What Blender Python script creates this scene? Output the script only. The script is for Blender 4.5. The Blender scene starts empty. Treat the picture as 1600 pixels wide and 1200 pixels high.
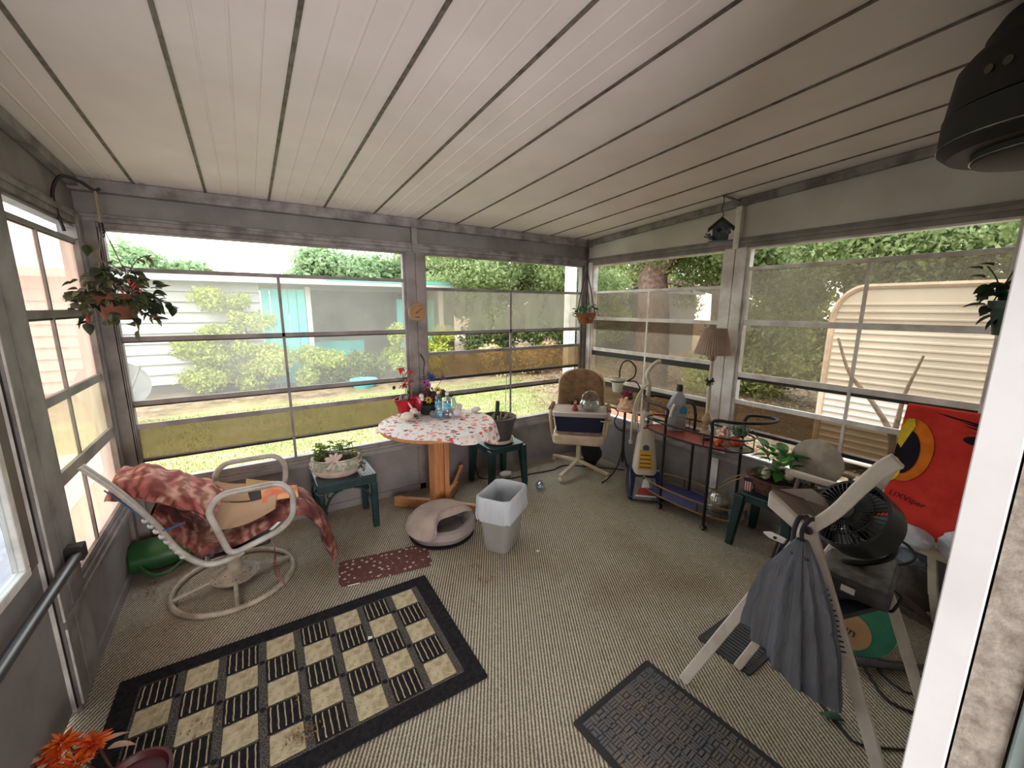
import bpy, bmesh, math, random
import numpy as np
from mathutils import Vector, Matrix, Quaternion
random.seed(7)
SC = bpy.context.scene
COL = SC.collection
PI = math.pi

# ------------------------------------------------------------------ camera, sky, sun, exposure
def look_camera():
    yaw, pitch, roll, H = 0.578689, 0.186995, 0.00389, 1.65
    F = Vector((math.sin(yaw)*math.cos(pitch), math.cos(yaw)*math.cos(pitch), -math.sin(pitch)))
    R = Vector((math.cos(yaw), -math.sin(yaw), 0)); U = R.cross(F)
    R2 = R*math.cos(roll) + U*math.sin(roll); U2 = U*math.cos(roll) - R*math.sin(roll)
    m = Matrix.Identity(4)
    for i in range(3):
        m[i][0] = R2[i]; m[i][1] = U2[i]; m[i][2] = -F[i]
    m[0][3], m[1][3], m[2][3] = 0, 0, H
    cd = bpy.data.cameras.new('camera'); cam = bpy.data.objects.new('camera', cd)
    cd.sensor_width = 36.0; cd.lens = 36.0*632.7/1600.0; cd.clip_start = 0.02; cd.clip_end = 300
    cam.matrix_world = m; COL.objects.link(cam); SC.camera = cam
look_camera()

W = bpy.data.worlds.new('overcast_sky'); SC.world = W; W.use_nodes = True
nt = W.node_tree; bg = nt.nodes['Background']
tc = nt.nodes.new('ShaderNodeTexCoord'); sp = nt.nodes.new('ShaderNodeSeparateXYZ'); rp = nt.nodes.new('ShaderNodeValToRGB')
nt.links.new(tc.outputs['Generated'], sp.inputs[0]); nt.links.new(sp.outputs['Z'], rp.inputs['Fac'])
rp.color_ramp.elements[0].color = (1.0, 0.97, 0.93, 1); rp.color_ramp.elements[0].position = 0.0
rp.color_ramp.elements[1].color = (0.84, 0.93, 1.0, 1); rp.color_ramp.elements[1].position = 0.8
nt.links.new(rp.outputs['Color'], bg.inputs['Color'])
SKY = 5.6
bg.inputs['Strength'].default_value = SKY

def light(name, kind, loc, energy, color=(1, 1, 1), **kw):
    ld = bpy.data.lights.new(name, kind); ld.energy = energy; ld.color = color
    lo = bpy.data.objects.new(name, ld); COL.objects.link(lo); lo.location = loc
    for k, v in kw.items(): setattr(ld, k, v)
    return lo
sun = light('hazy_sun', 'SUN', (0, -5, 12), 2.0, (1.0, 0.93, 0.80), angle=math.radians(14))
sun.rotation_euler = Vector((-0.62, -0.9, 1.25)).to_track_quat('Z', 'Y').to_euler()
fill_light = light('added_fill_light', 'AREA', (-0.05, -1.75, 1.05), 105, (1.0, 0.95, 0.93), shape='RECTANGLE', size=1.6, size_y=1.4)  # added fill light, unseen behind the camera, to brighten the porch interior
fill_light.rotation_euler = Vector((-0.10, -1.0, -0.12)).to_track_quat('Z', 'Y').to_euler()
SC.view_settings.view_transform = 'Standard'; SC.view_settings.look = 'None'
SC.view_settings.exposure = 0.12; SC.view_settings.gamma = 1.0; SC.view_settings.use_curve_mapping = False
cy = SC.cycles
cy.max_bounces = 10; cy.diffuse_bounces = 6; cy.glossy_bounces = 3; cy.transmission_bounces = 6; cy.transparent_max_bounces = 24
cy.use_denoising = True; cy.sample_clamp_indirect = 6.0; cy.caustics_reflective = False; cy.caustics_refractive = False

# ------------------------------------------------------------------ materials
def lin(c):
    return tuple(((v/255.0)/12.92 if v/255.0 <= 0.04045 else ((v/255.0+0.055)/1.055)**2.4) for v in c) + (1.0,)
class NT:
    def __init__(s, name):
        s.m = bpy.data.materials.new(name); s.m.use_nodes = True; s.t = s.m.node_tree
        s.p = s.t.nodes['Principled BSDF']; s.out = s.t.nodes['Material Output']
    def n(s, typ, **kw):
        nd = s.t.nodes.new(typ)
        for k, v in kw.items():
            if k in nd.inputs: nd.inputs[k].default_value = v
            else: setattr(nd, k, v)
        return nd
    def l(s, a, b): s.t.links.new(a, b)
    def coord(s, scale=(1, 1, 1), rot=(0, 0, 0), kind='Object'):
        c = s.n('ShaderNodeTexCoord'); mp = s.n('ShaderNodeMapping')
        mp.inputs['Scale'].default_value = scale; mp.inputs['Rotation'].default_value = rot
        s.l(c.outputs[kind], mp.inputs[0]); return mp.outputs[0]
    def pos(s, scale=(1, 1, 1), rot=(0, 0, 0)):
        g = s.n('ShaderNodeNewGeometry'); mp = s.n('ShaderNodeMapping')
        mp.inputs['Scale'].default_value = scale; mp.inputs['Rotation'].default_value = rot
        s.l(g.outputs['Position'], mp.inputs[0]); return mp.outputs[0]
    def noise(s, vec, scale, detail=4, rough=0.55):
        nd = s.n('ShaderNodeTexNoise'); nd.inputs['Scale'].default_value = scale; nd.inputs['Detail'].default_value = detail
        nd.inputs['Roughness'].default_value = rough; s.l(vec, nd.inputs['Vector']); return nd.outputs['Fac']
    def ramp(s, fac, stops, const=False):
        r = s.n('ShaderNodeValToRGB'); cr = r.color_ramp
        if const: cr.interpolation = 'CONSTANT'
        while len(cr.elements) < len(stops): cr.elements.new(0.5)
        for e, (p, c) in zip(cr.elements, stops):
            e.position = p; e.color = c if len(c) == 4 else lin(c)
        s.l(fac, r.inputs['Fac']); return r.outputs['Color']
    def mix(s, fac, a, b, typ='MIX'):
        m = s.n('ShaderNodeMix', data_type='RGBA', blend_type=typ)
        for sock, v in ((m.inputs['Factor'], fac), (m.inputs['A'], a), (m.inputs['B'], b)):
            pass
        ins = [i for i in m.inputs if i.enabled]
        fi, ai, bi = m.inputs[0], m.inputs[6], m.inputs[7]
        for sock, v in ((fi, fac), (ai, a), (bi, b)):
            if hasattr(v, 'is_output'): s.l(v, sock)
            else: sock.default_value = v
        return m.outputs[2]
    def bump(s, h, strength=0.3, dist=0.01):
        b = s.n('ShaderNodeBump'); b.inputs['Strength'].default_value = strength; b.inputs['Distance'].default_value = dist
        s.l(h, b.inputs['Height']); s.l(b.outputs['Normal'], s.p.inputs['Normal'])
    def base(s, v):
        if hasattr(v, 'is_output'): s.l(v, s.p.inputs['Base Color'])
        else: s.p.inputs['Base Color'].default_value = v
MATS = {}
def mat(name, c, rough=0.6, metal=0.0, c2=None, scale=8.0, amt=(0.4, 0.65), bump=None, spec=None, alpha=None, sub=None, coat=0):
    if name in MATS: return MATS[name]
    k = NT(name); k.p.inputs['Roughness'].default_value = rough; k.p.inputs['Metallic'].default_value = metal
    if spec is not None: k.p.inputs['Specular IOR Level'].default_value = spec
    if coat: k.p.inputs['Coat Weight'].default_value = coat
    c2 = c2 or tuple(max(0, int(v*0.86)) for v in c)
    v = k.coord(); f = k.noise(v, scale, 5)
    k.base(k.ramp(f, [(amt[0], c), (amt[1], c2)]))
    if bump: k.bump(k.noise(v, bump[0], 3), bump[1], bump[2] if len(bump) > 2 else 0.004)
    if alpha is not None: k.p.inputs['Alpha'].default_value = alpha
    MATS[name] = k.m; return k.m
def pane_mat(name, tint, haze, fac, gloss=0.03, streak=6.0):
    if name in MATS: return MATS[name]
    k = NT(name); t = k.t; t.nodes.remove(k.p)
    tr = k.n('ShaderNodeBsdfTransparent'); tr.inputs[0].default_value = lin(tint)
    df = k.n('ShaderNodeBsdfDiffuse'); df.inputs[0].default_value = lin(haze)
    tl = k.n('ShaderNodeBsdfTranslucent'); tl.inputs[0].default_value = lin(haze)
    gl = k.n('ShaderNodeBsdfGlossy'); gl.inputs['Roughness'].default_value = 0.25
    a = k.n('ShaderNodeMixShader'); a.inputs[0].default_value = 0.72; k.l(df.outputs[0], a.inputs[1]); k.l(tl.outputs[0], a.inputs[2])
    v = k.pos((streak, streak, 2.0)); nz = k.noise(v, 1.0, 5)
    mr = k.n('ShaderNodeMapRange'); mr.inputs['From Min'].default_value = 0.3; mr.inputs['From Max'].default_value = 0.7
    mr.inputs['To Min'].default_value = fac*0.75; mr.inputs['To Max'].default_value = min(1, fac*1.3); k.l(nz, mr.inputs['Value'])
    b = k.n('ShaderNodeMixShader'); k.l(mr.outputs[0], b.inputs[0]); k.l(tr.outputs[0], b.inputs[1]); k.l(a.outputs[0], b.inputs[2])
    c = k.n('ShaderNodeMixShader'); c.inputs[0].default_value = gloss; k.l(b.outputs[0], c.inputs[1]); k.l(gl.outputs[0], c.inputs[2])
    k.l(c.outputs[0], k.out.inputs['Surface']); MATS[name] = k.m; return k.m
def clear_mat(name, tint=(240, 245, 248), gloss=0.10, milky=0.0, milk=(230, 232, 235)):
    if name in MATS: return MATS[name]
    k = NT(name); k.t.nodes.remove(k.p)
    tr = k.n('ShaderNodeBsdfTransparent'); tr.inputs[0].default_value = lin(tint)
    gl = k.n('ShaderNodeBsdfGlossy'); gl.inputs['Roughness'].default_value = 0.06
    df = k.n('ShaderNodeBsdfDiffuse'); df.inputs[0].default_value = lin(milk)
    lw = k.n('ShaderNodeLayerWeight'); lw.inputs['Blend'].default_value = 0.35
    ma = k.n('ShaderNodeMath', operation='MULTIPLY_ADD'); ma.inputs[1].default_value = 0.55; ma.inputs[2].default_value = gloss
    k.l(lw.outputs['Facing'], ma.inputs[0])
    a = k.n('ShaderNodeMixShader'); a.inputs[0].default_value = milky; k.l(tr.outputs[0], a.inputs[1]); k.l(df.outputs[0], a.inputs[2])
    b = k.n('ShaderNodeMixShader'); k.l(ma.outputs[0], b.inputs[0]); k.l(a.outputs[0], b.inputs[1]); k.l(gl.outputs[0], b.inputs[2])
    k.l(b.outputs[0], k.out.inputs['Surface']); MATS[name] = k.m; return k.m
def leaf_mat(name, c1, c2, c3=None, trans=0.35, scale=3.0, rough=0.5):
    if name in MATS: return MATS[name]
    k = NT(name); v = k.pos(); f = k.noise(v, scale, 3)
    stops = [(0.35, c1), (0.6, c2)] + ([(0.75, c3)] if c3 else [])
    col = k.ramp(f, stops); k.base(col); k.p.inputs['Roughness'].default_value = rough
    tl = k.n('ShaderNodeBsdfTranslucent'); k.l(col, tl.inputs[0])
    m = k.n('ShaderNodeMixShader'); m.inputs[0].default_value = trans
    k.l(k.p.outputs[0], m.inputs[1]); k.l(tl.outputs[0], m.inputs[2]); k.l(m.outputs[0], k.out.inputs['Surface'])
    MATS[name] = k.m; return k.m

# ------------------------------------------------------------------ mesh helpers (world coordinates)
def B(): return bmesh.new()
def box(bm, x0, x1, y0, y1, z0, z1, mi=0):
    vs = [bm.verts.new((x, y, z)) for z in (z0, z1) for y in (y0, y1) for x in (x0, x1)]
    for q in ((0, 2, 3, 1), (4, 5, 7, 6), (0, 1, 5, 4), (2, 6, 7, 3), (0, 4, 6, 2), (1, 3, 7, 5)):
        f = bm.faces.new([vs[i] for i in q]); f.material_index = mi
    return vs
def obox(bm, c, s, rot=None):
    vs = box(bm, -s[0]/2, s[0]/2, -s[1]/2, s[1]/2, -s[2]/2, s[2]/2)
    m = (rot.to_4x4() if rot is not None else Matrix.Identity(4))
    for v in vs: v.co = m @ v.co + Vector(c)
    return vs
def rz(a): return Matrix.Rotation(a, 3, 'Z')
def rx(a): return Matrix.Rotation(a, 3, 'X')
def ry(a): return Matrix.Rotation(a, 3, 'Y')
def beam(bm, a, b, w, h, up=(0, 0, 1)):
    a = Vector(a); b = Vector(b); d = (b-a); L = d.length; d.normalize()
    s = d.cross(Vector(up)); s = s.normalized() if s.length > 1e-4 else Vector((1, 0, 0)); u = s.cross(d)
    vs = []
    for p in (a, b):
        for i, j in ((-1, -1), (1, -1), (1, 1), (-1, 1)): vs.append(bm.verts.new(p + s*(i*w/2) + u*(j*h/2)))
    for q in ((3, 2, 1, 0), (4, 5, 6, 7), (0, 1, 5, 4), (1, 2, 6, 5), (2, 3, 7, 6), (3, 0, 4, 7)): bm.faces.new([vs[i] for i in q])
def smooth_path(pts, n=6, closed=False):
    P = [Vector(p) for p in pts]; out = []; m = len(P)
    rng = range(m) if closed else range(m-1)
    for i in rng:
        p0 = P[(i-1) % m] if (closed or i > 0) else P[0]*2-P[1]
        p1 = P[i]; p2 = P[(i+1) % m]
        p3 = P[(i+2) % m] if (closed or i+2 < m) else P[-1]*2-P[-2]
        for k in range(n):
            t = k/n; t2 = t*t; t3 = t2*t
            out.append(0.5*((2*p1)+(p2-p0)*t+(2*p0-5*p1+4*p2-p3)*t2+(3*p1-p0-3*p2+p3)*t3))
    if not closed: out.append(P[-1])
    return out
def fillet(pts, r=0.03, n=4, closed=False):
    P = [Vector(p) for p in pts]; out = []; m = len(P)
    for i in range(m):
        if not closed and i in (0, m-1): out.append(P[i]); continue
        a, b, c = P[i-1], P[i], P[(i+1) % m]
        u = (a-b); v = (c-b); ra = min(r, u.length*0.45, v.length*0.45)
        u.normalize(); v.normalize(); p = b+u*ra; q = b+v*ra
        for k in range(n+1):
            t = k/n; out.append(p*(1-t)**2 + b*2*t*(1-t) + q*t*t)
    return out
def tube(bm, pts, r, n=8, closed=False, cap=True, flat=1.0):
    P = [Vector(p) for p in pts]; m = len(P)
    if m < 2: return
    T = []
    for i in range(m):
        a = P[(i-1) % m] if (closed or i > 0) else P[i]; b = P[(i+1) % m] if (closed or i < m-1) else P[i]
        t = (b-a); T.append(t.normalized() if t.length > 1e-9 else Vector((0, 0, 1)))
    up = Vector((0, 0, 1)) if abs(T[0].z) < 0.9 else Vector((1, 0, 0))
    N = (up - T[0]*up.dot(T[0])).normalized(); rings = []
    for i in range(m):
        if i: 
            N = N - T[i]*N.dot(T[i])
            N = N.normalized() if N.length > 1e-6 else T[i].orthogonal().normalized()
        Bn = T[i].cross(N); ri = r[i] if isinstance(r, (list, tuple)) else r
        rings.append([bm.verts.new(P[i] + (N*math.cos(2*PI*k/n)*flat + Bn*math.sin(2*PI*k/n))*ri) for k in range(n)])
    for i in range(m if closed else m-1):
        a, b = rings[i], rings[(i+1) % m]
        for k in range(n): bm.faces.new((a[k], a[(k+1) % n], b[(k+1) % n], b[k]))
    if cap and not closed:
        bm.faces.new(rings[0][::-1]); bm.faces.new(rings[-1])
def lathe(bm, prof, c=(0, 0, 0), n=24, M=None, sx=1.0, sy=1.0, a0=0.0, wob=None):
    rings = []; c = Vector(c)
    for (r, z) in prof:
        if r < 1e-5:
            p = Vector((0, 0, z)); p = (M @ p if M else p)+c; rings.append([bm.verts.new(p)])
        else:
            ring = []
            for k in range(n):
                a = a0+2*PI*k/n; rr = r*(1+(wob(a, z) if wob else 0))
                p = Vector((rr*sx*math.cos(a), rr*sy*math.sin(a), z)); p = (M @ p if M else p)+c
                ring.append(bm.verts.new(p))
            rings.append(ring)
    for a, b in zip(rings[:-1], rings[1:]):
        for k in range(n):
            q = [a[k % len(a)], a[(k+1) % len(a)], b[(k+1) % len(b)], b[k % len(b)]]
            u = []
            for v in q:
                if v not in u: u.append(v)
            if len(u) > 2: bm.faces.new(u)
def cyl(bm, c, r, h, n=20, M=None, r2=None):
    lathe(bm, [(0, 0), (r, 0), (r if r2 is None else r2, h), (0, h)], c, n, M)
def ell(bm, c, s, n=16, m=10, M=None, wob=None):
    prof = [(max(0, math.sin(PI*i/m)), -math.cos(PI*i/m)) for i in range(m+1)]; prof[0] = (0, -1); prof[-1] = (0, 1)
    S = Matrix.Diagonal(Vector(s)); MM = (M @ S) if M is not None else S
    lathe(bm, prof, c, n, MM, wob=wob)
def poly(bm, pts, th=None, nrm=None):
    a = [bm.verts.new(p) for p in pts]; bm.faces.new(a)
    if th:
        nv = Vector(nrm)*th; b = [bm.verts.new(Vector(p)+nv) for p in pts]; bm.faces.new(b[::-1])
        for i in range(len(a)):
            j = (i+1) % len(a); bm.faces.new((a[j], a[i], b[i], b[j]))
def sheet(bm, fn, nu, nv, th=0.0, closed=False):
    g = [[bm.verts.new(fn(i/nu, j/nv)) for j in range(nv+1)] for i in range(nu if closed else nu+1)]
    L = len(g)
    for i in range(nu):
        for j in range(nv): bm.faces.new((g[i][j], g[(i+1) % L][j], g[(i+1) % L][j+1], g[i][j+1]))
    if th:
        bm.normal_update(); bmesh.ops.solidify(bm, geom=list(bm.faces), thickness=th)
def smoothall(me, ang=40):
    me.shade_smooth() if hasattr(me, 'shade_smooth') else None
    try: me.set_sharp_from_angle(angle=math.radians(ang))
    except Exception: pass
def chain(o):
    v = Vector((0, 0, 0))
    while o is not None: v += o.location; o = o.parent
    return v
def obj(name, bm, m, parent=None, smooth=False, bevel=0.0, label=None, kind=None, ang=40, subd=0):
    off = chain(parent)
    if off.length: bmesh.ops.translate(bm, verts=bm.verts, vec=-off)
    me = bpy.data.meshes.new(name)
    bmesh.ops.recalc_face_normals(bm, faces=bm.faces)
    bm.to_mesh(me); bm.free()
    for x in (m if isinstance(m, (list, tuple)) else [m]): me.materials.append(x)
    o = bpy.data.objects.new(name, me); COL.objects.link(o); o.parent = parent
    if smooth: smoothall(me, ang)
    if bevel:
        b = o.modifiers.new('bevel', 'BEVEL'); b.width = bevel; b.segments = 2; b.limit_method = 'ANGLE'
    if subd:
        s = o.modifiers.new('subd', 'SUBSURF'); s.levels = subd; s.render_levels = subd
    if label: o['label'] = label
    if kind: o['kind'] = kind
    return o
def tag(o, label, cat, group=None, kind=None):
    o['label'] = label; o['category'] = cat
    if group: o['group'] = group
    if kind: o['kind'] = kind
    return o
def thing(name, label, cat, loc=(0, 0, 0), group=None):
    o = bpy.data.objects.new(name, None); o.empty_display_size = 0.05; COL.objects.link(o); o.location = loc
    return tag(o, label, cat, group)
def group_empty(name, kind, loc=(0, 0, 0)):
    o = bpy.data.objects.new(name, None); o.empty_display_size = 0.05; COL.objects.link(o); o.location = loc; o['kind'] = kind
    return o
def solo(name, bm, m, label, cat, group=None, kind=None, **kw):
    bm.verts.ensure_lookup_table(); co = np.array([v.co[:] for v in bm.verts]); lo = co.min(0); hi = co.max(0)
    c = Vector(((lo[0]+hi[0])/2, (lo[1]+hi[1])/2, lo[2])); bmesh.ops.translate(bm, verts=bm.verts, vec=-c)
    o = obj(name, bm, m, None, **kw); o.location = c
    return tag(o, label, cat, group, kind)
def struct(name, bm, m, **kw):
    o = obj(name, bm, m, None, **kw); o['kind'] = 'structure'; return o
def inst(src, parent, M=None, name=None):
    o = src.copy(); COL.objects.link(o); o.parent = parent
    if M is not None: o.matrix_local = M
    return o
def copy_tree(o, parent=None):
    c = o.copy(); COL.objects.link(c); c.parent = parent
    for ch in list(o.children): copy_tree(ch, c)
    return c
def np_mesh(name, V, Fq, m, parent=None, kind=None, smooth=False):
    me = bpy.data.meshes.new(name); V = np.asarray(V, dtype=np.float32); Fq = np.asarray(Fq, dtype=np.int32)
    V = V - np.array(chain(parent)[:], dtype=np.float32)
    k = Fq.shape[1]; me.vertices.add(len(V)); me.vertices.foreach_set('co', V.ravel())
    me.loops.add(Fq.size); me.loops.foreach_set('vertex_index', Fq.ravel())
    me.polygons.add(len(Fq)); me.polygons.foreach_set('loop_start', np.arange(0, Fq.size, k, dtype=np.int32))
    me.polygons.foreach_set('loop_total', np.full(len(Fq), k, dtype=np.int32))
    me.update(calc_edges=True); me.validate(); me.materials.append(m)
    o = bpy.data.objects.new(name, me); COL.objects.link(o); o.parent = parent
    if kind: o['kind'] = kind
    return o
def leaf_cloud(name, blobs, n, size, m, parent=None, seed=1, shell=0.55, kind=None, asp=0.5, up=0.0):
    """blobs: (cx,cy,cz,rx,ry,rz); diamond leaves scattered through the outer part of each blob"""
    R = np.random.default_rng(seed); bl = np.array(blobs, float)
    w = (bl[:, 3]*bl[:, 4]*bl[:, 5])**0.7; idx = R.choice(len(bl), n, p=w/w.sum())
    d = R.normal(size=(n, 3)); d /= np.linalg.norm(d, axis=1)[:, None]
    r = shell + (1-shell)*R.random(n)**0.7; r *= 1+0.12*R.normal(size=n)
    c = bl[idx, :3] + d*bl[idx, 3:6]*r[:, None]
    nrm = d + R.normal(size=(n, 3))*0.8; nrm[:, 2] += up; nrm /= np.linalg.norm(nrm, axis=1)[:, None]
    a = np.cross(nrm, R.normal(size=(n, 3))); a /= np.linalg.norm(a, axis=1)[:, None]+1e-9
    b = np.cross(nrm, a); s = size*(0.6+0.8*R.random(n))[:, None]
    V = np.stack([c-a*s, c-b*s*asp+nrm*s*0.15, c+a*s, c+b*s*asp+nrm*s*0.15], axis=1).reshape(-1, 3)
    F = np.arange(n*4).reshape(-1, 4)
    return np_mesh(name, V, F, m, parent, kind)
def text_obj(name, body, size, m, parent, M, ext=0.0003):
    cu = bpy.data.curves.new(name, 'FONT'); cu.body = body; cu.size = size; cu.extrude = ext; cu.align_x = 'CENTER'; cu.align_y = 'CENTER'; cu.resolution_u = 3
    t = bpy.data.objects.new(name, cu); COL.objects.link(t)
    dg = bpy.context.evaluated_depsgraph_get(); me = bpy.data.meshes.new_from_object(t.evaluated_get(dg))
    bpy.data.objects.remove(t); bpy.data.curves.remove(cu); me.materials.clear(); me.materials.append(m)
    o = bpy.data.objects.new(name, me); COL.objects.link(o); o.parent = parent
    me.transform(Matrix.Translation(-chain(parent)) @ M); return o
def frame_M(o, x, y):
    x = Vector(x).normalized(); y = Vector(y); y = (y-x*y.dot(x)).normalized(); z = x.cross(y)
    m = Matrix.Identity(4)
    for i in range(3): m[i][0] = x[i]; m[i][1] = y[i]; m[i][2] = z[i]; m[i][3] = Vector(o)[i]
    return m
# ------------------------------------------------------------------ the porch shell
XL, XR, YB, YF = -0.74, 3.2, 3.39, 0.107
GZ = -0.5
def cz(y): return 2.352 + 0.06*(YB-y)
m_alu = mat('painted_aluminium', (146, 139, 136), 0.55, 0, (110, 103, 101), 5, bump=(60, 0.15))
m_aluw = mat('white_aluminium', (232, 228, 224), 0.45, 0, (192, 184, 178), 7, bump=(60, 0.15))
m_dirty = mat('dirty_aluminium', (146, 140, 138), 0.65, 0, (104, 97, 95), 9, bump=(90, 0.3))
m_kick = mat('grey_kick_panel', (134, 128, 126), 0.6, 0, (112, 106, 104), 3)
m_black = mat('black_rubber', (30, 27, 26), 0.6)
def ceiling_material():
    k = NT('ceiling_panel_paint'); v = k.pos(); f = k.noise(v, 2.5, 4)
    base = k.ramp(f, [(0.35, (224, 214, 214)), (0.7, (212, 201, 200))])
    sp = k.n('ShaderNodeSeparateXYZ'); k.l(v, sp.inputs[0])
    g = k.n('ShaderNodeMapRange'); g.inputs['From Min'].default_value = 3.0; g.inputs['From Max'].default_value = 3.42
    k.l(sp.outputs['Y'], g.inputs['Value'])
    mold = k.noise(v, 46, 6, 0.8); mr = k.n('ShaderNodeMapRange'); mr.inputs['From Min'].default_value = 0.5; mr.inputs['From Max'].default_value = 0.66; k.l(mold, mr.inputs['Value'])
    big = k.noise(v, 4.5, 2); br = k.n('ShaderNodeMapRange'); br.inputs['From Min'].default_value = 0.48; br.inputs['From Max'].default_value = 0.62; k.l(big, br.inputs['Value'])
    m1 = k.n('ShaderNodeMath', operation='MULTIPLY'); k.l(g.outputs[0], m1.inputs[0]); k.l(mr.outputs[0], m1.inputs[1])
    m2 = k.n('ShaderNodeMath', operation='MULTIPLY'); k.l(m1.outputs[0], m2.inputs[0]); k.l(br.outputs[0], m2.inputs[1])
    k.base(k.mix(m2.outputs[0], base, lin((70, 60, 48)))); k.p.inputs['Roughness'].default_value = 0.55
    MATS['ceil'] = k.m; return k.m
m_ceil = ceiling_material()

# floor: ribbed loop carpet over a slab
def carpet():
    k = NT('ribbed_loop_carpet'); v = k.pos((1, 1, 1), (0, 0, math.radians(31)))
    wv = k.n('ShaderNodeTexWave', wave_type='BANDS', bands_direction='X'); wv.inputs['Scale'].default_value = 0.3142/0.0150
    wv.inputs['Distortion'].default_value = 1.6; wv.inputs['Detail'].default_value = 1.0; wv.inputs['Detail Scale'].default_value = 6
    k.l(v, wv.inputs['Vector'])
    v2 = k.pos((1, 1, 1)); f = k.noise(v2, 190, 3, 0.7); st = k.noise(v2, 1.1, 4, 0.6)
    h = k.mix(0.60, wv.outputs['Color'], f)
    c = k.ramp(h, [(0.30, (92, 85, 74)), (0.5, (150, 140, 124)), (0.70, (206, 195, 176))])
    dirt = k.ramp(st, [(0.46, (255, 255, 255)), (0.80, (206, 192, 170))])
    k.base(k.mix(1.0, c, dirt, 'MULTIPLY')); k.p.inputs['Roughness'].default_value = 0.95
    k.p.inputs['Specular IOR Level'].default_value = 0.1
    k.bump(h, 0.7, 0.006); return k.m
bm = B(); box(bm, XL-0.05, XR+0.05, -0.15, YB+0.05, -0.12, 0.0); struct('floor', bm, carpet())

# ceiling: a roof slab carrying separate ribbed pans and their seam strips
ceil = group_empty('ceiling', 'structure')
bm = B(); y0, y1 = -0.05, YB+0.35
vs = [(XL-0.35, y0, cz(y0)+0.02), (XR+0.3, y0, cz(y0)+0.02), (XR+0.3, y1, cz(y1)+0.02), (XL-0.35, y1, cz(y1)+0.02)]
poly(bm, vs, 0.10, (0, 0, 1)); obj('roof_slab', bm, m_alu, ceil)
def pan_mesh(x0, x1, ribs=True):
    bm = B(); w = x1-x0; prof = [(0.004, 0.0)]
    if ribs:
        for k in (1, 2, 3):
            u = w*k/4; prof += [(u-0.006, 0.0), (u-0.002, -0.0025), (u+0.002, -0.0025), (u+0.006, 0.0)]
    prof += [(w-0.004, 0.0)]; ya, yb = 0.0, YB-0.02
    rows = []
    for y in (ya, yb):
        rows.append([bm.verts.new((x0+u, y, cz(y)+dz)) for u, dz in prof])
    for i in range(len(prof)-1): bm.faces.new((rows[0][i], rows[0][i+1], rows[1][i+1], rows[1][i]))
    top = [[bm.verts.new((x, y, cz(y)+0.018)) for x in (x0+0.004, x1-0.004)] for y in (ya, yb)]
    bm.faces.new((top[0][0], top[1][0], top[1][1], top[0][1]))
    bm.faces.new((rows[0][0], rows[1][0], top[1][0], top[0][0])); bm.faces.new((rows[0][-1], top[0][1], top[1][1], rows[1][-1]))
    return obj('ceiling_panel', bm, m_ceil, ceil)
seams = [-0.812, -0.467, -0.128, 0.215, 0.560, 0.910, 1.262, 1.604, 1.95, 2.292, 2.63, 2.97, 3.30]
for i, (a, b) in enumerate(zip(seams[:-1], seams[1:])): pan_mesh(a, b, i in (0, 2, 3, 4, 5))
m_seam = mat('seam_strip_grimy', (112, 104, 97), 0.6, 0, (72, 64, 58), 25)
for s in seams[1:-1]:
    bm = B(); ya, yb = 0.0, YB-0.02
    vs = [(s-0.007, ya, cz(ya)-0.005), (s+0.007, ya, cz(ya)-0.005), (s+0.007, yb, cz(yb)-0.005), (s-0.007, yb, cz(yb)-0.005)]
    poly(bm, vs, 0.008, (0, 0, 1)); obj('seam_strip', bm, m_seam, ceil)

# walls: u runs along the wall, d is the depth outwards
def P(w, u, z, d):
    if w == 'back': return (u, YB+d, z)
    if w == 'right': return (XR+d, u, z)
    return (XL-d, u, z)
def wbox(bm, w, u0, u1, z0, z1, d0, d1):
    a = P(w, u0, z0, d0); b = P(w, u1, z1, d1)
    box(bm, min(a[0], b[0]), max(a[0], b[0]), min(a[1], b[1]), max(a[1], b[1]), min(a[2], b[2]), max(a[2], b[2]))

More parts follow.
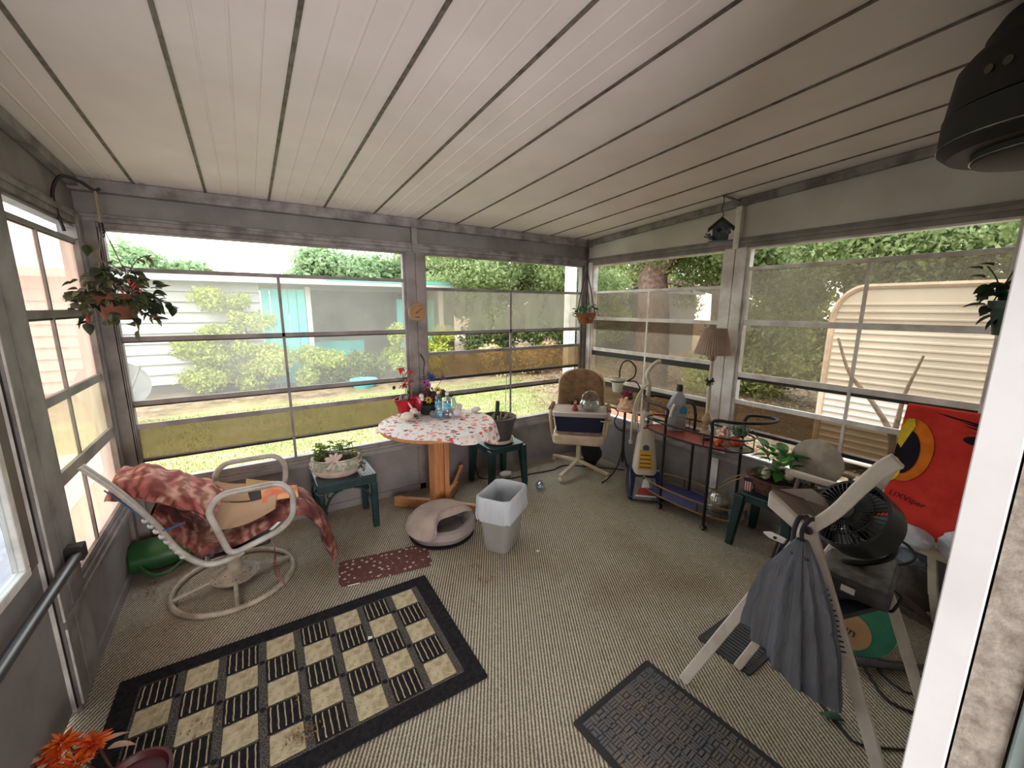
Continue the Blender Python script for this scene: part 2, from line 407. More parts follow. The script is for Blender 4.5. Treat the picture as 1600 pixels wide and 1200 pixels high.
def wall(name, w, posts, u0, u1, sill=0.50):
    e = group_empty(name, 'structure')
    bm = B(); wbox(bm, w, u0, u1, -0.10, sill-0.08, 0.0, 0.035); obj('kick_panel', bm, m_kick, e)
    bm = B(); wbox(bm, w, u0, u1, sill-0.08, sill-0.045, -0.028, 0.07); wbox(bm, w, u0, u1, sill-0.045, sill-0.02, -0.016, 0.07); wbox(bm, w, u0, u1, sill-0.02, sill, -0.006, 0.07)
    obj('sill', bm, m_alu, e, bevel=0.003)
    bm = B(); wbox(bm, w, u0, u1, 2.095, 2.125, -0.012, 0.06); wbox(bm, w, u0, u1, 2.125, 2.15, -0.022, 0.06); wbox(bm, w, u0, u1, 2.15, 2.17, -0.008, 0.06)
    obj('header_lip', bm, m_dirty if w != 'right' else m_alu, e, bevel=0.003)
    bm = B()
    if w == 'back':
        wbox(bm, w, u0, u1, 2.17, 2.30, 0.006, 0.04); obj('header_panel', bm, m_kick, e)
        bm = B(); wbox(bm, w, u0, u1, 2.285, 2.352, -0.055, 0.04); obj('eave_channel', bm, m_dirty, e, bevel=0.003)
    else:
        a = [P(w, u0, 2.17, 0.006), P(w, u1, 2.17, 0.006), P(w, u1, cz(u1)+0.01, 0.006), P(w, u0, cz(u0)+0.01, 0.006)]
        poly(bm, a, 0.03, (1, 0, 0) if w == 'right' else (-1, 0, 0)); obj('header_panel', bm, mat('beige_fascia_panel', (212, 207, 202), 0.6, 0, (196, 190, 184), 2) if w == 'right' else m_kick, e)
        bm = B(); s = -1 if w == 'right' else 1; x = XR if w == 'right' else XL
        beam(bm, (x+s*0.02, u0, cz(u0)-0.030), (x+s*0.02, u1, cz(u1)-0.030), 0.04, 0.05); obj('eave_channel', bm, m_dirty, e)
    for (a, b, seam) in posts:
        bm = B()
        zt = 2.10
        if seam:
            c = (a+b)/2; wbox(bm, w, a, c-0.003, sill-0.02, zt, -0.024, 0.07); wbox(bm, w, c+0.003, b, sill-0.02, zt, -0.024, 0.07)
            wbox(bm, w, c-0.003, c+0.003, sill-0.02, zt, -0.018, 0.06)
            top = cz((a+b)/2)-0.05 if w != 'back' else 2.30
            wbox(bm, w, c-0.022, c+0.022, 2.09, top, -0.034, 0.01); wbox(bm, w, c-0.03, c+0.03, 0.0, sill-0.07, -0.012, 0.02)
        else: wbox(bm, w, a, b, 0.0, zt+0.05, -0.02, 0.07)
        obj('post', bm, m_aluw if w == 'right' else m_alu, e, bevel=0.003)
    bm = B(); wbox(bm, w, u0, u1, 0.0, 0.055, -0.012, 0.0); obj('baseboard', bm, m_kick, e)
    return e
wall('wall_back', 'back', [(-0.82, -0.665, False), (1.155, 1.31, True), (3.135, 3.28, False)], XL-0.08, XR+0.08)
wall('wall_right', 'right', [(3.30, 3.36, False), (1.68, 1.845, True), (0.28, 0.37, False)], YF, YB+0.03, 0.50)
wall('wall_left', 'left', [(3.30, 3.37, False), (2.26, 2.41, False), (2.135, 2.25, False), (1.13, 1.19, False)], 2.14, YB+0.03, 0.46)

v_haze = pane_mat('hazy_clear_vinyl', (226, 230, 228), (228, 228, 222), 0.17, 0.02, 1.5)
v_olive = pane_mat('stacked_olive_vinyl', (132, 118, 92), (122, 108, 80), 0.34)
v_amber = pane_mat('stacked_amber_vinyl', (150, 126, 94), (140, 116, 84), 0.30)
v_grey = pane_mat('smoky_vinyl', (196, 190, 174), (188, 182, 164), 0.30)
v_smoke = pane_mat('brown_smoke_vinyl', (190, 180, 164), (178, 166, 146), 0.22)
v_light = pane_mat('light_brown_vinyl', (216, 206, 192), (200, 186, 166), 0.15)
v_dark = pane_mat('dark_brown_vinyl', (112, 96, 76), (112, 92, 70), 0.20)
v_pink = pane_mat('pinkish_dusty_vinyl', (214, 188, 174), (204, 176, 160), 0.62, 0.02)
v_pinky = pane_mat('yellow_dusty_vinyl', (214, 198, 172), (190, 174, 146), 0.58, 0.02)

def window(n, w, u0, u1, z0, z1, rails, mull, panes, mr, side=0.022):
    e = group_empty('window_%d' % n, 'structure')
    bm = B()
    wbox(bm, w, u0, u0+side, z0, z1, -0.004, 0.05); wbox(bm, w, u1-side, u1, z0, z1, -0.004, 0.05)
    wbox(bm, w, u0+side, u1-side, z1-0.014, z1, -0.004, 0.05); wbox(bm, w, u0+side, u1-side, z0, z0+0.012, -0.004, 0.05)
    obj('frame', bm, mr, e, bevel=0.002)
    for (z, h, d, dark) in rails:
        bm = B(); wbox(bm, w, u0+side, u1-side, z-h/2, z+h/2, d, d+0.018); obj('rail', bm, mr, e, bevel=0.0015)
        if dark: bm = B(); wbox(bm, w, u0+side, u1-side, z-h/2-dark, z-h/2, d+0.004, d+0.016); obj('rail_dark_strip', bm, m_black, e)  # black strip directly below the rail
    for (u, za, zb) in mull:
        bm = B(); wbox(bm, w, u-0.009, u+0.009, za, zb, 0.002, 0.016); obj('mullion', bm, mr, e)
    for (za, zb, d, m) in panes:
        bm = B(); a = [P(w, u0+side, za, d), P(w, u1-side, za, d), P(w, u1-side, zb, d), P(w, u0+side, zb, d)]
        poly(bm, a); obj('pane', bm, m, e)
    return e
window(1, 'back', -0.665, 1.155, 0.50, 2.095, [(1.865, 0.026, 0.0, 0), (1.447, 0.030, 0.002, 0.008), (1.040, 0.030, 0.006, 0.010), (0.890, 0.034, 0.0, 0), (0.668, 0.010, 0.010, 0.016)],
       [(0.228, 0.51, 1.865)], [(1.447, 1.865, 0.010, v_haze), (1.04, 1.447, 0.014, v_haze), (0.655, 0.89, 0.020, v_olive)], m_alu)
window(2, 'back', 1.31, 3.135, 0.50, 2.095, [(1.805, 0.024, 0.0, 0), (1.422, 0.028, 0.002, 0.006), (1.240, 0.030, 0.0, 0), (1.020, 0.010, 0.010, 0.022), (0.868, 0.034, 0.0, 0.018)],
       [(2.200, 0.51, 1.805)], [(1.422, 1.805, 0.010, v_grey), (1.012, 1.24, 0.018, v_amber)], m_alu)
window(3, 'right', 1.845, 3.30, 0.50, 2.095, [(1.812, 0.024, 0.0, 0), (1.535, 0.032, 0.0, 0.0), (1.205, 0.034, 0.0, 0.050), (0.885, 0.034, 0.0, 0.05), (0.62, 0.020, 0.0, 0.02)],
       [(2.56, 0.51, 1.812)], [(1.535, 1.812, 0.012, v_smoke), (1.42, 1.535, 0.016, v_dark), (1.205, 1.42, 0.012, v_smoke), (0.90, 1.16, 0.014, v_smoke), (0.62, 0.84, 0.016, v_dark)], m_aluw)
window(4, 'right', 0.37, 1.68, 0.50, 2.095, [(1.940, 0.026, 0.0, 0), (1.543, 0.040, 0.0, 0), (1.140, 0.038, 0.0, 0.022), (0.925, 0.034, 0.0, 0), (0.72, 0.012, 0.006, 0.026)],
       [(0.948, 0.51, 1.94)], [(1.543, 1.94, 0.012, v_smoke), (1.14, 1.543, 0.014, v_light), (0.71, 0.925, 0.018, v_dark)], m_aluw)
window(5, 'left', 2.41, 3.30, 0.46, 2.085, [(2.000, 0.026, 0.0, 0.004), (1.612, 0.036, 0.0, 0.010), (1.240, 0.042, -0.004, 0.0), (0.905, 0.06, -0.010, 0.0)],
       [(2.765, 0.47, 2.0)], [(1.612, 2.0, 0.012, v_pink), (1.24, 1.612, 0.014, v_pink), (0.905, 1.24, 0.012, v_pinky), (0.46, 0.905, 0.014, v_pink)], m_alu)
# vertical tracks beside the windows at the corners
for i, (w, us) in enumerate((('back', (-0.655, 3.118)), ('right', (3.285,)), ('left', (3.285, 2.425)))):
    e = group_empty('trim_%d' % (i+1), 'structure')
    for u in us:
        for k in range(3):
            bm = B(); wbox(bm, w, u-0.012+k*0.009-0.002, u-0.012+k*0.009+0.002, 0.50, 2.09, -0.014, 0.0); obj('track', bm, m_aluw if w == 'right' else m_alu, e)

# screen door in the left wall
door = group_empty('door_1', 'structure')
bm = B(); wbox(bm, 'left', 1.19, 2.125, 0.03, 0.70, 0.0, 0.03); obj('lower_panel', bm, m_kick, door)
bm = B()
for (a, b, c, d) in ((1.19, 2.125, 2.0, 2.07), (2.03, 2.125, 0.70, 2.0), (1.19, 1.27, 0.70, 2.0)): wbox(bm, 'left', a, b, c, d, -0.004, 0.034)
obj('door_frame', bm, mat('brown_grey_door_frame', (104, 90, 82), 0.5), door, bevel=0.003)
bm = B()
for (a, b, c, d) in ((1.27, 2.03, 0.70, 0.735), (1.27, 2.03, 1.965, 2.0), (1.995, 2.03, 0.735, 1.965), (1.27, 1.305, 0.735, 1.965)): wbox(bm, 'left', a, b, c, d, -0.012, 0.02)
obj('glazing_bead', bm, m_aluw, door, bevel=0.004)
bm = B(); wbox(bm, 'left', 1.305, 1.995, 0.735, 1.965, 0.004, 0.008); obj('pane', bm, clear_mat('door_glass'), door)
bm = B(); tube(bm, [P('left', 2.30, 0.625, -0.055), P('left', 1.75, 0.625, -0.055), P('left', 1.2, 0.625, -0.055)], 0.019, 12); obj('push_bar', bm, mat('dark_grey_metal', (92, 90, 92), 0.32, 0.6), door, smooth=True)
bm = B(); wbox(bm, 'left', 2.27, 2.33, 0.595, 0.66, -0.075, 0.0); wbox(bm, 'left', 1.21, 1.25, 0.60, 0.65, -0.075, 0.0); obj('bar_bracket', bm, m_black, door, bevel=0.006)
bm = B(); wbox(bm, 'left', 2.127, 2.133, 0.03, 2.07, -0.012, 0.02); obj('weather_strip', bm, m_black, door)
bm = B(); wbox(bm, 'left', 2.110, 2.115, 0.03, 2.07, -0.012, 0.0); wbox(bm, 'left', 2.141, 2.147, 0.03, 2.07, -0.026, -0.018); obj('bright_edge', bm, m_aluw, door)
bm = B(); wbox(bm, 'left', YF, 1.13, -0.1, 2.6, 0.0, 0.05); wbox(bm, 'left', 1.13, 2.14, 2.07, 2.6, 0.0, 0.05); struct('wall_left_end', bm, m_kick)

# house wall with the doorway the photograph is taken from
m_sid = mat('house_siding_paint', (190, 186, 178), 0.7)
m_jamb = mat('white_jamb_paint', (230, 232, 236), 0.4, 0, (214, 214, 216), 3)
bm = B(); box(bm, 0.985, 6.0, -0.15, YF-0.02, -0.5, 3.0); box(bm, -6, -0.42, -0.15, YF-0.02, -0.5, 3.0); box(bm, -0.42, 0.985, -0.15, YF-0.02, 2.12, 3.0)
struct('wall_front', bm, m_sid)
k = NT('rough_stucco'); v = k.pos(); f = k.noise(v, 30, 6, 0.7); k.base(k.ramp(f, [(0.35, (186, 178, 170)), (0.65, (132, 122, 112))])); k.p.inputs['Roughness'].default_value = 0.9; k.bump(f, 0.8, 0.004); m_stuc = k.m
bm = B(); box(bm, 0.900, 0.985, 0.061, YF, 0.0, 2.12); struct('trim_4', bm, m_jamb, bevel=0.002)
bm = B(); box(bm, 0.903, 0.985, 0.008, 0.058, 0.0, 2.12); struct('trim_5', bm, m_stuc)
bm = B(); box(bm, 0.896, 0.985, -0.15, 0.005, 0.0, 2.12); box(bm, 0.884, 0.896, -0.08, -0.02, 0.0, 2.12); struct('trim_6', bm, mat('pale_blue_frame', (150, 166, 168), 0.5), bevel=0.003)
bm = B(); box(bm, -0.42, -0.40, -0.15, YF, 0.0, 2.12); struct('trim_7', bm, m_jamb)
# the house room behind the doorway, and the roof over it
m_in = mat('interior_paint', (206, 198, 186), 0.8)
bm = B(); box(bm, -2.0, 3.0, -4.0, -0.15, -0.12, 0.0); struct('floor_house', bm, mat('tan_house_carpet', (170, 156, 138), 0.95))
bm = B(); box(bm, -2.0, 3.0, -4.1, -4.0, -0.5, 3.0); box(bm, -2.1, -2.0, -4.1, -0.15, -0.5, 3.0); box(bm, 3.0, 3.1, -4.1, -0.15, -0.5, 3.0); struct('wall_house', bm, m_in)
bm = B(); box(bm, -6.3, 6.3, -6.0, 0.0, 2.9, 3.1); struct('ceiling_house', bm, m_in)

# ------------------------------------------------------------------ outdoors
def ground_material():
    k = NT('lawn_and_dirt'); v = k.pos(); sp = k.n('ShaderNodeSeparateXYZ'); k.l(v, sp.inputs[0])
    g1 = k.ramp(k.noise(v, 1.6, 6, 0.65), [(0.36, (120, 126, 72)), (0.52, (140, 142, 88)), (0.68, (154, 142, 108))])
    d1 = k.ramp(k.noise(v, 3.0, 8, 0.75), [(0.35, (80, 66, 50)), (0.5, (118, 100, 78)), (0.66, (156, 134, 106))])
    # the dirt lies to the right of the porch and in a strip along the neighbour's beds
    a = k.n('ShaderNodeMath', operation='MULTIPLY_ADD'); a.inputs[1].default_value = -0.42; k.l(sp.outputs['Y'], a.inputs[0]); k.l(sp.outputs['X'], a.inputs[2])
    nz = k.noise(v, 0.8, 4); nn = k.n('ShaderNodeMath', operation='MULTIPLY_ADD'); nn.inputs[1].default_value = 3.0; k.l(nz, nn.inputs[0]); k.l(a.outputs[0], nn.inputs[2])
    mr = k.n('ShaderNodeMapRange'); mr.inputs['From Min'].default_value = 3.6; mr.inputs['From Max'].default_value = 4.8; k.l(nn.outputs[0], mr.inputs['Value'])
    n2 = k.n('ShaderNodeMath', operation='MULTIPLY_ADD'); n2.inputs[1].default_value = 3.0; k.l(nz, n2.inputs[0]); k.l(sp.outputs['Y'], n2.inputs[2])
    m2 = k.n('ShaderNodeMapRange'); m2.inputs['From Min'].default_value = 11.2; m2.inputs['From Max'].default_value = 12.4; k.l(n2.outputs[0], m2.inputs['Value'])
    mx = k.n('ShaderNodeMath', operation='MAXIMUM'); k.l(mr.outputs[0], mx.inputs[0]); k.l(m2.outputs[0], mx.inputs[1])
    k.base(k.mix(mx.outputs[0], g1, d1)); k.p.inputs['Roughness'].default_value = 0.95
    k.bump(k.noise(v, 40, 5, 0.7), 0.4, 0.02); return k.m
bm = B(); box(bm, -60, 70, -30, 90, GZ-0.2, GZ); struct('ground', bm, ground_material())
bm = B(); box(bm, -9.0, -1.75, -3.0, 8.2, GZ-0.02, GZ+0.02); struct('driveway', bm, mat('pale_concrete', (186, 182, 186), 0.9, 0, (170, 166, 170), 2, bump=(30, 0.3)))
# grass blades and fallen leaves: nobody could count them
R = np.random.default_rng(3)
n = 46000; x = R.uniform(-5, 8, n); y = R.uniform(3.6, 10, n); keep = ((x-0.42*y) < 2.6) & ((x > -1.75) | (y > 8.2)); x = x[keep]; y = y[keep]; n = len(x)
h = R.uniform(0.02, 0.055, n); a = R.uniform(0, 2*PI, n); w = 0.006
c = np.stack([x, y, np.full(n, GZ)], 1); d = np.stack([np.cos(a)*w, np.sin(a)*w, np.zeros(n)], 1); t = np.stack([R.normal(0, .015, n), R.normal(0, .015, n), h], 1)
V = np.stack([c-d, c+d, c+t], 1).reshape(-1, 3)
g = np_mesh('lawn_grass', V, np.arange(n*3).reshape(-1, 3), leaf_mat('grass_blades', (124, 130, 70), (144, 146, 86), (162, 154, 106)), kind='stuff')
tag(g, 'short light green and yellow grass on the lawn beyond the back windows', 'grass', kind='stuff')
n = 16000; x = R.uniform(3.6, 14, n); y = R.uniform(-2, 12, n); keep = ((x-0.42*y) > 2.4) & ((y > 0.3) | (x > 6.3)); x = x[keep]; y = y[keep]; n = len(x)
c = np.stack([x, y, np.full(n, GZ+0.012)], 1); a = R.uniform(0, 2*PI, n); s = R.uniform(0.02, 0.05, n)
d = np.stack([np.cos(a)*s, np.sin(a)*s, R.normal(0, .01, n)], 1); e = np.stack([-np.sin(a)*s*.5, np.cos(a)*s*.5, R.normal(0, .01, n)], 1)
V = np.stack([c-d, c-e, c+d, c+e], 1).reshape(-1, 3)
g = np_mesh('leaf_litter', V, np.arange(n*4).reshape(-1, 4), leaf_mat('dry_leaves', (120, 92, 60), (190, 156, 112), (222, 196, 158), 0.2, 9))
tag(g, 'dry brown and tan leaf litter on the dirt outside the right windows', 'leaf litter', kind='stuff')

# the neighbour's house beyond the lawn
m_ws = mat('white_metal_siding', (190, 187, 184), 0.5, 0, (180, 177, 174), 1.5)
m_teal = mat('turquoise_paint', (104, 190, 184), 0.6, 0, (92, 176, 172), 2)
m_tan = mat('carport_wall', (158, 146, 134), 0.8, 0, (142, 130, 118), 2)
nh = thing('neighbour_house', 'white sided low house with turquoise panels and a flat white roof across the lawn', 'house', (-2, 13, GZ))
ny = 13.0
for i in range(10):
    z0 = -0.28+i*0.253
    bm = B(); poly(bm, [(-16, ny-0.055, z0+0.012), (0.40, ny-0.055, z0+0.012), (0.40, ny+0.004, z0+0.253), (-16, ny+0.004, z0+0.253)], 0.03, (0, 1, 0)); obj('siding_board', bm, m_ws, nh)
bm = B(); box(bm, -16, 0.4, ny+0.05, ny+0.2, GZ, 2.25); obj('wall', bm, m_tan, nh)
bm = B(); box(bm, -16, 0.4, ny-0.01, ny+0.05, GZ, -0.28); obj('skirting', bm, mat('dark_skirting', (96, 84, 78), 0.9), nh)
for i in range(5):
    bm = B(); box(bm, 0.42+i*0.215, 0.62+i*0.215, ny-0.01, ny+0.05, GZ, 2.12); obj('turquoise_board', bm, m_teal, nh)
for xx in (1.50, 5.55): bm = B(); box(bm, xx, xx+0.13, ny-0.03, ny+0.09, GZ, 2.2); obj('carport_post', bm, m_ws, nh)
bm = B(); box(bm, 1.5, 7.2, ny+2.4, ny+2.5, GZ, 2.2); obj('carport_back_wall', bm, m_tan, nh)
bm = B(); box(bm, 1.7, 3.3, ny+1.2, ny+1.3, GZ, 0.55); obj('low_teal_panel', bm, m_teal, nh)
bm = B(); box(bm, 4.3, 5.6, ny+0.6, ny+0.7, GZ, 1.9); obj('teal_end_panel', bm, m_teal, nh)
bm = B(); box(bm, -16, 6.4, ny-0.5, ny+6, 2.25, 2.42); obj('roof_fascia', bm, m_ws, nh)
bm = B(); box(bm, 2.0, 6.4, ny-0.52, ny-0.50, 2.36, 2.44); obj('roof_trim', bm, m_teal, nh)

# camper trailer outside the right-hand window
tr = thing('camper_trailer', 'cream ribbed metal camper trailer with rounded top corner outside the right window', 'trailer', (7.6, -1.5, GZ))
m_cream = mat('cream_trailer_metal', (224, 213, 200), 0.45, 0, (214, 202, 188), 1.5)
tx = 6.5; ty = 2.22; tb = -0.35; tt = 1.92
arc = [(ty, tb)] + [(ty-0.32+0.32*math.cos(a), tt-0.42+0.42*math.sin(a)) for a in [i*PI/2/8 for i in range(9)]] + [(-5.5, tt), (-5.5, tb)]
bm = B(); poly(bm, [(tx, y, z) for y, z in arc], 2.3, (1, 0, 0)); obj('body', bm, m_cream, tr)
bm = B(); tube(bm, [(tx-0.005, y, z) for y, z in arc[:-1]], 0.035, 6); obj('corner_moulding', bm, mat('trailer_trim', (214, 190, 168), 0.4), tr, smooth=True)
nr = 24
for i in range(nr):
    z = tb+0.03+i*0.088
    ye = ty-0.05 if z < tt-0.45 else ty-0.05-0.32*(1-math.sqrt(max(0, 1-((z-(tt-0.42))/0.42)**2)))
    bm = B(); tube(bm, [(tx-0.004, ye, z), (tx-0.004, -5.4, z)], 0.017, 6, flat=1.0); obj('rib', bm, m_cream, tr, smooth=True)
bm = B(); cyl(bm, (tx+0.1, -1.6, GZ+0.33), 0.33, 0.22, 24, ry(PI/2)); obj('wheel', bm, m_black, tr)
bm = B(); cyl(bm, (tx+0.1, -2.4, GZ+0.33), 0.33, 0.22, 24, ry(PI/2)); obj('wheel', bm, m_black, tr)
bm = B(); box(bm, tx+0.3, tx+1.8, 1.2, 1.5, GZ, tb); obj('jack_support', bm, m_black, tr)

# white post of an outdoor awning, dish, teal tub, terracotta slab, forked branch
bm = B(); box(bm, 3.87, 3.99, 4.44, 4.56, GZ, 3.2); box(bm, 3.85, 4.01, 4.42, 4.58, GZ, GZ+0.35); box(bm, 3.885, 3.975, 4.43, 4.44, GZ+0.35, 3.2)
solo('awning_post', bm, mat('white_post_paint', (226, 226, 228), 0.5), 'square white post standing on the lawn outside the second back window', 'post', bevel=0.01)
bm = B(); box(bm, 3.2, 9.5, 4.3, 4.7, 3.2, 3.35)
solo('awning_beam', bm, MATS['white_post_paint'], 'white beam lying on top of the square post outside', 'beam')
dish = thing('satellite_dish', 'grey satellite dish leaning on the lawn before the white sided house', 'satellite dish', (-1.8, 9.0, GZ))
bm = B(); M = Vector((0.25, -0.75, 0.62)).to_track_quat('Z', 'Y').to_matrix()
lathe(bm, [(0, 0), (0.2, 0.015), (0.36, 0.05), (0.46, 0.09), (0.46, 0.105), (0.36, 0.065), (0.2, 0.03), (0, 0.015)], (-1.90, 9.0, 0.33), 28, M); obj('reflector', bm, mat('dish_grey', (112, 106, 102), 0.6), dish, smooth=True)
bm = B(); tube(bm, [(-1.8, 9.05, GZ), (-1.8, 9.08, 0.30)], 0.025, 8); obj('mast', bm, m_alu, dish)
bm = B(); tube(bm, [(-1.7, 8.95, 0.0), (-1.62, 8.6, 0.35), (-1.45, 8.5, 0.72)], 0.015, 6); obj('feed_arm', bm, m_alu, dish)
bm = B(); obox(bm, (-1.43, 8.5, 0.77), (0.13, 0.18, 0.09), rz(0.4)); obj('receiver', bm, m_aluw, dish, bevel=0.02)
bm = B(); lathe(bm, [(0, 0), (0.26, 0), (0.34, 0.2), (0.36, 0.2), (0.36, 0.22), (0.32, 0.22), (0.25, 0.03), (0, 0.03)], (2.55, 11.3, GZ), 20)
solo('garden_tub', bm, m_teal, 'small turquoise garden tub on the dirt by the neighbour shrubs', 'tub', smooth=True)
bm = B(); box(bm, 5.7, 6.9, 4.9, 5.9, GZ, GZ+0.05)
solo('terracotta_slab', bm, mat('terracotta_paving', (196, 112, 84), 0.9), 'flat terracotta coloured slab on the dirt outside, left of the carpet cleaner', 'paving slab', bevel=0.01)
br = thing('forked_branch', 'bare forked tree branch standing before the cream trailer', 'branch', (5.0, 1.08, GZ))
m_bark = mat('pale_bark', (152, 128, 106), 0.9, 0, (112, 92, 76), 14, bump=(40, 0.5))
bm = B(); p = smooth_path([(5.05, 1.05, GZ), (5.0, 1.08, 0.25), (5.0, 1.12, 0.5), (5.0, 1.3, 0.78), (5.0, 1.5, 1.02), (4.98, 1.63, 1.36)], 5); tube(bm, p, [0.036-0.026*i/len(p) for i in range(len(p))], 7); obj('limb', bm, m_bark, br, smooth=True)
bm = B(); p = smooth_path([(5.0, 1.1, 0.42), (4.98, 1.08, 0.66), (4.96, 1.06, 0.9), (4.92, 0.98, 1.25)], 5); tube(bm, p, [0.028-0.02*i/len(p) for i in range(len(p))], 7); obj('limb', bm, m_bark, br, smooth=True)

# trees and shrubs
m_trunk = mat('oak_bark', (122, 98, 86), 0.95, 0, (84, 66, 58), 10, bump=(14, 1.0, 0.05))
L_oak = leaf_mat('oak_leaves', (110, 130, 80), (162, 178, 124), (220, 228, 190), 0.55, 9)
L_far = leaf_mat('far_tree_leaves', (120, 148, 106), (160, 182, 138), (206, 218, 178), 0.55, 6)
L_yel = leaf_mat('yellow_green_leaves', (150, 160, 64), (190, 196, 96), (220, 214, 140), 0.45, 12)
L_ol = leaf_mat('olive_leaves', (96, 106, 58), (144, 150, 84), (190, 182, 100), 0.4, 9)
def tree(label, base, trunk_r, h, blobs, n, size, m, seed, group=None, cat='tree', name='tree', shell=0.5):
    t = thing(name, label, cat, (base[0], base[1], GZ), group)
    bm = B(); R = random.Random(seed)
    p = smooth_path([(base[0], base[1], GZ-0.05), (base[0]+0.05, base[1], GZ+h*0.4), (base[0]-0.03, base[1]+0.05, GZ+h*0.75), (base[0]+0.06, base[1], GZ+h)], 5)
    tube(bm, p, [trunk_r*(1.25-0.6*i/len(p)) for i in range(len(p))], 12)
    for b in blobs[:10]:
        q = smooth_path([p[int(len(p)*0.6)], ((p[-1].x+b[0])/2, (p[-1].y+b[1])/2, (p[-1].z+b[2])/2+0.1), (b[0], b[1], b[2]+b[5]*0.2)], 4)
        tube(bm, q, [trunk_r*0.45*(1-0.8*i/len(q)) for i in range(len(q))], 6)
    obj('trunk', bm, m_trunk, t, smooth=True)
    leaf_cloud('foliage', blobs, n, size, m, t, seed, shell)
    return t
def blobs_in(R, n, x, y, z, r):
    return [(R.uniform(*x), R.uniform(*y), R.uniform(*z), R.uniform(*r), R.uniform(*r), R.uniform(*r)*0.75) for _ in range(n)]
RR = random.Random(11)
tree('pale round tree far behind the white house, seen at the left above its roof', (-3.3, 25), 0.3, 3.0, blobs_in(RR, 14, (-4.9, -2.0), (24, 26), (1.6, 3.6), (0.7, 1.2)), 9000, 0.16, L_far, 1, 'trees beyond the neighbour house')
tree('broad light green tree behind the turquoise panel, above the flat roof', (5.0, 24), 0.35, 3.0, blobs_in(RR, 22, (2.4, 8.0), (23, 25), (1.6, 4.3), (0.8, 1.4)), 16000, 0.17, L_far, 2, 'trees beyond the neighbour house')
tree('mixed yellow green tree beside the carport roof end, behind it', (9.5, 22), 0.35, 3.0, blobs_in(RR, 18, (7.5, 12.0), (20, 23), (1.6, 5.0), (0.9, 1.5)), 14000, 0.17, L_oak, 3, 'trees beyond the neighbour house')
tree('dense oak with drooping crown filling the second back window', (8.2, 13.5), 0.4, 3.4, blobs_in(RR, 38, (5.3, 13.0), (11.5, 15), (-0.1, 5.0), (0.65, 1.15))+[(7.2, 12.2, 1.3, .9, .8, .7), (8.8, 12.4, 1.5, .9, .8, .8), (10.2, 12.3, 1.2, .9, .8, .8), (11.6, 12.3, 1.5, .9, .8, .8), (12.6, 12.0, 2.4, .9, .8, .8), (9.5, 12.2, 2.3, .9, .8, .7), (6.4, 12.2, 2.2, .7, .7, .7)], 90000, 0.065, L_oak, 4, 'near oaks')
tree('thick oak whose brown trunk shows at the top of the third window', (9.6, 7.5), 0.42, 4.2, blobs_in(RR, 26, (7.6, 13.0), (5.0, 10.5), (2.7, 5.2), (0.6, 1.1))+[(10.6, 6.6, 3.1, .8, .8, .7), (10.8, 5.6, 3.2, .8, .9, .7), (11.5, 7.4, 2.9, .8, .9, .7), (10.4, 6.0, 3.7, .8, .9, .6)], 88000, 0.055, L_oak, 5, 'near oaks', shell=0.45)
tree('leafy oak spreading over the cream trailer', (10.5, 3.2), 0.25, 4.2, blobs_in(RR, 30, (8.0, 12.0), (-3.5, 5.0), (2.0, 4.6), (0.6, 1.05)), 100000, 0.050, L_oak, 6, 'near oaks', shell=0.45)
tree('dark broad tree closing the view at the far right of the yard', (15.5, 9.0), 0.3, 4, blobs_in(RR, 30, (13.5, 19), (0.5, 16), (0.3, 4.6), (0.8, 1.5)), 26000, 0.12, L_ol, 7, 'near oaks')
tree('dense low green hedge trees closing the far right corner of the yard', (19.0, 19.0), 0.25, 3, blobs_in(RR, 34, (12.5, 27.0), (16.5, 21), (0.0, 4.4), (1.1, 1.9)), 26000, 0.14, L_ol, 8, 'near oaks')
def shrub(label, blobs, n, size, m, seed, group='shrubs outside the porch'):
    c = np.mean(np.array(blobs)[:, :2], axis=0); t = thing('shrub', label, 'shrub', (c[0], c[1], GZ), group)
    bm = B()
    for b in blobs[:6]: tube(bm, smooth_path([(b[0], b[1], GZ), (b[0]+0.05, b[1], (GZ+b[2])/2), (b[0], b[1], b[2])], 3), 0.02, 5)
    obj('stems', bm, m_trunk, t); leaf_cloud('foliage', blobs, n, size, m, t, seed, 0.4)
shrub('yellow green climbing shrub against the white siding', blobs_in(RR, 24, (-1.3, 0.35), (12.2, 12.7), (-0.2, 2.0), (0.22, 0.45)), 11000, 0.045, L_yel, 21)
shrub('rounded light shrub below the turquoise boards', blobs_in(RR, 12, (-0.2, 2.0), (11.8, 12.6), (-0.4, 0.5), (0.3, 0.5)), 7000, 0.05, L_yel, 22)
shrub('low green shrub in front of the carport', blobs_in(RR, 10, (2.0, 3.3), (11.9, 12.6), (-0.4, 0.25), (0.3, 0.45)), 6000, 0.05, L_ol, 23)
shrub('bright yellow green bush at the end of the carport', blobs_in(RR, 12, (3.7, 5.1), (11.6, 12.6), (-0.4, 0.9), (0.3, 0.55)), 8000, 0.055, L_yel, 24)
shrub('pinkish dry hedge low behind the second back window', blobs_in(RR, 12, (5.6, 9.5), (10.5, 11.5), (-0.5, 0.25), (0.3, 0.5)), 6000, 0.06, leaf_mat('dry_pink_leaves', (190, 160, 130), (206, 190, 140), (150, 160, 90), 0.3, 3), 25)
shrub('yellowish bush left of the trailer, in shade', blobs_in(RR, 16, (9.6, 11.2), (2.2, 5.6), (-0.3, 1.8), (0.5, 0.9)), 14000, 0.06, L_ol, 26)
shrub('bright low bush between the oak and the trailer', blobs_in(RR, 6, (9.5, 10.4), (5.4, 6.4), (-0.4, 0.4), (0.3, 0.5)), 4000, 0.05, L_yel, 27)
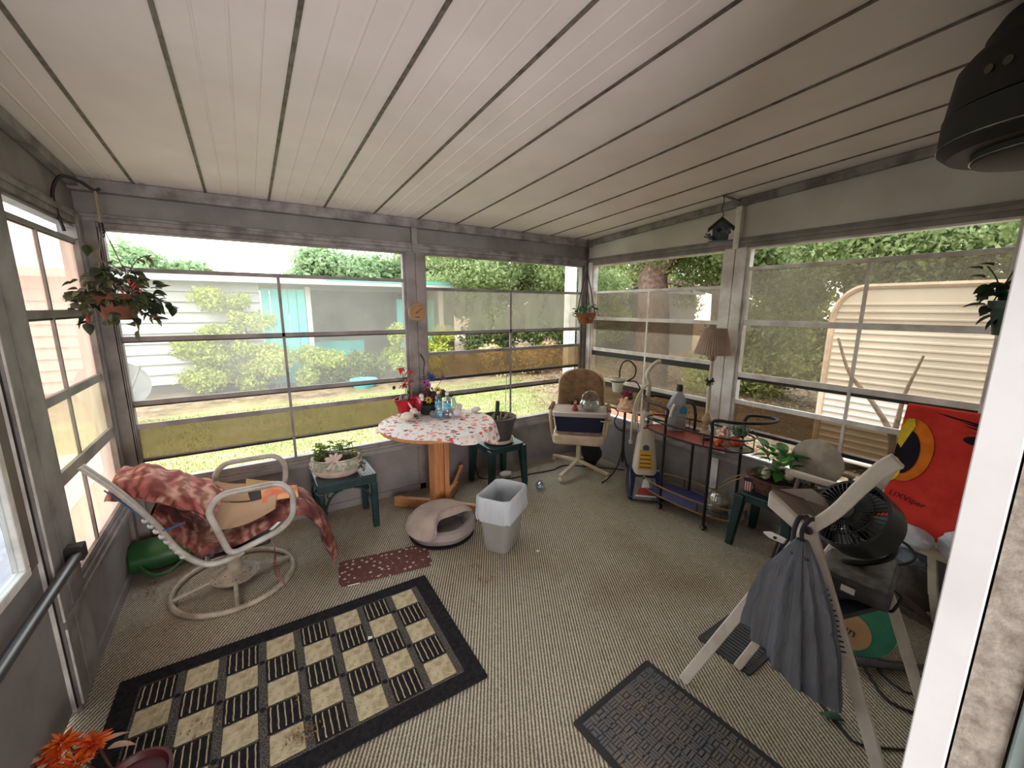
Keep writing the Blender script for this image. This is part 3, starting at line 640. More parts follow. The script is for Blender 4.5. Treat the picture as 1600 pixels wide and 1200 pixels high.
bm = B(); box(bm, 15.5, 19, 12.3, 16.0, GZ, 2.3); box(bm, 15.2, 19.3, 12.0, 16.3, 2.3, 2.5)
solo('distant_shed', bm, mat('shed_grey', (120, 116, 114), 0.8), 'dim grey flat roofed shed far outside the third window', 'shed')
# ------------------------------------------------------------------ rugs and mats
def place(t, loc, a=0.0):
    t.location = loc; t.rotation_euler = (0, 0, a); return t
def rrect(w, h, r, n=5):
    out = []
    for cx, cy, a0 in ((w/2-r, h/2-r, 0), (-w/2+r, h/2-r, PI/2), (-w/2+r, -h/2+r, PI), (w/2-r, -h/2+r, 1.5*PI)):
        out += [(cx+r*math.cos(a0+PI/2*i/n), cy+r*math.sin(a0+PI/2*i/n)) for i in range(n+1)]
    return out
def slab(bm, pts, z0, z1):
    poly(bm, [(x, y, z0) for x, y in pts], z1-z0, (0, 0, 1))

m_rugb = mat('black_rug_pile', (44, 42, 44), 1.0, 0, (32, 30, 32), 60, bump=(260, 0.6), spec=0.05)
m_rugm = mat('speckled_rug_ground', (108, 102, 94), 1.0, 0, (48, 45, 44), 220, (0.45, 0.55), bump=(260, 0.6), spec=0.05)
m_rugt = mat('tan_rug_pile', (196, 180, 148), 1.0, 0, (158, 142, 114), 40, (0.42, 0.68), bump=(70, 1.0, 0.008), spec=0.05)
rug = thing('checkered_rug', 'large black bordered rug with tan squares and striped squares', 'rug')
w, h = 1.405, 0.83
bm = B(); slab(bm, rrect(w, h, 0.008, 2), 0.0, 0.007); obj('border', bm, m_rugb, rug)
bm = B(); slab(bm, rrect(w-0.16, h-0.155, 0.005, 2), 0.007, 0.0085); obj('speckled_ground', bm, m_rugm, rug)
R = random.Random(5); cw, chh = (w-0.17)/8, (h-0.165)/5
def tan_patch():
    bm = B(); pts = []
    for (x, y) in rrect(cw*0.76, chh*0.90, 0.005, 2): pts.append((x+R.uniform(-.0015, .0015), y+R.uniform(-.0015, .0015)))
    slab(bm, pts, 0.0085, 0.012)
    for f in list(bm.faces):
        if abs(f.normal.z) > 0.9: f.smooth = False
    return obj('tan_patch', bm, m_rugt, rug, bevel=0.0015)
def stripe_patch():
    bm = B(); slab(bm, rrect(cw*0.82, chh*0.96, 0.004, 2), 0.0085, 0.0098); o = obj('striped_patch', bm, m_rugb, rug)
    for k in range(5):
        x = (k-2)*cw*0.165; bm = B()
        p = [(x+R.uniform(-.0012, .0012), (j/6-0.5)*chh*0.86, 0.0105) for j in range(7)]; tube(bm, p, 0.0027, 5); obj('pile_stripe', bm, m_rugt, o)
    return o
TP, SP = tan_patch(), stripe_patch(); ft = fs = True
for r in range(5):
    for c in range(8):
        x = (3.5-c)*cw - cw*0.02; y = (2-r)*chh
        if (r+c) % 2 == 0:
            o = TP if ft else inst(TP, rug); ft = False; o.location = (x-0.008, y, 0)
        else:
            o = SP if fs else copy_tree(SP, rug); fs = False; o.location = (x-0.008, y, 0)
bm = B()
for r in range(1, 5):
    for c in range(1, 8): 
        if (r+c) % 2 == 0: cyl(bm, ((4-c)*cw-0.012, (2.5-r)*chh, 0.0085), 0.012, 0.0015, 8)
obj('pile_dots', bm, m_rugb, rug, kind='stuff')
place(rug, (0.072, 1.79, 0.001), -0.022)

def paw_material():
    k = NT('brown_dotted_fleece'); v = k.coord((1, 1, 1)); vo = k.n('ShaderNodeTexVoronoi'); vo.inputs['Scale'].default_value = 24; k.l(v, vo.inputs['Vector'])
    vo.inputs['Randomness'].default_value = 0.75
    vs = k.n('ShaderNodeTexVoronoi'); vs.inputs['Scale'].default_value = 60; k.l(v, vs.inputs['Vector'])
    n = k.noise(v, 60, 3); a = k.n('ShaderNodeMath', operation='MULTIPLY_ADD'); a.inputs[1].default_value = 0.25; k.l(n, a.inputs[0]); k.l(vo.outputs['Distance'], a.inputs[2])
    c1 = k.ramp(a.outputs[0], [(0.33, (190, 168, 156)), (0.37, (92, 50, 44))])
    c2 = k.ramp(vs.outputs['Distance'], [(0.16, (150, 118, 108)), (0.22, (92, 50, 44))])
    k.base(k.mix(1.0, c1, c2, 'LIGHTEN')); k.p.inputs['Roughness'].default_value = 0.95; k.bump(k.noise(v, 200, 2), 0.5, 0.003); return k.m
pm = thing('fleece_mat', 'small dark brown fleece mat with pale dots beside the cat bed', 'mat')
bm = B(); slab(bm, rrect(0.565, 0.262, 0.035, 5), 0, 0.008); obj('pad', bm, paw_material(), pm, bevel=0.003)
bm = B(); slab(bm, [(-0.235, -0.137), (-0.165, -0.139), (-0.166, -0.122), (-0.234, -0.12)], 0.003, 0.005); obj('care_tag', bm, mat('white_tag', (226, 226, 222), 0.7), pm, label='white sewn in tag')
place(pm, (0.614, 2.437, 0.001), math.radians(-10.0))

gm = thing('doormat', 'grey embossed doormat with black rubber edge, nearest on the floor', 'mat')
bm = B(); slab(bm, rrect(0.50, 0.80, 0.01, 2), 0, 0.006); obj('rubber_edge', bm, mat('doormat_rubber', (36, 35, 36), 0.8), gm, bevel=0.002)
m_gm = mat('grey_ribbed_carpet_pad', (98, 98, 102), 1.0, 0, (120, 110, 100), 5, bump=(300, 0.7), spec=0.05)
bm = B(); slab(bm, rrect(0.445, 0.745, 0.006, 2), 0.006, 0.008); obj('pad', bm, mat('grey_pad_ground', (66, 66, 70), 1.0, 0, (92, 84, 76), 5, spec=0.05), gm)
bm = B(); c = 0.037; R = random.Random(9)
for i in range(12):
    for j in range(20):
        x, y = (i-5.5)*c, (j-9.5)*c; t = R.random(); hor = (i+j) % 2
        nb = 3 if t < 0.7 else 2
        for k in range(nb):
            o = (k-(nb-1)/2)*c/nb; l = c*0.46*(R.choice([1, 1, 0.7]))
            if hor: box(bm, x-l, x+l, y+o-c/nb*0.36, y+o+c/nb*0.36, 0.008, 0.0112)
            else: box(bm, x+o-c/nb*0.36, x+o+c/nb*0.36, y-l, y+l, 0.008, 0.0112)
obj('embossed_ribs', bm, m_gm, gm, kind='stuff')
place(gm, (1.222, 0.612, 0.001), math.radians(3.9))

sm = thing('boot_mat', 'black ribbed rubber mat under the white A-frame stand', 'mat')
bm = B(); slab(bm, rrect(0.62, 0.26, 0.015, 3), 0, 0.008); obj('base', bm, mat('ribbed_mat_rubber', (44, 44, 47), 0.7), sm, bevel=0.002)
for k in range(27):
    bm = B(); x = -0.28+k*0.0215; box(bm, x-0.005, x+0.005, -0.105, 0.105, 0.008, 0.013); obj('rib', bm, mat('ribbed_mat_ribs', (78, 78, 80), 0.8), sm)
place(sm, (2.075, 0.845, 0.001), 0.0)

# ------------------------------------------------------------------ leaves as single pieces
def leaf_mesh(name, L, Wd, m, bend=0.25, tip=1.0, n=5):
    bm = B(); rows = []
    for i in range(n+1):
        t = i/n; w = Wd*0.5*math.sin(PI*min(1, t**0.75*0.97+0.02))**0.8*(1 if t < 1 else 0.05); z = -bend*L*t*t
        rows.append([bm.verts.new((t*L, -w, z+w*0.35)), bm.verts.new((t*L, 0, z)), bm.verts.new((t*L, w, z+w*0.35))])
    for a, b in zip(rows[:-1], rows[1:]):
        for j in (0, 1): bm.faces.new((a[j], a[j+1], b[j+1], b[j]))
    me = bpy.data.meshes.new(name); bm.to_mesh(me); bm.free(); me.materials.append(m); me.shade_smooth(); return me
def leaf(me, parent, pos, d, s=1.0, roll=0.0, name='leaf', up=(0, 0, 1)):
    x = Vector(d).normalized(); y = Vector(up).cross(x); y = y.normalized() if y.length > 1e-3 else Vector((0, 1, 0)); z = x.cross(y)
    m = Matrix.Identity(4)
    for i in range(3): m[i][0] = x[i]; m[i][1] = y[i]; m[i][2] = z[i]
    o = bpy.data.objects.new(name, me); COL.objects.link(o); o.parent = parent
    o.matrix_local = Matrix.Translation(Vector(pos)-chain(parent)) @ m @ Matrix.Rotation(roll, 4, 'X') @ Matrix.Diagonal((s, s, s, 1)); return o
m_dkleaf = leaf_mat('dark_green_leaves', (34, 46, 30), (62, 72, 46), (96, 100, 72), 0.2, 14)
m_mdleaf = leaf_mat('mid_green_leaves', (54, 92, 40), (92, 128, 60), (140, 164, 96), 0.3, 14)
m_ltleaf = leaf_mat('light_green_leaves', (110, 140, 50), (160, 182, 84), (206, 216, 140), 0.4, 20)
m_stem = mat('green_brown_stem', (96, 96, 56), 0.8)
m_soil = mat('dark_soil', (50, 38, 30), 1.0, 0, (34, 26, 20), 60, bump=(80, 1.0))
m_terra = mat('terracotta_pot', (176, 98, 68), 0.75, 0, (146, 78, 56), 12)
m_cream2 = mat('cream_enamel', (206, 192, 170), 0.45, 0, (182, 164, 140), 14)
m_wht = mat('white_plastic', (224, 220, 214), 0.4, 0, (206, 200, 192), 6)
m_dkgreen = mat('dark_green_plastic', (22, 52, 52), 0.42, 0, (16, 40, 42), 8)
m_chrome = mat('bright_chrome', (214, 212, 208), 0.18, 1.0)
m_wood = None
def wood(name, c1, c2, scale=(1, 14, 14), rough=0.5):
    k = NT(name); v = k.coord(scale); f = k.noise(v, 5, 6, 0.6); k.base(k.ramp(f, [(0.3, c1), (0.7, c2)])); k.p.inputs['Roughness'].default_value = rough; k.bump(f, 0.15, 0.002); return k.m
m_oakw = wood('honey_wood_vertical', (196, 136, 88), (164, 104, 62), (14, 14, 1.2))
m_oakh = wood('honey_wood_flat', (202, 148, 100), (170, 112, 70), (1.5, 12, 12))

# ------------------------------------------------------------------ swivel patio chair by the left window
def floral(name, c):
    k = NT(name); v = k.coord((1, 1, 1)); f = k.noise(v, 6, 3, 0.5)
    w = k.n('ShaderNodeTexWave', wave_type='BANDS'); w.inputs['Scale'].default_value = 5; w.inputs['Distortion'].default_value = 14; w.inputs['Detail'].default_value = 3; k.l(v, w.inputs['Vector'])
    c1 = k.ramp(f, [(0.32, c[0]), (0.45, c[1]), (0.54, c[2]), (0.60, c[1]), (0.72, c[3])]); c2 = k.ramp(w.outputs['Color'], [(0.2, (255, 255, 255)), (0.9, (186, 160, 150))])
    k.base(k.mix(1.0, c1, c2, 'MULTIPLY')); k.p.inputs['Roughness'].default_value = 0.9; k.bump(k.noise(v, 14, 4), 0.25, 0.01); return k.m
m_cush = floral('faded_red_floral_fabric', [(106, 50, 50), (134, 66, 62), (182, 138, 124), (86, 80, 80)])
m_cushp = floral('sun_faded_floral_fabric', [(158, 84, 78), (176, 102, 94), (206, 162, 146), (142, 72, 70)])
m_tube = mat('white_enamel_tube', (196, 190, 184), 0.35, 0, (160, 150, 140), 10)
m_tubeb = mat('beige_enamel_tube', (178, 164, 148), 0.45, 0, (140, 126, 110), 12)
pc = thing('swivel_patio_chair', 'reclined tubular swivel patio chair with red floral cushion on a ring base', 'chair', (-0.20, 2.77, 0))
hc = Vector((-0.20, 2.77, 0))
bm = B(); tube(bm, [hc+Vector((0.31*math.cos(a), 0.31*math.sin(a), 0.016)) for a in [2*PI*i/40 for i in range(40)]], 0.0155, 10, closed=True); obj('base_ring', bm, m_tubeb, pc, smooth=True)
for a in (0.25, 1.75, 3.3, 4.75):
    bm = B(); tube(bm, [hc+Vector((0.305*math.cos(a), 0.305*math.sin(a), 0.018)), hc+Vector((0.10*math.cos(a), 0.10*math.sin(a), 0.055))], 0.013, 8); obj('spoke', bm, m_tubeb, pc, smooth=True)
bm = B(); lathe(bm, [(0, 0.045), (0.125, 0.045), (0.13, 0.055), (0.06, 0.085), (0.042, 0.10), (0.04, 0.24), (0, 0.24)], hc, 28); obj('hub', bm, m_tubeb, pc, smooth=True)
bm = B(); R = random.Random(3)
for i in range(34):
    a = R.uniform(3.0, 6.4); r = R.uniform(0.07, 0.12); c = hc+Vector((r*math.cos(a), r*math.sin(a), 0.055+0.03*(0.13-r)/0.07+0.001)); ell(bm, c, (R.uniform(.002, .006), .002, .0015), 5, 3)
obj('leaf_debris', bm, mat('brown_debris', (92, 66, 44), 1.0), pc, kind='stuff')
bm = B(); box(bm, -0.33, 0.0, 2.66, 2.88, 0.24, 0.265); obj('seat_plate', bm, m_black, pc, bevel=0.01)
for yy, nm in ((2.50, 0), (3.02, 0)):
    p = [(-0.19, yy, 0.32), (-0.262, yy, 0.60), (-0.20, yy, 0.675), (0.08, yy, 0.675), (0.135, yy, 0.60), (0.125, yy, 0.46), (0.05, yy, 0.39)]
    bm = B(); tube(bm, fillet(p, 0.05, 5, True), 0.0165, 10, closed=True); obj('armrest', bm, m_tube, pc, smooth=True)
for yy in (2.53, 2.99):
    p = [(-0.69, yy, 0.93), (-0.58, yy, 0.77), (-0.47, yy, 0.565), (-0.40, yy, 0.40), (-0.30, yy, 0.29), (-0.19, yy, 0.285), (-0.13, yy, 0.31)]
    if yy > 2.9: p = p[3:]
    bm = B(); tube(bm, smooth_path(p, 5), 0.0165, 10); obj('side_rail', bm, m_tube, pc, smooth=True)
bm = B(); tube(bm, [(-0.30, 2.53, 0.285), (-0.30, 2.99, 0.285)], 0.014, 8); obj('cross_tube', bm, m_tube, pc, smooth=True)
for yy in (2.53,):
    bm = B()
    for k in range(8):
        t = 0.45+k/10*0.8; a = Vector((-0.60, yy, 0.80)).lerp(Vector((-0.39, yy, 0.375)), t); ell(bm, a, (0.019, 0.020, 0.015), 8, 6)
    obj('vinyl_lacing', bm, m_wht, pc, smooth=True, kind='stuff')
def cushfn(path, y0, y1, puff, wr=0.006, seed=0):
    Pp = smooth_path(path, 6)
    def fn(u, v):
        i = u*(len(Pp)-1); k = min(int(i), len(Pp)-2); p = Pp[k].lerp(Pp[k+1], i-k); t = (Pp[min(k+1, len(Pp)-1)]-Pp[k]).normalized(); nrm = Vector((-t.z, 0, t.x))
        e = (math.sin(PI*v))**0.4; f = min(1, (min(u, 1-u)/0.04)); 
        return Vector((p.x, y0+(y1-y0)*v, p.z)) + nrm*(puff*e*(0.4+0.6*f)+wr*math.sin(u*26+math.sin(v*4+seed)*1.6)*e+wr*0.4*math.sin(u*47+v*6))
    return fn
def cushion(name, path, y0, y1, puff, m, wr=0.006, seed=0, nu=60, nv=18):
    bm = B(); f = cushfn(path, y0, y1, puff, wr, seed); g = cushfn(path, y0, y1, -puff*0.5, wr*0.6, seed+2)
    sheet(bm, f, nu, nv); sheet(bm, g, nu, nv); bmesh.ops.remove_doubles(bm, verts=bm.verts, dist=0.0001)
    return obj(name, bm, m, pc, smooth=True, ang=80)
cushion('seat_cushion', [(-0.34, 0, 0.345), (-0.22, 0, 0.33), (-0.06, 0, 0.375), (0.10, 0, 0.435), (0.20, 0, 0.415), (0.27, 0, 0.30), (0.31, 0, 0.14), (0.325, 0, 0.07)], 2.545, 2.975, 0.042, m_cush)
cushion('lower_back_cushion', [(-0.50, 0, 0.60), (-0.42, 0, 0.47), (-0.34, 0, 0.36), (-0.27, 0, 0.31)], 2.545, 2.975, 0.045, m_cush, seed=3)
cushion('folded_back_cushion', [(-0.645, 0, 0.735), (-0.54, 0, 0.73), (-0.42, 0, 0.66), (-0.30, 0, 0.58), (-0.25, 0, 0.52)], 2.55, 2.97, 0.068, m_cushp, wr=0.009, seed=5)
for k in range(3):
    bm = B(); yy = 2.60+0.006*k; p = smooth_path([(0.0, 2.52, 0.37), (0.015, 2.49, 0.28), (0.0+0.01*k, 2.48, 0.18), (0.02+0.012*k, 2.47, 0.10-0.02*k)], 6); tube(bm, p, 0.006, 5, flat=0.4); obj('tie_string', bm, m_cush, pc, smooth=True)
bm = B(); R = random.Random(8)
for k in range(26): 
    y = R.uniform(2.56, 2.96); tube(bm, [(0.32, y, 0.10), (0.33+R.uniform(-.02, .02), y+R.uniform(-.02, .02), 0.02+R.uniform(0, .04))], 0.002, 4)
obj('frayed_threads', bm, m_cush, pc, kind='stuff')
bm = B(); tube(bm, smooth_path([(-0.63, 2.525, 0.80), (-0.53, 2.52, 0.655), (-0.46, 2.52, 0.545), (-0.36, 2.53, 0.555)], 5), 0.006, 6, flat=0.5); obj('blue_strap', bm, mat('bright_blue_strap', (40, 120, 170), 0.5), pc, smooth=True, label='bright blue strap')
bm = B(); poly(bm, [(0.0, 2.535, 0.395), (0.045, 2.535, 0.43), (0.06, 2.535, 0.425), (0.015, 2.535, 0.385)], 0.002, (0, -1, 0)); obj('care_tag', bm, m_wht, pc)
m_card = mat('brown_cardboard', (176, 142, 112), 0.85, 0, (158, 124, 96), 4); m_cardp = mat('printed_orange_box', (206, 92, 52), 0.7, 0, (214, 150, 96), 7, (0.45, 0.55))
def board(label, quad, m, th=0.005, curve=0.01, name='cardboard_sheet'):
    a, b, c, d = [Vector(q) for q in quad]; bm = B()
    sheet(bm, lambda u, v: a.lerp(b, u).lerp(d.lerp(c, u), v)+Vector((0, 0, -curve*math.sin(PI*u))), 10, 4, th)
    return solo(name, bm, m, label, 'cardboard', 'cardboard pieces on the patio chair')
board('large curved brown cardboard lying on the red cushion, nearest the front arm', [(-0.27, 2.57, 0.455), (0.04, 2.57, 0.50), (0.06, 2.74, 0.515), (-0.25, 2.76, 0.54)], m_card, curve=0.03)
board('brown cardboard piece leaning by the far arm of the patio chair', [(-0.27, 2.78, 0.55), (-0.08, 2.77, 0.50), (-0.10, 2.93, 0.55), (-0.25, 2.94, 0.60)], m_card, curve=0.008)
board('yellowish cardboard scrap behind the others by the far arm', [(-0.10, 2.86, 0.54), (0.06, 2.84, 0.50), (0.06, 2.95, 0.52), (-0.09, 2.96, 0.57)], mat('yellow_cardboard', (190, 156, 104), 0.85), curve=0.004)
board('orange printed flat box on the front of the red cushion', [(-0.02, 2.70, 0.495), (0.17, 2.66, 0.50), (0.18, 2.84, 0.505), (-0.02, 2.85, 0.515)], m_cardp, curve=-0.006, name='flat_box')

# green watering can on its side
wc = thing('watering_can', 'large green plastic watering can lying in the left corner', 'watering can', (-0.58, 3.18, 0))
m_grn = mat('grass_green_plastic', (38, 88, 42), 0.45, 0, (28, 68, 34), 5)
bm = B(); lathe(bm, [(0, -0.155), (0.085, -0.155), (0.098, -0.14), (0.104, 0.0), (0.098, 0.10), (0.07, 0.15), (0, 0.155)], (-0.585, 3.19, 0.105), 24, ry(PI/2), sx=0.95, sy=1.1); obj('body', bm, m_grn, wc, smooth=True)
bm = B(); tube(bm, smooth_path([(-0.69, 3.09, 0.10), (-0.62, 3.03, 0.045), (-0.53, 3.03, 0.05), (-0.45, 3.09, 0.09), (-0.43, 3.15, 0.12)], 6), 0.012, 8); obj('handle', bm, m_grn, wc, smooth=True)
bm = B(); tube(bm, smooth_path([(-0.44, 3.19, 0.12), (-0.36, 3.20, 0.14), (-0.31, 3.22, 0.18)], 4), [0.028, 0.026, 0.024, 0.022, 0.02, 0.018, 0.018, 0.017, 0.016], 10); obj('spout', bm, m_grn, wc, smooth=True)
bm = B(); cyl(bm, (-0.428, 3.19, 0.105), 0.035, 0.012, 16, ry(PI/2)); obj('cap', bm, m_dkgreen, wc)

# ------------------------------------------------------------------ green wicker look side table and its planter
st = thing('side_table', 'square dark green plastic table with arched lattice legs, under the oval planter', 'table', (0.51, 3.12, 0))
x0, x1, ya, yb = 0.305, 0.715, 2.93, 3.30; zt = 0.43
bm = B(); box(bm, x0, x1, ya, yb, zt-0.012, zt); box(bm, x0+0.004, x1-0.004, ya+0.004, yb-0.004, zt-0.075, zt-0.012); obj('tabletop', bm, m_dkgreen, st, bevel=0.006)
bm = B()
for i in range(20):
    for j in range(18):
        if (i+j) % 2: box(bm, x0+0.02+i*0.0187, x0+0.02+i*0.0187+0.012, ya+0.02+j*0.0187, ya+0.02+j*0.0187+0.012, zt, zt+0.0015)
obj('woven_texture', bm, mat('grey_green_weave', (62, 78, 76), 0.5), st, kind='stuff')
for (x, y, sx, sy) in ((x0, ya, 1, 1), (x1, ya, -1, 1), (x0, yb, 1, -1), (x1, yb, -1, -1)):
    bm = B()
    box(bm, min(x, x+sx*0.045), max(x, x+sx*0.045), min(y, y+sy*0.045), max(y, y+sy*0.045), 0.0, zt-0.07)
    obj('leg', bm, m_dkgreen, st, bevel=0.008)
for (x, y, dx, dy) in ((x0, ya, 1, 0), (x1, ya, -1, 0), (x0, ya, 0, 1), (x0, yb, 0, -1), (x1, ya, 0, 1), (x1, yb, 0, -1)):
    bm = B(); ox, oy = (0.02 if dx else (0.012 if x == x0 else -0.012)), (0.012 if dx else 0)
    pts = [(x+dx*(0.045+0.12*(1-math.cos(a))), y+dy*(0.045+0.12*(1-math.cos(a)))+(0.012 if dx and y == ya else 0), 0.19+0.165*math.sin(a)) for a in [PI/2*i/8 for i in range(9)]]
    tube(bm, pts, 0.009, 6)
    for q in (2, 4, 6): 
        tube(bm, smooth_path([pts[q], (pts[q][0]-dx*0.02, pts[q][1]-dy*0.02, pts[q][2]+0.02), (pts[q][0]-dx*0.01, pts[q][1]-dy*0.01, pts[q][2]+0.05)], 3), 0.005, 5)
    obj('arched_brace', bm, m_dkgreen, st, smooth=True)
pl = thing('oval_planter', 'oval ceramic planter with bow and leafy seedlings on the green table', 'planter', (0.47, 3.09, zt))
m_cer = mat('grey_green_ceramic', (150, 156, 142), 0.4, 0, (196, 188, 168), 24, (0.45, 0.6)); m_pinkc = mat('pinkish_ceramic', (216, 190, 176), 0.45)
pcx = (0.465, 3.085, zt+0.002)
bm = B(); lathe(bm, [(0, 0), (0.115, 0), (0.13, 0.012), (0.142, 0.035), (0.146, 0.05), (0, 0.05)], pcx, 32, rz(-0.3), sx=1.15, sy=0.8); obj('lower_bowl', bm, m_pinkc, pl, smooth=True)
bm = B(); lathe(bm, [(0.143, 0.048), (0.15, 0.07), (0.146, 0.10), (0.14, 0.115), (0.150, 0.125), (0.148, 0.135), (0.132, 0.13), (0.128, 0.10), (0, 0.10)], pcx, 32, rz(-0.3), sx=1.15, sy=0.8); obj('upper_bowl', bm, m_cer, pl, smooth=True)
for k in range(2):
    for i in range(28):
        a = 2*PI*(i+0.5*k)/28; bm = B(); p = Vector((0.15*1.15*math.cos(a), 0.15*0.8*math.sin(a), 0.068+k*0.026)); p = rz(-0.3) @ p + Vector(pcx)
        ell(bm, p, (0.011, 0.011, 0.010), 6, 4); obj('fish_scale_boss', bm, m_cer, pl, smooth=True)
bm = B(); lathe(bm, [(0, 0.105), (0.13, 0.105)], pcx, 24, rz(-0.3), sx=1.12, sy=0.78); obj('soil', bm, m_soil, pl)
bc = Vector((0.435, 2.975, zt+0.145))
for (dx, dz, s) in ((-0.05, 0.02, 1), (0.045, 0.025, 1), (-0.022, 0.045, 0.8), (0.02, 0.048, 0.8), (-0.065, -0.005, 0.7)):
    bm = B(); ell(bm, bc+Vector((dx*0.6, 0, dz*0.6)), (0.034*s, 0.014, 0.017*s), 10, 8, ry(-math.atan2(dz, dx))); obj('bow_loop', bm, m_pinkc, pl, smooth=True)
for dx in (-0.05, 0.045):
    bm = B(); poly(bm, [tuple(bc+Vector((0, -0.008, 0))), tuple(bc+Vector((dx*0.3+0.008, -0.01, 0.0))), tuple(bc+Vector((dx+0.014, -0.014, -0.055))), tuple(bc+Vector((dx-0.014, -0.014, -0.05)))], 0.005, (0, 1, 0)); obj('bow_tail', bm, m_pinkc, pl)
bm = B(); ell(bm, bc+Vector((0, -0.006, 0)), (0.012, 0.012, 0.012), 8, 6); obj('bow_knot', bm, m_pinkc, pl, smooth=True)
R = random.Random(12); lm = leaf_mesh('seedling_leaf', 0.032, 0.026, m_ltleaf); lm2 = leaf_mesh('seedling_leaf_dark', 0.032, 0.026, m_mdleaf)
bm = B(); tips = []
for i in range(30):
    x = 0.465+R.uniform(-0.13, 0.13); y = 3.09+R.uniform(-0.05, 0.06); q = Vector((x, y, zt+0.10)); t = q+Vector((R.uniform(-.05, .07), R.uniform(-.04, .03), R.uniform(0.05, 0.145)))
    tube(bm, smooth_path([q, (q+t)/2+Vector((R.uniform(-.02, .02), 0, 0.01)), t], 3), 0.0022, 4); tips.append(t)
obj('stems', bm, m_stem, pl, kind='stuff')
for t in tips:
    for k in range(3):
        a = R.uniform(0, 2*PI); leaf(R.choice([lm, lm, lm2]), pl, t, (math.cos(a), math.sin(a), R.uniform(-.2, .6)), R.uniform(0.9, 1.45))
leaf_cloud('dead_foliage', [(0.34, 3.06, zt+0.13, .035, .03, .03), (0.59, 3.02, zt+0.12, .05, .05, .04), (0.625, 2.99, zt+0.06, .03, .03, .06)], 130, 0.011, leaf_mat('withered_leaves', (84, 46, 34), (120, 74, 54), (70, 40, 34), 0.1, 30), pl, 5, 0.2, kind='stuff')

# ------------------------------------------------------------------ round table with cloth
rt = thing('round_table', 'round wooden pedestal table under the flowered cloth', 'table', (1.20, 2.95, 0))
TC = Vector((1.20, 2.915, 0)); TR = 0.445; TZ = 0.75
bm = B(); lathe(bm, [(0, TZ-0.028), (TR-0.006, TZ-0.028), (TR, TZ-0.02), (TR, TZ-0.004), (TR-0.005, TZ), (0, TZ)], TC, 48); obj('tabletop', bm, m_oakh, rt)
for dx in (-0.042, 0.008, 0.046):
    bm = B(); box(bm, TC.x+dx-0.020-(0.004 if dx == 0.008 else 0), TC.x+dx+0.020, TC.y-0.06+(0.02 if dx == 0.008 else 0), TC.y+0.06, 0.03, TZ-0.028); obj('pedestal_board', bm, m_oakw, rt, bevel=0.004)
for a in (math.radians(135), math.radians(45), math.radians(225), math.radians(315)):
    bm = B(); d = Vector((math.cos(a), math.sin(a), 0)); beam(bm, TC+d*0.03+Vector((0, 0, 0.05)), TC+d*0.40+Vector((0, 0, 0.04)), 0.045, 0.08); obj('foot', bm, m_oakh, rt, bevel=0.006)
def cloth_mat():
    k = NT('flowered_cotton'); v = k.coord((1, 1, 1)); base = lin((232, 226, 222))
    vo = k.n('ShaderNodeTexVoronoi'); vo.inputs['Scale'].default_value = 21; k.l(v, vo.inputs['Vector'])
    n = k.noise(v, 55, 3, 0.7); a = k.n('ShaderNodeMath', operation='MULTIPLY_ADD'); a.inputs[1].default_value = 0.7; k.l(n, a.inputs[0]); k.l(vo.outputs['Distance'], a.inputs[2])
    m1 = k.ramp(a.outputs[0], [(0.70, (255, 255, 255)), (0.74, (0, 0, 0))]); sep = k.n('ShaderNodeSeparateColor'); k.l(vo.outputs['Color'], sep.inputs[0])
    fc = k.ramp(sep.outputs[0], [(0.0, (208, 92, 98)), (0.30, (226, 136, 98)), (0.50, (222, 108, 118)), (0.72, (232, 226, 222)), (0.86, (70, 66, 84))], const=True)
    vb = k.n('ShaderNodeTexVoronoi'); vb.inputs['Scale'].default_value = 42; k.l(v, vb.inputs['Vector']); b = k.n('ShaderNodeMath', operation='MULTIPLY_ADD'); b.inputs[1].default_value = 0.5; k.l(n, b.inputs[0]); k.l(vb.outputs['Distance'], b.inputs[2])
    m2 = k.ramp(b.outputs[0], [(0.50, (255, 255, 255)), (0.54, (0, 0, 0))]); s2 = k.n('ShaderNodeSeparateColor'); k.l(vb.outputs['Color'], s2.inputs[0])
    fc2 = k.ramp(s2.outputs[0], [(0.0, (204, 96, 110)), (0.35, (232, 226, 222)), (0.6, (120, 120, 150)), (0.78, (226, 150, 110))], const=True)
    k.base(k.mix(m1, k.mix(m2, base, fc2), fc)); k.p.inputs['Roughness'].default_value = 0.85; return k.m
def over(a):   # overhang by direction: long at the front right corner, short at the left
    a = (a+2*PI) % (2*PI); d = lambda c, w: math.exp(-(min(abs(a-c), 2*PI-abs(a-c))/w)**2)
    return 0.008+0.15*d(math.radians(318), 0.42)+0.075*d(math.radians(350), 0.35)+0.06*d(math.radians(275), 0.3)+0.05*d(math.radians(168), 0.14)+0.02*d(math.radians(90), 0.5)
def clothfn(u, v):
    a = 2*PI*u; L = v*(TR+over(a)); e = TR+0.004
    if L <= e: r = L; z = TZ+0.006+0.0025*math.sin(a*5+L*17)*math.sin(L*23)
    else:
        s = L-e; r = e+s*0.25+0.010*math.sin(a*22)*min(1, s/0.03); z = TZ+0.006-s*0.95
    return Vector((TC.x+r*math.cos(a), TC.y+r*math.sin(a), max(z, 0.4)))
bm = B(); sheet(bm, clothfn, 120, 34, 0.0, closed=True); bmesh.ops.remove_doubles(bm, verts=bm.verts, dist=0.0003)
solo('tablecloth', bm, cloth_mat(), 'white cloth with red and orange flowers over the round table', 'tablecloth', smooth=True, ang=80)
tz = TZ+0.0115
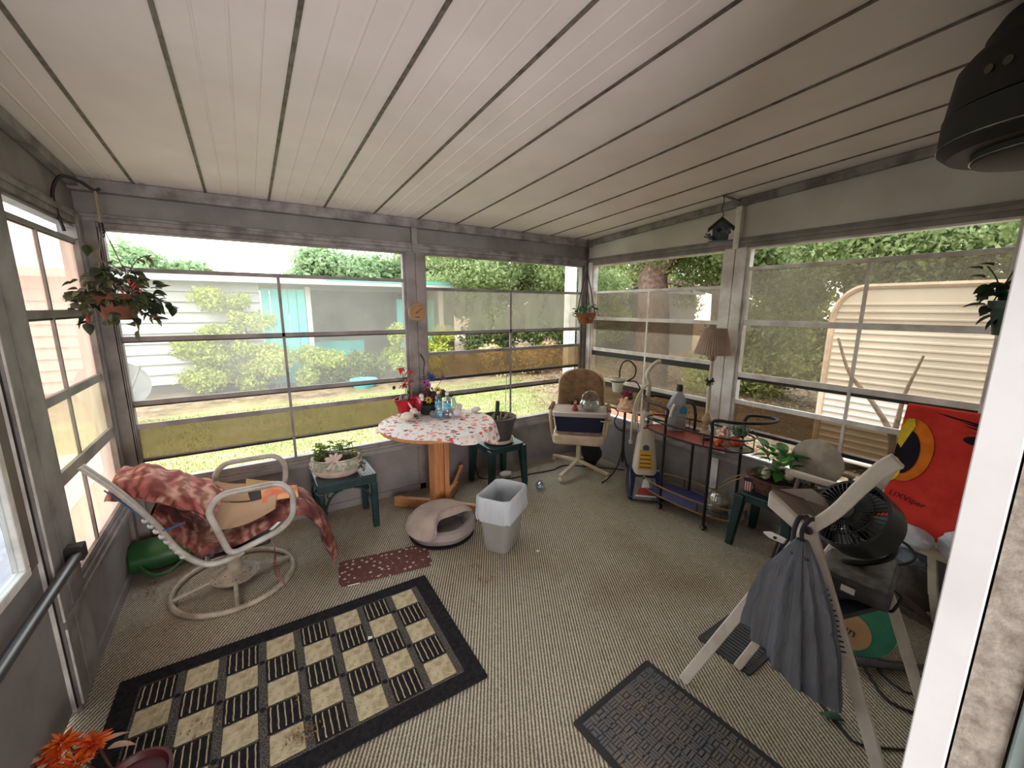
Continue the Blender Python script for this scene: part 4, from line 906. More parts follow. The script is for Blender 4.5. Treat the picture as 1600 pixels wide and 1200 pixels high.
# red foil pot with poinsettia
fp = thing('foil_flower_pot', 'red foil wrapped pot of red poinsettia at the back left of the table', 'flower pot', (1.06, 3.22, tz))
m_foil = mat('red_foil', (196, 24, 44), 0.28, 0.5, (160, 14, 34), 20, bump=(40, 0.6)); m_foil2 = mat('crimson_foil', (150, 16, 50), 0.3, 0.4, (120, 12, 40), 30, bump=(40, 0.6))
bm = B(); lathe(bm, [(0, 0), (0.055, 0), (0.062, 0.02), (0.068, 0.045), (0, 0.045)], (1.06, 3.22, tz), 20); obj('grey_pot', bm, mat('grey_pot', (150, 150, 152), 0.5), fp, smooth=True)
bm = B(); lathe(bm, [(0.066, 0.03), (0.078, 0.08), (0.10, 0.145), (0.097, 0.145), (0.074, 0.08), (0.06, 0.04)], (1.06, 3.22, tz), 32, wob=lambda a, z: 0.10*math.sin(a*4+1)*(z > 0.1)+0.03*math.sin(a*9)); obj('foil_wrap', bm, m_foil, fp, smooth=True)
bm = B(); ell(bm, (1.115, 3.155, tz+0.105), (0.055, 0.012, 0.075), 16, 10, rz(-0.5)); obj('foil_bow', bm, m_foil2, fp, smooth=True)
bm = B(); ell(bm, (1.155, 3.13, tz+0.17), (0.022, 0.018, 0.02), 10, 8); ell(bm, (1.158, 3.12, tz+0.145), (0.016, 0.012, 0.018), 8, 6); obj('white_rosette', bm, m_wht, fp, smooth=True)
lp = leaf_mesh('silver_leaf', 0.10, 0.03, mat('silver_leaf', (150, 158, 150), 0.5), 0.1); lg = leaf_mesh('poinsettia_leaf', 0.06, 0.026, m_mdleaf); lr = leaf_mesh('red_bract', 0.075, 0.03, leaf_mat('red_bracts', (176, 34, 50), (204, 56, 66), (160, 30, 54), 0.3, 12))
R = random.Random(21); heads = [(1.03, 3.23, 0.40), (1.10, 3.22, 0.37), (1.05, 3.19, 0.27), (1.09, 3.24, 0.30)]
for hx, hy, hz in heads:
    bm = B(); tube(bm, smooth_path([(1.06, 3.22, tz+0.05), ((hx+1.06)/2+0.01, hy, tz+hz*0.6), (hx, hy, tz+hz)], 4), 0.003, 5); obj('stem', bm, m_stem, fp)
    for k in range(6):
        a = 2*PI*k/6+R.uniform(-.3, .3); leaf(lr, fp, (hx, hy, tz+hz), (math.cos(a), math.sin(a), R.uniform(-.6, .2)), R.uniform(.7, 1.0), name='petal')
for k in range(12): 
    a = R.uniform(0, 2*PI); leaf(lg, fp, (1.06+0.03*math.cos(a), 3.21+0.03*math.sin(a), tz+R.uniform(0.12, 0.30)), (math.cos(a), math.sin(a), R.uniform(-.2, .8)), R.uniform(.7, 1.2))
for k in range(6): leaf(lp, fp, (0.99+0.012*k, 3.20, tz+0.09), (R.uniform(-.3, .2), R.uniform(-.3, .1), 1), R.uniform(.8, 1.05))
bm = B(); ell(bm, (0.96, 3.22, tz+0.245), (0.014, 0.014, 0.016), 8, 6); obj('dark_bud', bm, m_black, fp, smooth=True)
# dark basket of wild flowers
fb = thing('wildflower_basket', 'dark green basket of blue, purple and yellow flowers behind the bottles', 'flower basket', (1.27, 3.22, tz))
bm = B(); lathe(bm, [(0, 0), (0.06, 0), (0.085, 0.08), (0.08, 0.085), (0, 0.08)], (1.235, 3.20, tz), 18); obj('basket', bm, mat('dark_teal_basket', (28, 44, 42), 0.8, bump=(60, 0.8)), fb)
leaf_cloud('foliage', [(1.24, 3.20, tz+0.14, .08, .06, .07), (1.30, 3.19, tz+0.13, .06, .05, .05)], 420, 0.018, m_dkleaf, fb, 31, 0.3, kind='stuff')
pet = lambda nm, c1, c2: leaf_mesh(nm, 0.032, 0.016, mat(nm, c1, 0.7, 0, c2, 20), 0.15)
P_bl, P_pu, P_ye, P_ma, P_dk = pet('blue_petal', (44, 76, 150), (30, 56, 120)), pet('mauve_petal', (170, 84, 150), (130, 60, 120)), pet('yellow_petal', (214, 170, 70), (190, 130, 40)), pet('violet_petal', (112, 74, 130), (90, 60, 110)), pet('maroon_petal', (96, 32, 54), (70, 24, 40))
def flower(parent, c, me, n=8, s=1.0, center=m_black, tilt=(0, -0.7, 0.6)):
    d = Vector(tilt).normalized(); a = d.orthogonal().normalized(); b = d.cross(a)
    for k in range(n):
        t = 2*PI*k/n; leaf(me, parent, c, (a*math.cos(t)+b*math.sin(t)+d*0.25), s, name='petal', up=d)
    bm = B(); ell(bm, Vector(c)+d*0.004, (0.008*s,)*3, 8, 6); obj('flower_centre', bm, center, parent, smooth=True)
for c, me, s in (((1.275, 3.20, tz+0.30), P_bl, 1.4), ((1.20, 3.17, tz+0.27), P_pu, 1.1), ((1.225, 3.17, tz+0.245), P_pu, 1.1), ((1.30, 3.13, tz+0.20), P_ye, 1.2), ((1.21, 3.12, tz+0.13), P_ye, 1.2), ((1.26, 3.13, tz+0.155), P_dk, 1.1), ((1.355, 3.14, tz+0.30), P_ma, 0.9), ((1.34, 3.12, tz+0.185), P_dk, 1.0), ((1.19, 3.13, tz+0.185), P_dk, 1.0)):
    flower(fb, c, me, s=s)
    bm = B(); tube(bm, smooth_path([(1.24, 3.20, tz+0.07), ((c[0]+1.24)/2, (c[1]+3.20)/2, (c[2]+tz)/2+0.05), c], 3), 0.002, 4); obj('stem', bm, m_stem, fb)
bm = B(); p = smooth_path([(1.23, 3.21, tz+0.2), (1.215, 3.22, tz+0.34), (1.225, 3.22, tz+0.44), (1.195, 3.22, tz+0.50)], 5); tube(bm, p, 0.0025, 4)
for q in p[3:]: ell(bm, q, (0.008, 0.006, 0.008), 6, 4)
obj('dried_spike', bm, mat('dry_brown', (74, 52, 40), 0.9), fb, smooth=True)
# bottles
m_pet = clear_mat('clear_bottle_plastic', (216, 226, 232), 0.10, 0.10, (200, 214, 222)); m_lbl = mat('blue_bottle_label', (60, 150, 196), 0.5, 0, (150, 200, 222), 26, (0.45, 0.55)); m_cap = mat('white_cap', (226, 226, 224), 0.5)
def bottle(label, c, rot=None, h=0.2):
    t = thing('water_bottle', label, 'bottle', c, 'water bottles on the round table'); s = h/0.2
    pr = [(0, 0), (0.028, 0), (0.0315, 0.006), (0.0315, 0.06), (0.030, 0.065), (0.0315, 0.07), (0.0315, 0.13), (0.026, 0.155), (0.013, 0.178), (0.0125, 0.19), (0, 0.19)]
    bm = B(); lathe(bm, [(r*s, z*s) for r, z in pr], c, 20, rot); obj('body', bm, m_pet, t, smooth=True)
    bm = B(); lathe(bm, [(0.0322*s, 0.072*s), (0.0322*s, 0.122*s)], c, 20, rot); obj('label', bm, m_lbl, t, smooth=True)
    bm = B(); lathe(bm, [(0, 0.203*s), (0.0145*s, 0.203*s), (0.0145*s, 0.186*s), (0, 0.186*s)], c, 16, rot); obj('cap', bm, m_cap, t)
    return t
bottle('clear water bottle standing on the left of the upright pair', (1.285, 3.085, tz))
bottle('clear water bottle standing on the right of the upright pair', (1.325, 3.00, tz))
bottle('clear water bottle lying on its side on the cloth', (1.20, 3.05, tz+0.031), ry(PI/2) @ rx(math.radians(-38)) if False else (rz(math.radians(-40)) @ ry(PI/2)), 0.17)
jr = thing('glass_jar', 'glass jar with wire butterfly behind the water bottles', 'jar', (1.405, 3.10, tz))
bm = B(); lathe(bm, [(0, 0), (0.035, 0), (0.045, 0.03), (0.046, 0.09), (0.034, 0.125), (0.036, 0.135)], (1.405, 3.10, tz), 18); obj('body', bm, m_pet, jr, smooth=True)
bm = B()
for s in (-1, 1): tube(bm, [Vector((1.405+s*(0.012+0.010*math.cos(a)), 3.10, tz+0.15+0.013*math.sin(a))) for a in [2*PI*i/12 for i in range(12)]], 0.003, 5, closed=True)
tube(bm, [(1.405, 3.10, tz+0.02), (1.405, 3.10, tz+0.15)], 0.002, 4); obj('wire_butterfly', bm, mat('dark_wire', (50, 44, 44), 0.5), jr)
def critter(name, label, c, yaw, sc, ears, mb, cat='figurine'):
    t = thing(name, label, cat, c); M = rz(yaw); f = lambda x, y, z: M @ Vector((x*sc, y*sc, z*sc))+Vector(c)
    bm = B(); ell(bm, f(0, 0, 0.036), (0.052*sc, 0.036*sc, 0.036*sc), 16, 10, M); ell(bm, f(-0.045, 0, 0.03), (0.014*sc,)*3, 8, 6); ell(bm, f(0.04, 0.02, 0.008), (0.02*sc, 0.01*sc, 0.008*sc), 8, 6, M); ell(bm, f(0.04, -0.02, 0.008), (0.02*sc, 0.01*sc, 0.008*sc), 8, 6, M); obj('body', bm, mb, t, smooth=True)
    bm = B(); ell(bm, f(0.05, 0, 0.075), (0.030*sc, 0.024*sc, 0.026*sc), 14, 8, M); ell(bm, f(0.074, 0, 0.068), (0.012*sc, 0.012*sc, 0.010*sc), 8, 6, M); obj('head', bm, mb, t, smooth=True)
    for s in (-1, 1):
        bm = B(); ell(bm, f(0.03, s*0.014, 0.115 if ears > 0.03 else 0.10), (0.008*sc, 0.006*sc if ears > 0.03 else 0.016*sc, ears*sc), 8, 8, M @ ry(-0.5) @ rx(-s*0.15)); obj('ear', bm, mb, t, smooth=True)
        bm = B(); ell(bm, f(0.068, s*0.018, 0.082), (0.004*sc,)*3, 6, 4); obj('eye', bm, m_black, t)
    return t
critter('rabbit_figurine', 'small cream rabbit figurine at the left of the table', (1.005, 3.055, tz), -0.2, 1.0, 0.036, mat('cream_ceramic', (216, 206, 192), 0.6))
critter('lamb_figurine', 'small white lamb figurine right of the lying bottle', (1.40, 2.97, tz), 0.7, 0.95, 0.012, mat('white_ceramic', (224, 220, 222), 0.6))
bm = B(); ell(bm, (1.60, 3.02, tz+0.022), (0.045, 0.03, 0.022), 14, 8); solo('white_cup', bm, m_wht, 'white rounded dish at the far right rim of the table', 'dish', smooth=True)
bm = B(); tube(bm, [(1.08, 2.86, tz+0.004), (1.16, 2.74, tz+0.004)], 0.004, 6); solo('white_pen', bm, m_wht, 'thin white pen lying near the front of the table', 'pen')

# ------------------------------------------------------------------ cat bed and waste basket
m_suede = mat('taupe_suede', (176, 158, 148), 0.95, 0, (160, 142, 134), 8, bump=(30, 0.4, 0.01), spec=0.1); m_suede2 = mat('grey_suede', (150, 138, 134), 0.95, 0, (134, 122, 120), 8, bump=(30, 0.4, 0.01), spec=0.1)
cb = thing('cat_bed', 'round taupe hooded cat bed on the carpet beside the waste basket', 'pet bed', (1.08, 2.60, 0)); bc = Vector((1.08, 2.60, 0))
bm = B(); lathe(bm, [(0, 0.012), (0.20, 0.012), (0.235, 0.03), (0.255, 0.07), (0.245, 0.11), (0.215, 0.12), (0.18, 0.10), (0.16, 0.06), (0, 0.05)], bc, 40, wob=lambda a, z: 0.012*math.sin(a*7)); obj('base_cushion', bm, m_suede2, cb, smooth=True)
bm = B(); lathe(bm, [(0, 0), (0.235, 0), (0.24, 0.012), (0, 0.012)], bc, 40); obj('sole', bm, m_black, cb)
fd = Vector((0.22, -0.975, 0)); sd = Vector((0.975, 0.22, 0))
def hlim(t): return 0.045+0.11*min(1, max(0, -t/0.17))**2.2+0.02*math.sin(max(0, t)*9)
def hood(u, v):
    a = u*2*PI; r = v*0.252; p = Vector((r*math.cos(a), r*math.sin(a), 0)); lim = hlim(p.dot(sd)); q = p.dot(fd)
    cut = max(0, q-lim); p = p-fd*cut; rr = p.length/0.252
    z = 0.075+0.115*(1-rr**3.2)**0.7 if rr < 1 else 0.075
    if cut > 0: z = max(z-0.25*cut, 0.075)
    return bc+Vector((p.x, p.y, z+0.006*math.sin(p.x*22)*math.sin(p.y*18)))
bm = B(); sheet(bm, hood, 64, 22, 0.0, closed=True); bmesh.ops.remove_doubles(bm, verts=bm.verts, dist=0.0006); bmesh.ops.solidify(bm, geom=list(bm.faces), thickness=0.012); obj('hood', bm, m_suede, cb, smooth=True, ang=60)
bm = B()
lip = [hood(math.atan2((fd*hlim(t)+sd*t).y, (fd*hlim(t)+sd*t).x)/(2*PI) % 1.0, min(1, (fd*hlim(t)+sd*t).length/0.252)) for t in [-0.235+0.47*i/24 for i in range(25)]]
tube(bm, lip, 0.013, 8); obj('hood_rim', bm, m_suede2, cb, smooth=True)

wb = thing('waste_basket', 'grey rectangular waste basket lined with a white plastic bag', 'waste basket')
m_gpl = mat('grey_plastic_bin', (150, 146, 142), 0.5, 0, (140, 136, 132), 6); m_bag = None
def rr_ring(w, h, r, z, n=5, wob=0, s=0): return [Vector((x*(1+wob*math.sin(i*1.7+s)), y*(1+wob*math.cos(i*2.3+s)), z+wob*0.12*math.sin(i*1.1+s))) for i, (x, y) in enumerate(rrect(w, h, r, n))]
def loft(bm, rings, cap0=False, cap1=False):
    vs = [[bm.verts.new(p) for p in r] for r in rings]; n = len(vs[0])
    for a, b in zip(vs[:-1], vs[1:]):
        for k in range(n): bm.faces.new((a[k], a[(k+1) % n], b[(k+1) % n], b[k]))
    if cap0: bm.faces.new(vs[0][::-1])
    if cap1: bm.faces.new(vs[-1])
bm = B(); loft(bm, [rr_ring(0.255, 0.175, 0.04, 0), rr_ring(0.262, 0.182, 0.04, 0.006), rr_ring(0.325, 0.235, 0.045, 0.37), rr_ring(0.335, 0.245, 0.045, 0.372), rr_ring(0.335, 0.245, 0.045, 0.385), rr_ring(0.315, 0.225, 0.045, 0.385), rr_ring(0.25, 0.17, 0.04, 0.012)], True, True); obj('bin', bm, m_gpl, wb, smooth=True)
k = NT('white_bag_plastic'); k.base(lin((224, 228, 234))); k.p.inputs['Roughness'].default_value = 0.3
tl = k.n('ShaderNodeBsdfTranslucent'); tl.inputs[0].default_value = lin((210, 216, 226)); mx = k.n('ShaderNodeMixShader'); mx.inputs[0].default_value = 0.35; k.l(k.p.outputs[0], mx.inputs[1]); k.l(tl.outputs[0], mx.inputs[2]); k.l(mx.outputs[0], k.out.inputs['Surface']); k.bump(k.noise(k.coord((1, 1, 0.3)), 22, 4), 0.8, 0.02); m_bag = k.m
bm = B(); loft(bm, [rr_ring(0.345, 0.26, 0.05, 0.235, 9, 0.035, 1), rr_ring(0.362, 0.272, 0.05, 0.27, 9, 0.03, 2), rr_ring(0.352, 0.262, 0.05, 0.33, 9, 0.012, 3), rr_ring(0.350, 0.260, 0.05, 0.395, 9, 0.01, 1), rr_ring(0.33, 0.24, 0.05, 0.403, 9, 0.01, 1), rr_ring(0.308, 0.218, 0.045, 0.38, 9, 0.015, 2), rr_ring(0.27, 0.185, 0.04, 0.18, 9, 0.03, 4), rr_ring(0.24, 0.16, 0.04, 0.06, 9, 0.02, 5)], False, True); obj('liner_bag', bm, m_bag, wb, smooth=True, label='white plastic bag liner', ang=70)
place(wb, (1.385, 2.24, 0.001), math.radians(33))
# ------------------------------------------------------------------ dark stool with potted stump
ds = thing('plastic_stool', 'dark green plastic stool holding a grey pot, right of the round table', 'stool', (1.88, 3.12, 0))
def stool(t, c, s, zt, spread, ang, m, tilt=0):
    M = rz(ang); f = lambda x, y, z: M @ Vector((x, y, z))+Vector(c)
    bm = B(); pts = [f(x, y, zt-0.02) for x, y in rrect(s, s, 0.05, 5)]; poly(bm, [tuple(p) for p in pts], 0.02, (0, 0, 1)); obj('seat', bm, m, t, bevel=0.006)
    bm = B()
    for (a, b) in (((-1, -1), (1, -1)), ((1, -1), (1, 1)), ((1, 1), (-1, 1)), ((-1, 1), (-1, -1))):
        k = s*0.46
        beam(bm, f(a[0]*k, a[1]*k, zt-0.04), f(b[0]*k, b[1]*k, zt-0.04), 0.014, 0.04)
    obj('apron', bm, m, t)
    for sx in (-1, 1):
        for sy in (-1, 1):
            bm = B(); a = (sx*s*0.44, sy*s*0.44); b = (sx*s*0.44*spread, sy*s*0.44*spread); r0, r1 = 0.032, 0.022
            top = [f(a[0]+dx*r0, a[1]+dy*r0, zt-0.02) for dx, dy in ((-1, -1), (1, -1), (1, 1), (-1, 1))]; bot = [f(b[0]+dx*r1, b[1]+dy*r1, 0) for dx, dy in ((-1, -1), (1, -1), (1, 1), (-1, 1))]
            loft(bm, [bot, top], True, True); obj('leg', bm, m, t, bevel=0.006)
stool(ds, (1.88, 3.12, 0), 0.37, 0.42, 1.14, 0.02, m_dkgreen)
for k in range(5):
    bm = B(); box(bm, 1.77+k*0.05, 1.78+k*0.05, 2.98, 3.26, 0.42, 0.4215); obj('seat_slot', bm, m_black, ds)
gp = thing('stump_pot', 'grey plastic pot on a cream saucer with a cut green stump', 'plant pot', (1.87, 3.09, 0.424))
bm = B(); lathe(bm, [(0, 0), (0.115, 0), (0.135, 0.012), (0.142, 0.04), (0.135, 0.04), (0.12, 0.012), (0, 0.01)], (1.87, 3.09, 0.424), 28); obj('saucer', bm, m_cream2, gp, smooth=True)
bm = B(); lathe(bm, [(0, 0.012), (0.105, 0.012), (0.118, 0.04), (0.150, 0.20), (0.165, 0.205), (0.168, 0.245), (0.155, 0.245), (0.145, 0.20), (0, 0.19)], (1.87, 3.09, 0.424), 32); obj('pot', bm, mat('charcoal_pot', (78, 72, 72), 0.5, 0, (66, 60, 60), 8), gp, smooth=True)
bm = B(); lathe(bm, [(0, 0.205), (0.148, 0.205)], (1.87, 3.09, 0.424), 24); obj('soil', bm, m_soil, gp)
bm = B(); cyl(bm, (1.86, 3.10, 0.62), 0.020, 0.19, 10, rx(0.08), 0.018); obj('cut_stump', bm, mat('green_stump', (44, 66, 34), 0.7), gp, smooth=True)
for k in range(6):
    bm = B(); a = k*1.0; tube(bm, [(1.87+0.06*math.cos(a), 3.07+0.05*math.sin(a), 0.62), (1.87+0.08*math.cos(a), 3.06+0.06*math.sin(a), 0.69)], 0.007, 5); obj('dry_stub', bm, mat('dry_straw', (178, 156, 116), 0.9), gp)
bm = B(); tube(bm, [(1.95, 3.10, 0.64), (2.08, 3.28, 1.02)], 0.003, 5); obj('plant_stake', bm, m_alu, gp)

# ------------------------------------------------------------------ office chair with tote
oc = thing('office_chair', 'cream swivel office chair with brown fabric back in the far corner', 'chair')
m_brn = mat('brown_velour', (134, 106, 80), 1.0, 0, (108, 84, 64), 16, bump=(50, 0.6, 0.01), spec=0.1); m_tau = mat('taupe_seat_fabric', (150, 130, 116), 1.0, 0, (124, 106, 94), 14, bump=(60, 0.5), spec=0.1)
m_crm = mat('cream_shell_plastic', (208, 190, 162), 0.45, 0, (180, 156, 124), 6)
bm = B(); pts = rrect(0.50, 0.46, 0.07, 6); poly(bm, [(x, y, 0.345) for x, y in pts], 0.10, (0, 0, 1)); obj('seat_shell', bm, m_crm, oc, bevel=0.02)
bm = B(); pts = rrect(0.46, 0.42, 0.08, 6); poly(bm, [(x, y, 0.445) for x, y in pts], 0.03, (0, 0, 1)); obj('seat_cushion', bm, m_tau, oc, bevel=0.012)
def backfn(u, v, d=0.0):
    x = (u-0.5)*2; hw = 0.235*(1-0.08*v)*(1 if v < 0.80 else math.sqrt(max(0.02, 1-((v-0.80)/0.25)**2*0.62)))
    return Vector((x*hw, 0.215+0.04*v-0.05*(1-x*x)*0-0.05*(abs(x)**2)+d*(1-abs(x)**6)*(1-abs(2*v-1)**8), 0.49+0.53*v-0.05*(abs(x)**3)*(v > 0.5)*(v-0.5)*2))
bm = B(); sheet(bm, lambda u, v: backfn(u, v, -0.035), 20, 20); sheet(bm, lambda u, v: backfn(u, v, 0.0)+Vector((0, 0.006, 0)), 20, 20); bmesh.ops.remove_doubles(bm, verts=bm.verts, dist=0.001); obj('backrest', bm, m_brn, oc, smooth=True, ang=80)
bm = B(); sheet(bm, lambda u, v: backfn(0.5+(u-0.5)*1.05, -0.02+v*1.02, 0.0)+Vector((0, 0.012, 0)), 20, 20, 0.02); obj('back_shell', bm, m_crm, oc, smooth=True)
for s in (-1, 1):
    bm = B(); p = [(s*0.255, 0.20, 0.40), (s*0.275, 0.20, 0.60), (s*0.275, 0.14, 0.665), (s*0.28, -0.12, 0.665), (s*0.275, -0.18, 0.62), (s*0.26, -0.17, 0.47), (s*0.25, -0.10, 0.37)]
    tube(bm, fillet(p, 0.05, 5), 0.015, 10); ar = obj('armrest', bm, m_crm, oc, smooth=True)
    bm = B(); tube(bm, [(s*0.278, 0.12, 0.675), (s*0.281, -0.13, 0.675)], 0.021, 8); obj('arm_pad', bm, m_brn, ar, smooth=True)
bm = B(); cyl(bm, (0, 0, 0.10), 0.024, 0.25, 16); cyl(bm, (0, 0, 0.31), 0.05, 0.035, 16); obj('column', bm, m_crm, oc, smooth=True)
for wa in (95, 200, 282, 25):
    a = math.radians(wa)+PI/4; d = Vector((math.cos(a), math.sin(a), 0)); bm = B()
    beam(bm, d*0.015+Vector((0, 0, 0.115)), d*0.36+Vector((0, 0, 0.062)), 0.036, 0.028); l = obj('base_leg', bm, m_crm, oc, bevel=0.006)
    bm = B(); ell(bm, d*0.355+Vector((0, 0, 0.025)), (0.025, 0.025, 0.025), 12, 8); obj('caster', bm, m_crm, l, smooth=True)
place(oc, (2.72, 2.92, 0), math.radians(-45))
tt_ = thing('storage_tote', 'navy blue plastic tote with clear lid on the office chair seat', 'storage box')
bm = B(); loft(bm, [rr_ring(0.40, 0.25, 0.03, 0.0), rr_ring(0.45, 0.30, 0.03, 0.17), rr_ring(0.44, 0.29, 0.03, 0.17), rr_ring(0.39, 0.24, 0.03, 0.005)], True, True); obj('body', bm, mat('navy_plastic', (24, 30, 66), 0.4, 0, (18, 22, 52), 5), tt_, smooth=True)
bm = B(); loft(bm, [rr_ring(0.475, 0.325, 0.035, 0.158), rr_ring(0.478, 0.328, 0.035, 0.195), rr_ring(0.455, 0.30, 0.03, 0.200), rr_ring(0.45, 0.295, 0.03, 0.192)], True, True); obj('lid', bm, mat('frosted_lid', (190, 178, 170), 0.35, 0, (176, 160, 152), 4), tt_, smooth=True)
for s in (-1, 1): bm = B(); box(bm, s*0.238-0.012, s*0.238+0.012, -0.05, 0.05, 0.165, 0.19); obj('lid_clip', bm, m_crm, tt_, bevel=0.004)
place(tt_, (2.67, 2.87, 0.477), math.radians(-42)); tt_.scale = (1.08, 1.08, 1.0)
zz = 0.477+0.196
dl = thing('small_doll', 'small dark haired doll in a pink dress standing on the tote lid', 'doll', (2.60, 2.86, zz))
bm = B(); lathe(bm, [(0, 0), (0.033, 0), (0.022, 0.03), (0.012, 0.055), (0.011, 0.065), (0, 0.066)], (2.60, 2.86, zz), 14); obj('dress', bm, mat('pink_doll_dress', (150, 62, 62), 0.8), dl, smooth=True)
bm = B(); ell(bm, (2.597, 2.855, zz+0.083), (0.019, 0.018, 0.022), 12, 8); obj('head', bm, mat('doll_skin', (206, 160, 138), 0.6), dl, smooth=True)
bm = B(); ell(bm, (2.604, 2.864, zz+0.087), (0.029, 0.025, 0.028), 12, 8); ell(bm, (2.575, 2.878, zz+0.07), (0.012, 0.010, 0.022), 8, 6); ell(bm, (2.622, 2.846, zz+0.07), (0.012, 0.010, 0.022), 8, 6); obj('hair', bm, mat('dark_doll_hair', (52, 30, 28), 0.9), dl, smooth=True)
gb = thing('glass_basket', 'clear glass basket with looped handle on the tote lid', 'glass basket', (2.74, 2.80, zz))
bm = B(); lathe(bm, [(0, 0.002), (0.07, 0.002), (0.10, 0.03), (0.105, 0.07), (0.085, 0.10), (0.08, 0.10), (0.097, 0.07), (0.092, 0.03), (0, 0.012)], (2.74, 2.80, zz), 24, wob=lambda a, z: 0.03*math.sin(a*12)); obj('bowl', bm, clear_mat('clear_glass', (226, 230, 228), 0.16, 0.14, (214, 216, 210)), gb, smooth=True)
bm = B(); tube(bm, [Vector((2.74, 2.80, zz+0.10))+rz(-0.7) @ Vector((0.08*math.cos(a), 0, 0.08*math.sin(a))) for a in [PI*i/14 for i in range(15)]], 0.006, 8); obj('handle', bm, MATS['clear_glass'], gb, smooth=True)
bk = thing('black_cloth', 'black cloth bag lying under the office chair', 'cloth bag', (2.93, 2.94, 0))
bm = B(); ell(bm, (2.93, 2.95, 0.15), (0.10, 0.10, 0.145), 20, 14, None, wob=lambda a, z: 0.10*math.sin(a*5+z*4)+0.05*math.sin(a*11)); obj('bundle', bm, mat('black_cloth_fabric', (26, 25, 28), 0.95, 0, (16, 15, 18), 20, bump=(30, 0.6)), bk, smooth=True)

# cable along the wall, crumpled bottle, curled paper
bm = B(); tube(bm, smooth_path([(1.76, 3.33, 0.25), (1.75, 3.31, 0.10), (1.79, 3.27, 0.008), (2.03, 3.12, 0.008), (2.25, 3.10, 0.008), (2.50, 3.06, 0.008), (2.70, 3.08, 0.008), (3.0, 2.80, 0.008), (3.13, 2.66, 0.008)], 8), 0.0055, 6)
solo('power_cable', bm, m_black, 'black cable running over the floor behind the stool and office chair', 'cable', smooth=True)
bm = B(); ell(bm, (2.14, 2.80, 0.034), (0.075, 0.038, 0.033), 14, 8, rz(0.9), wob=lambda a, z: 0.12*math.sin(a*4+z*3)); solo('crumpled_bottle', bm, m_pet, 'crumpled clear plastic bottle on the carpet behind the waste basket', 'bottle', smooth=True)
bm = B(); ell(bm, (2.02, 3.20, 0.03), (0.06, 0.035, 0.028), 12, 8, rz(-0.3), wob=lambda a, z: 0.15*math.sin(a*4+z*3)); solo('crumpled_tissue', bm, m_wht, 'crumpled white tissue on the floor under the dark stool', 'tissue', smooth=True)

# ------------------------------------------------------------------ wrought iron plant stand
m_iron = mat('black_iron', (34, 30, 32), 0.5, 0.3)
ps = thing('plant_stand', 'slim black iron plant stand with tripod feet and side rings', 'plant stand', (2.90, 2.50, 0)); c = Vector((2.90, 2.50, 0))
bm = B(); tube(bm, [c+Vector((0, 0, 0.20)), c+Vector((0, 0, 0.71))], 0.012, 8); obj('pole', bm, m_iron, ps, smooth=True)
for a in (2.85, -0.3, 4.9):
    d = Vector((math.cos(a), math.sin(a), 0)); bm = B(); tube(bm, smooth_path([c+Vector((0, 0, 0.42)), c+d*0.015+Vector((0, 0, 0.28)), c+d*0.06+Vector((0, 0, 0.14)), c+d*0.14+Vector((0, 0, 0.05)), c+d*0.21+Vector((0, 0, 0.007))], 5), 0.007, 6); obj('leg', bm, m_iron, ps, smooth=True)
bm = B(); lathe(bm, [(0, 0.705), (0.075, 0.705), (0.082, 0.715), (0.075, 0.722), (0, 0.722)], c, 24); obj('top_plate', bm, m_cream2, ps, smooth=True)
bm = B(); tube(bm, smooth_path([c+Vector((0, 0, 0.50)), (2.85, 2.54, 0.53), (2.83, 2.56, 0.60), (2.85, 2.54, 0.68), (2.83, 2.56, 0.72)], 5), 0.006, 6); obj('side_arm', bm, m_iron, ps, smooth=True)
bm = B(); tube(bm, [Vector((2.77+0.055*math.cos(a), 2.62+0.055*math.sin(a), 0.60)) for a in [2*PI*i/20 for i in range(20)]], 0.006, 6, closed=True); tube(bm, [(2.815, 2.58, 0.60), (2.84, 2.55, 0.60)], 0.006, 6); obj('ring_holder', bm, m_cream2, ps, smooth=True)
bm = B(); tube(bm, smooth_path([(2.90, 2.50, 0.72), (2.93, 2.46, 0.88), (2.98, 2.41, 0.90), (2.99, 2.40, 0.84)], 5), 0.006, 6); obj('scroll_hook', bm, m_iron, ps, smooth=True)
bm = B(); tube(bm, smooth_path([(2.96, 2.43, 0.75), (2.98, 2.40, 0.88), (2.95, 2.43, 0.98), (2.90, 2.48, 0.99)], 5), 0.006, 6)
tube(bm, smooth_path([(2.885, 2.49, 0.985), (2.935, 2.45, 1.03), (2.94, 2.44, 1.11), (2.90, 2.48, 1.175), (2.86, 2.52, 1.16), (2.845, 2.54, 1.09), (2.845, 2.54, 1.02)], 5), 0.007, 6)
tube(bm, [Vector((2.835+0.062*math.cos(a), 2.55+0.062*math.sin(a), 0.985)) for a in [2*PI*i/20 for i in range(20)]], 0.006, 6, closed=True); obj('hanging_loop', bm, m_iron, ps, smooth=True)
wp = thing('white_pot', 'small white plastic pot held in the ring of the plant stand', 'plant pot', (2.835, 2.55, 0.885))
bm = B(); lathe(bm, [(0, 0), (0.042, 0), (0.055, 0.10), (0.062, 0.103), (0.064, 0.13), (0.057, 0.13), (0.05, 0.10), (0, 0.08)], (2.835, 2.55, 0.885), 24); obj('pot', bm, mat('ivory_plastic', (206, 206, 186), 0.5), wp, smooth=True)
cf = thing('ceramic_planter', 'peach ceramic figurine planter with pink flowers on the plant stand top', 'planter', (2.90, 2.50, 0.724))
m_pch = mat('peach_ceramic', (214, 160, 128), 0.4, 0, (232, 210, 190), 26, (0.45, 0.6))
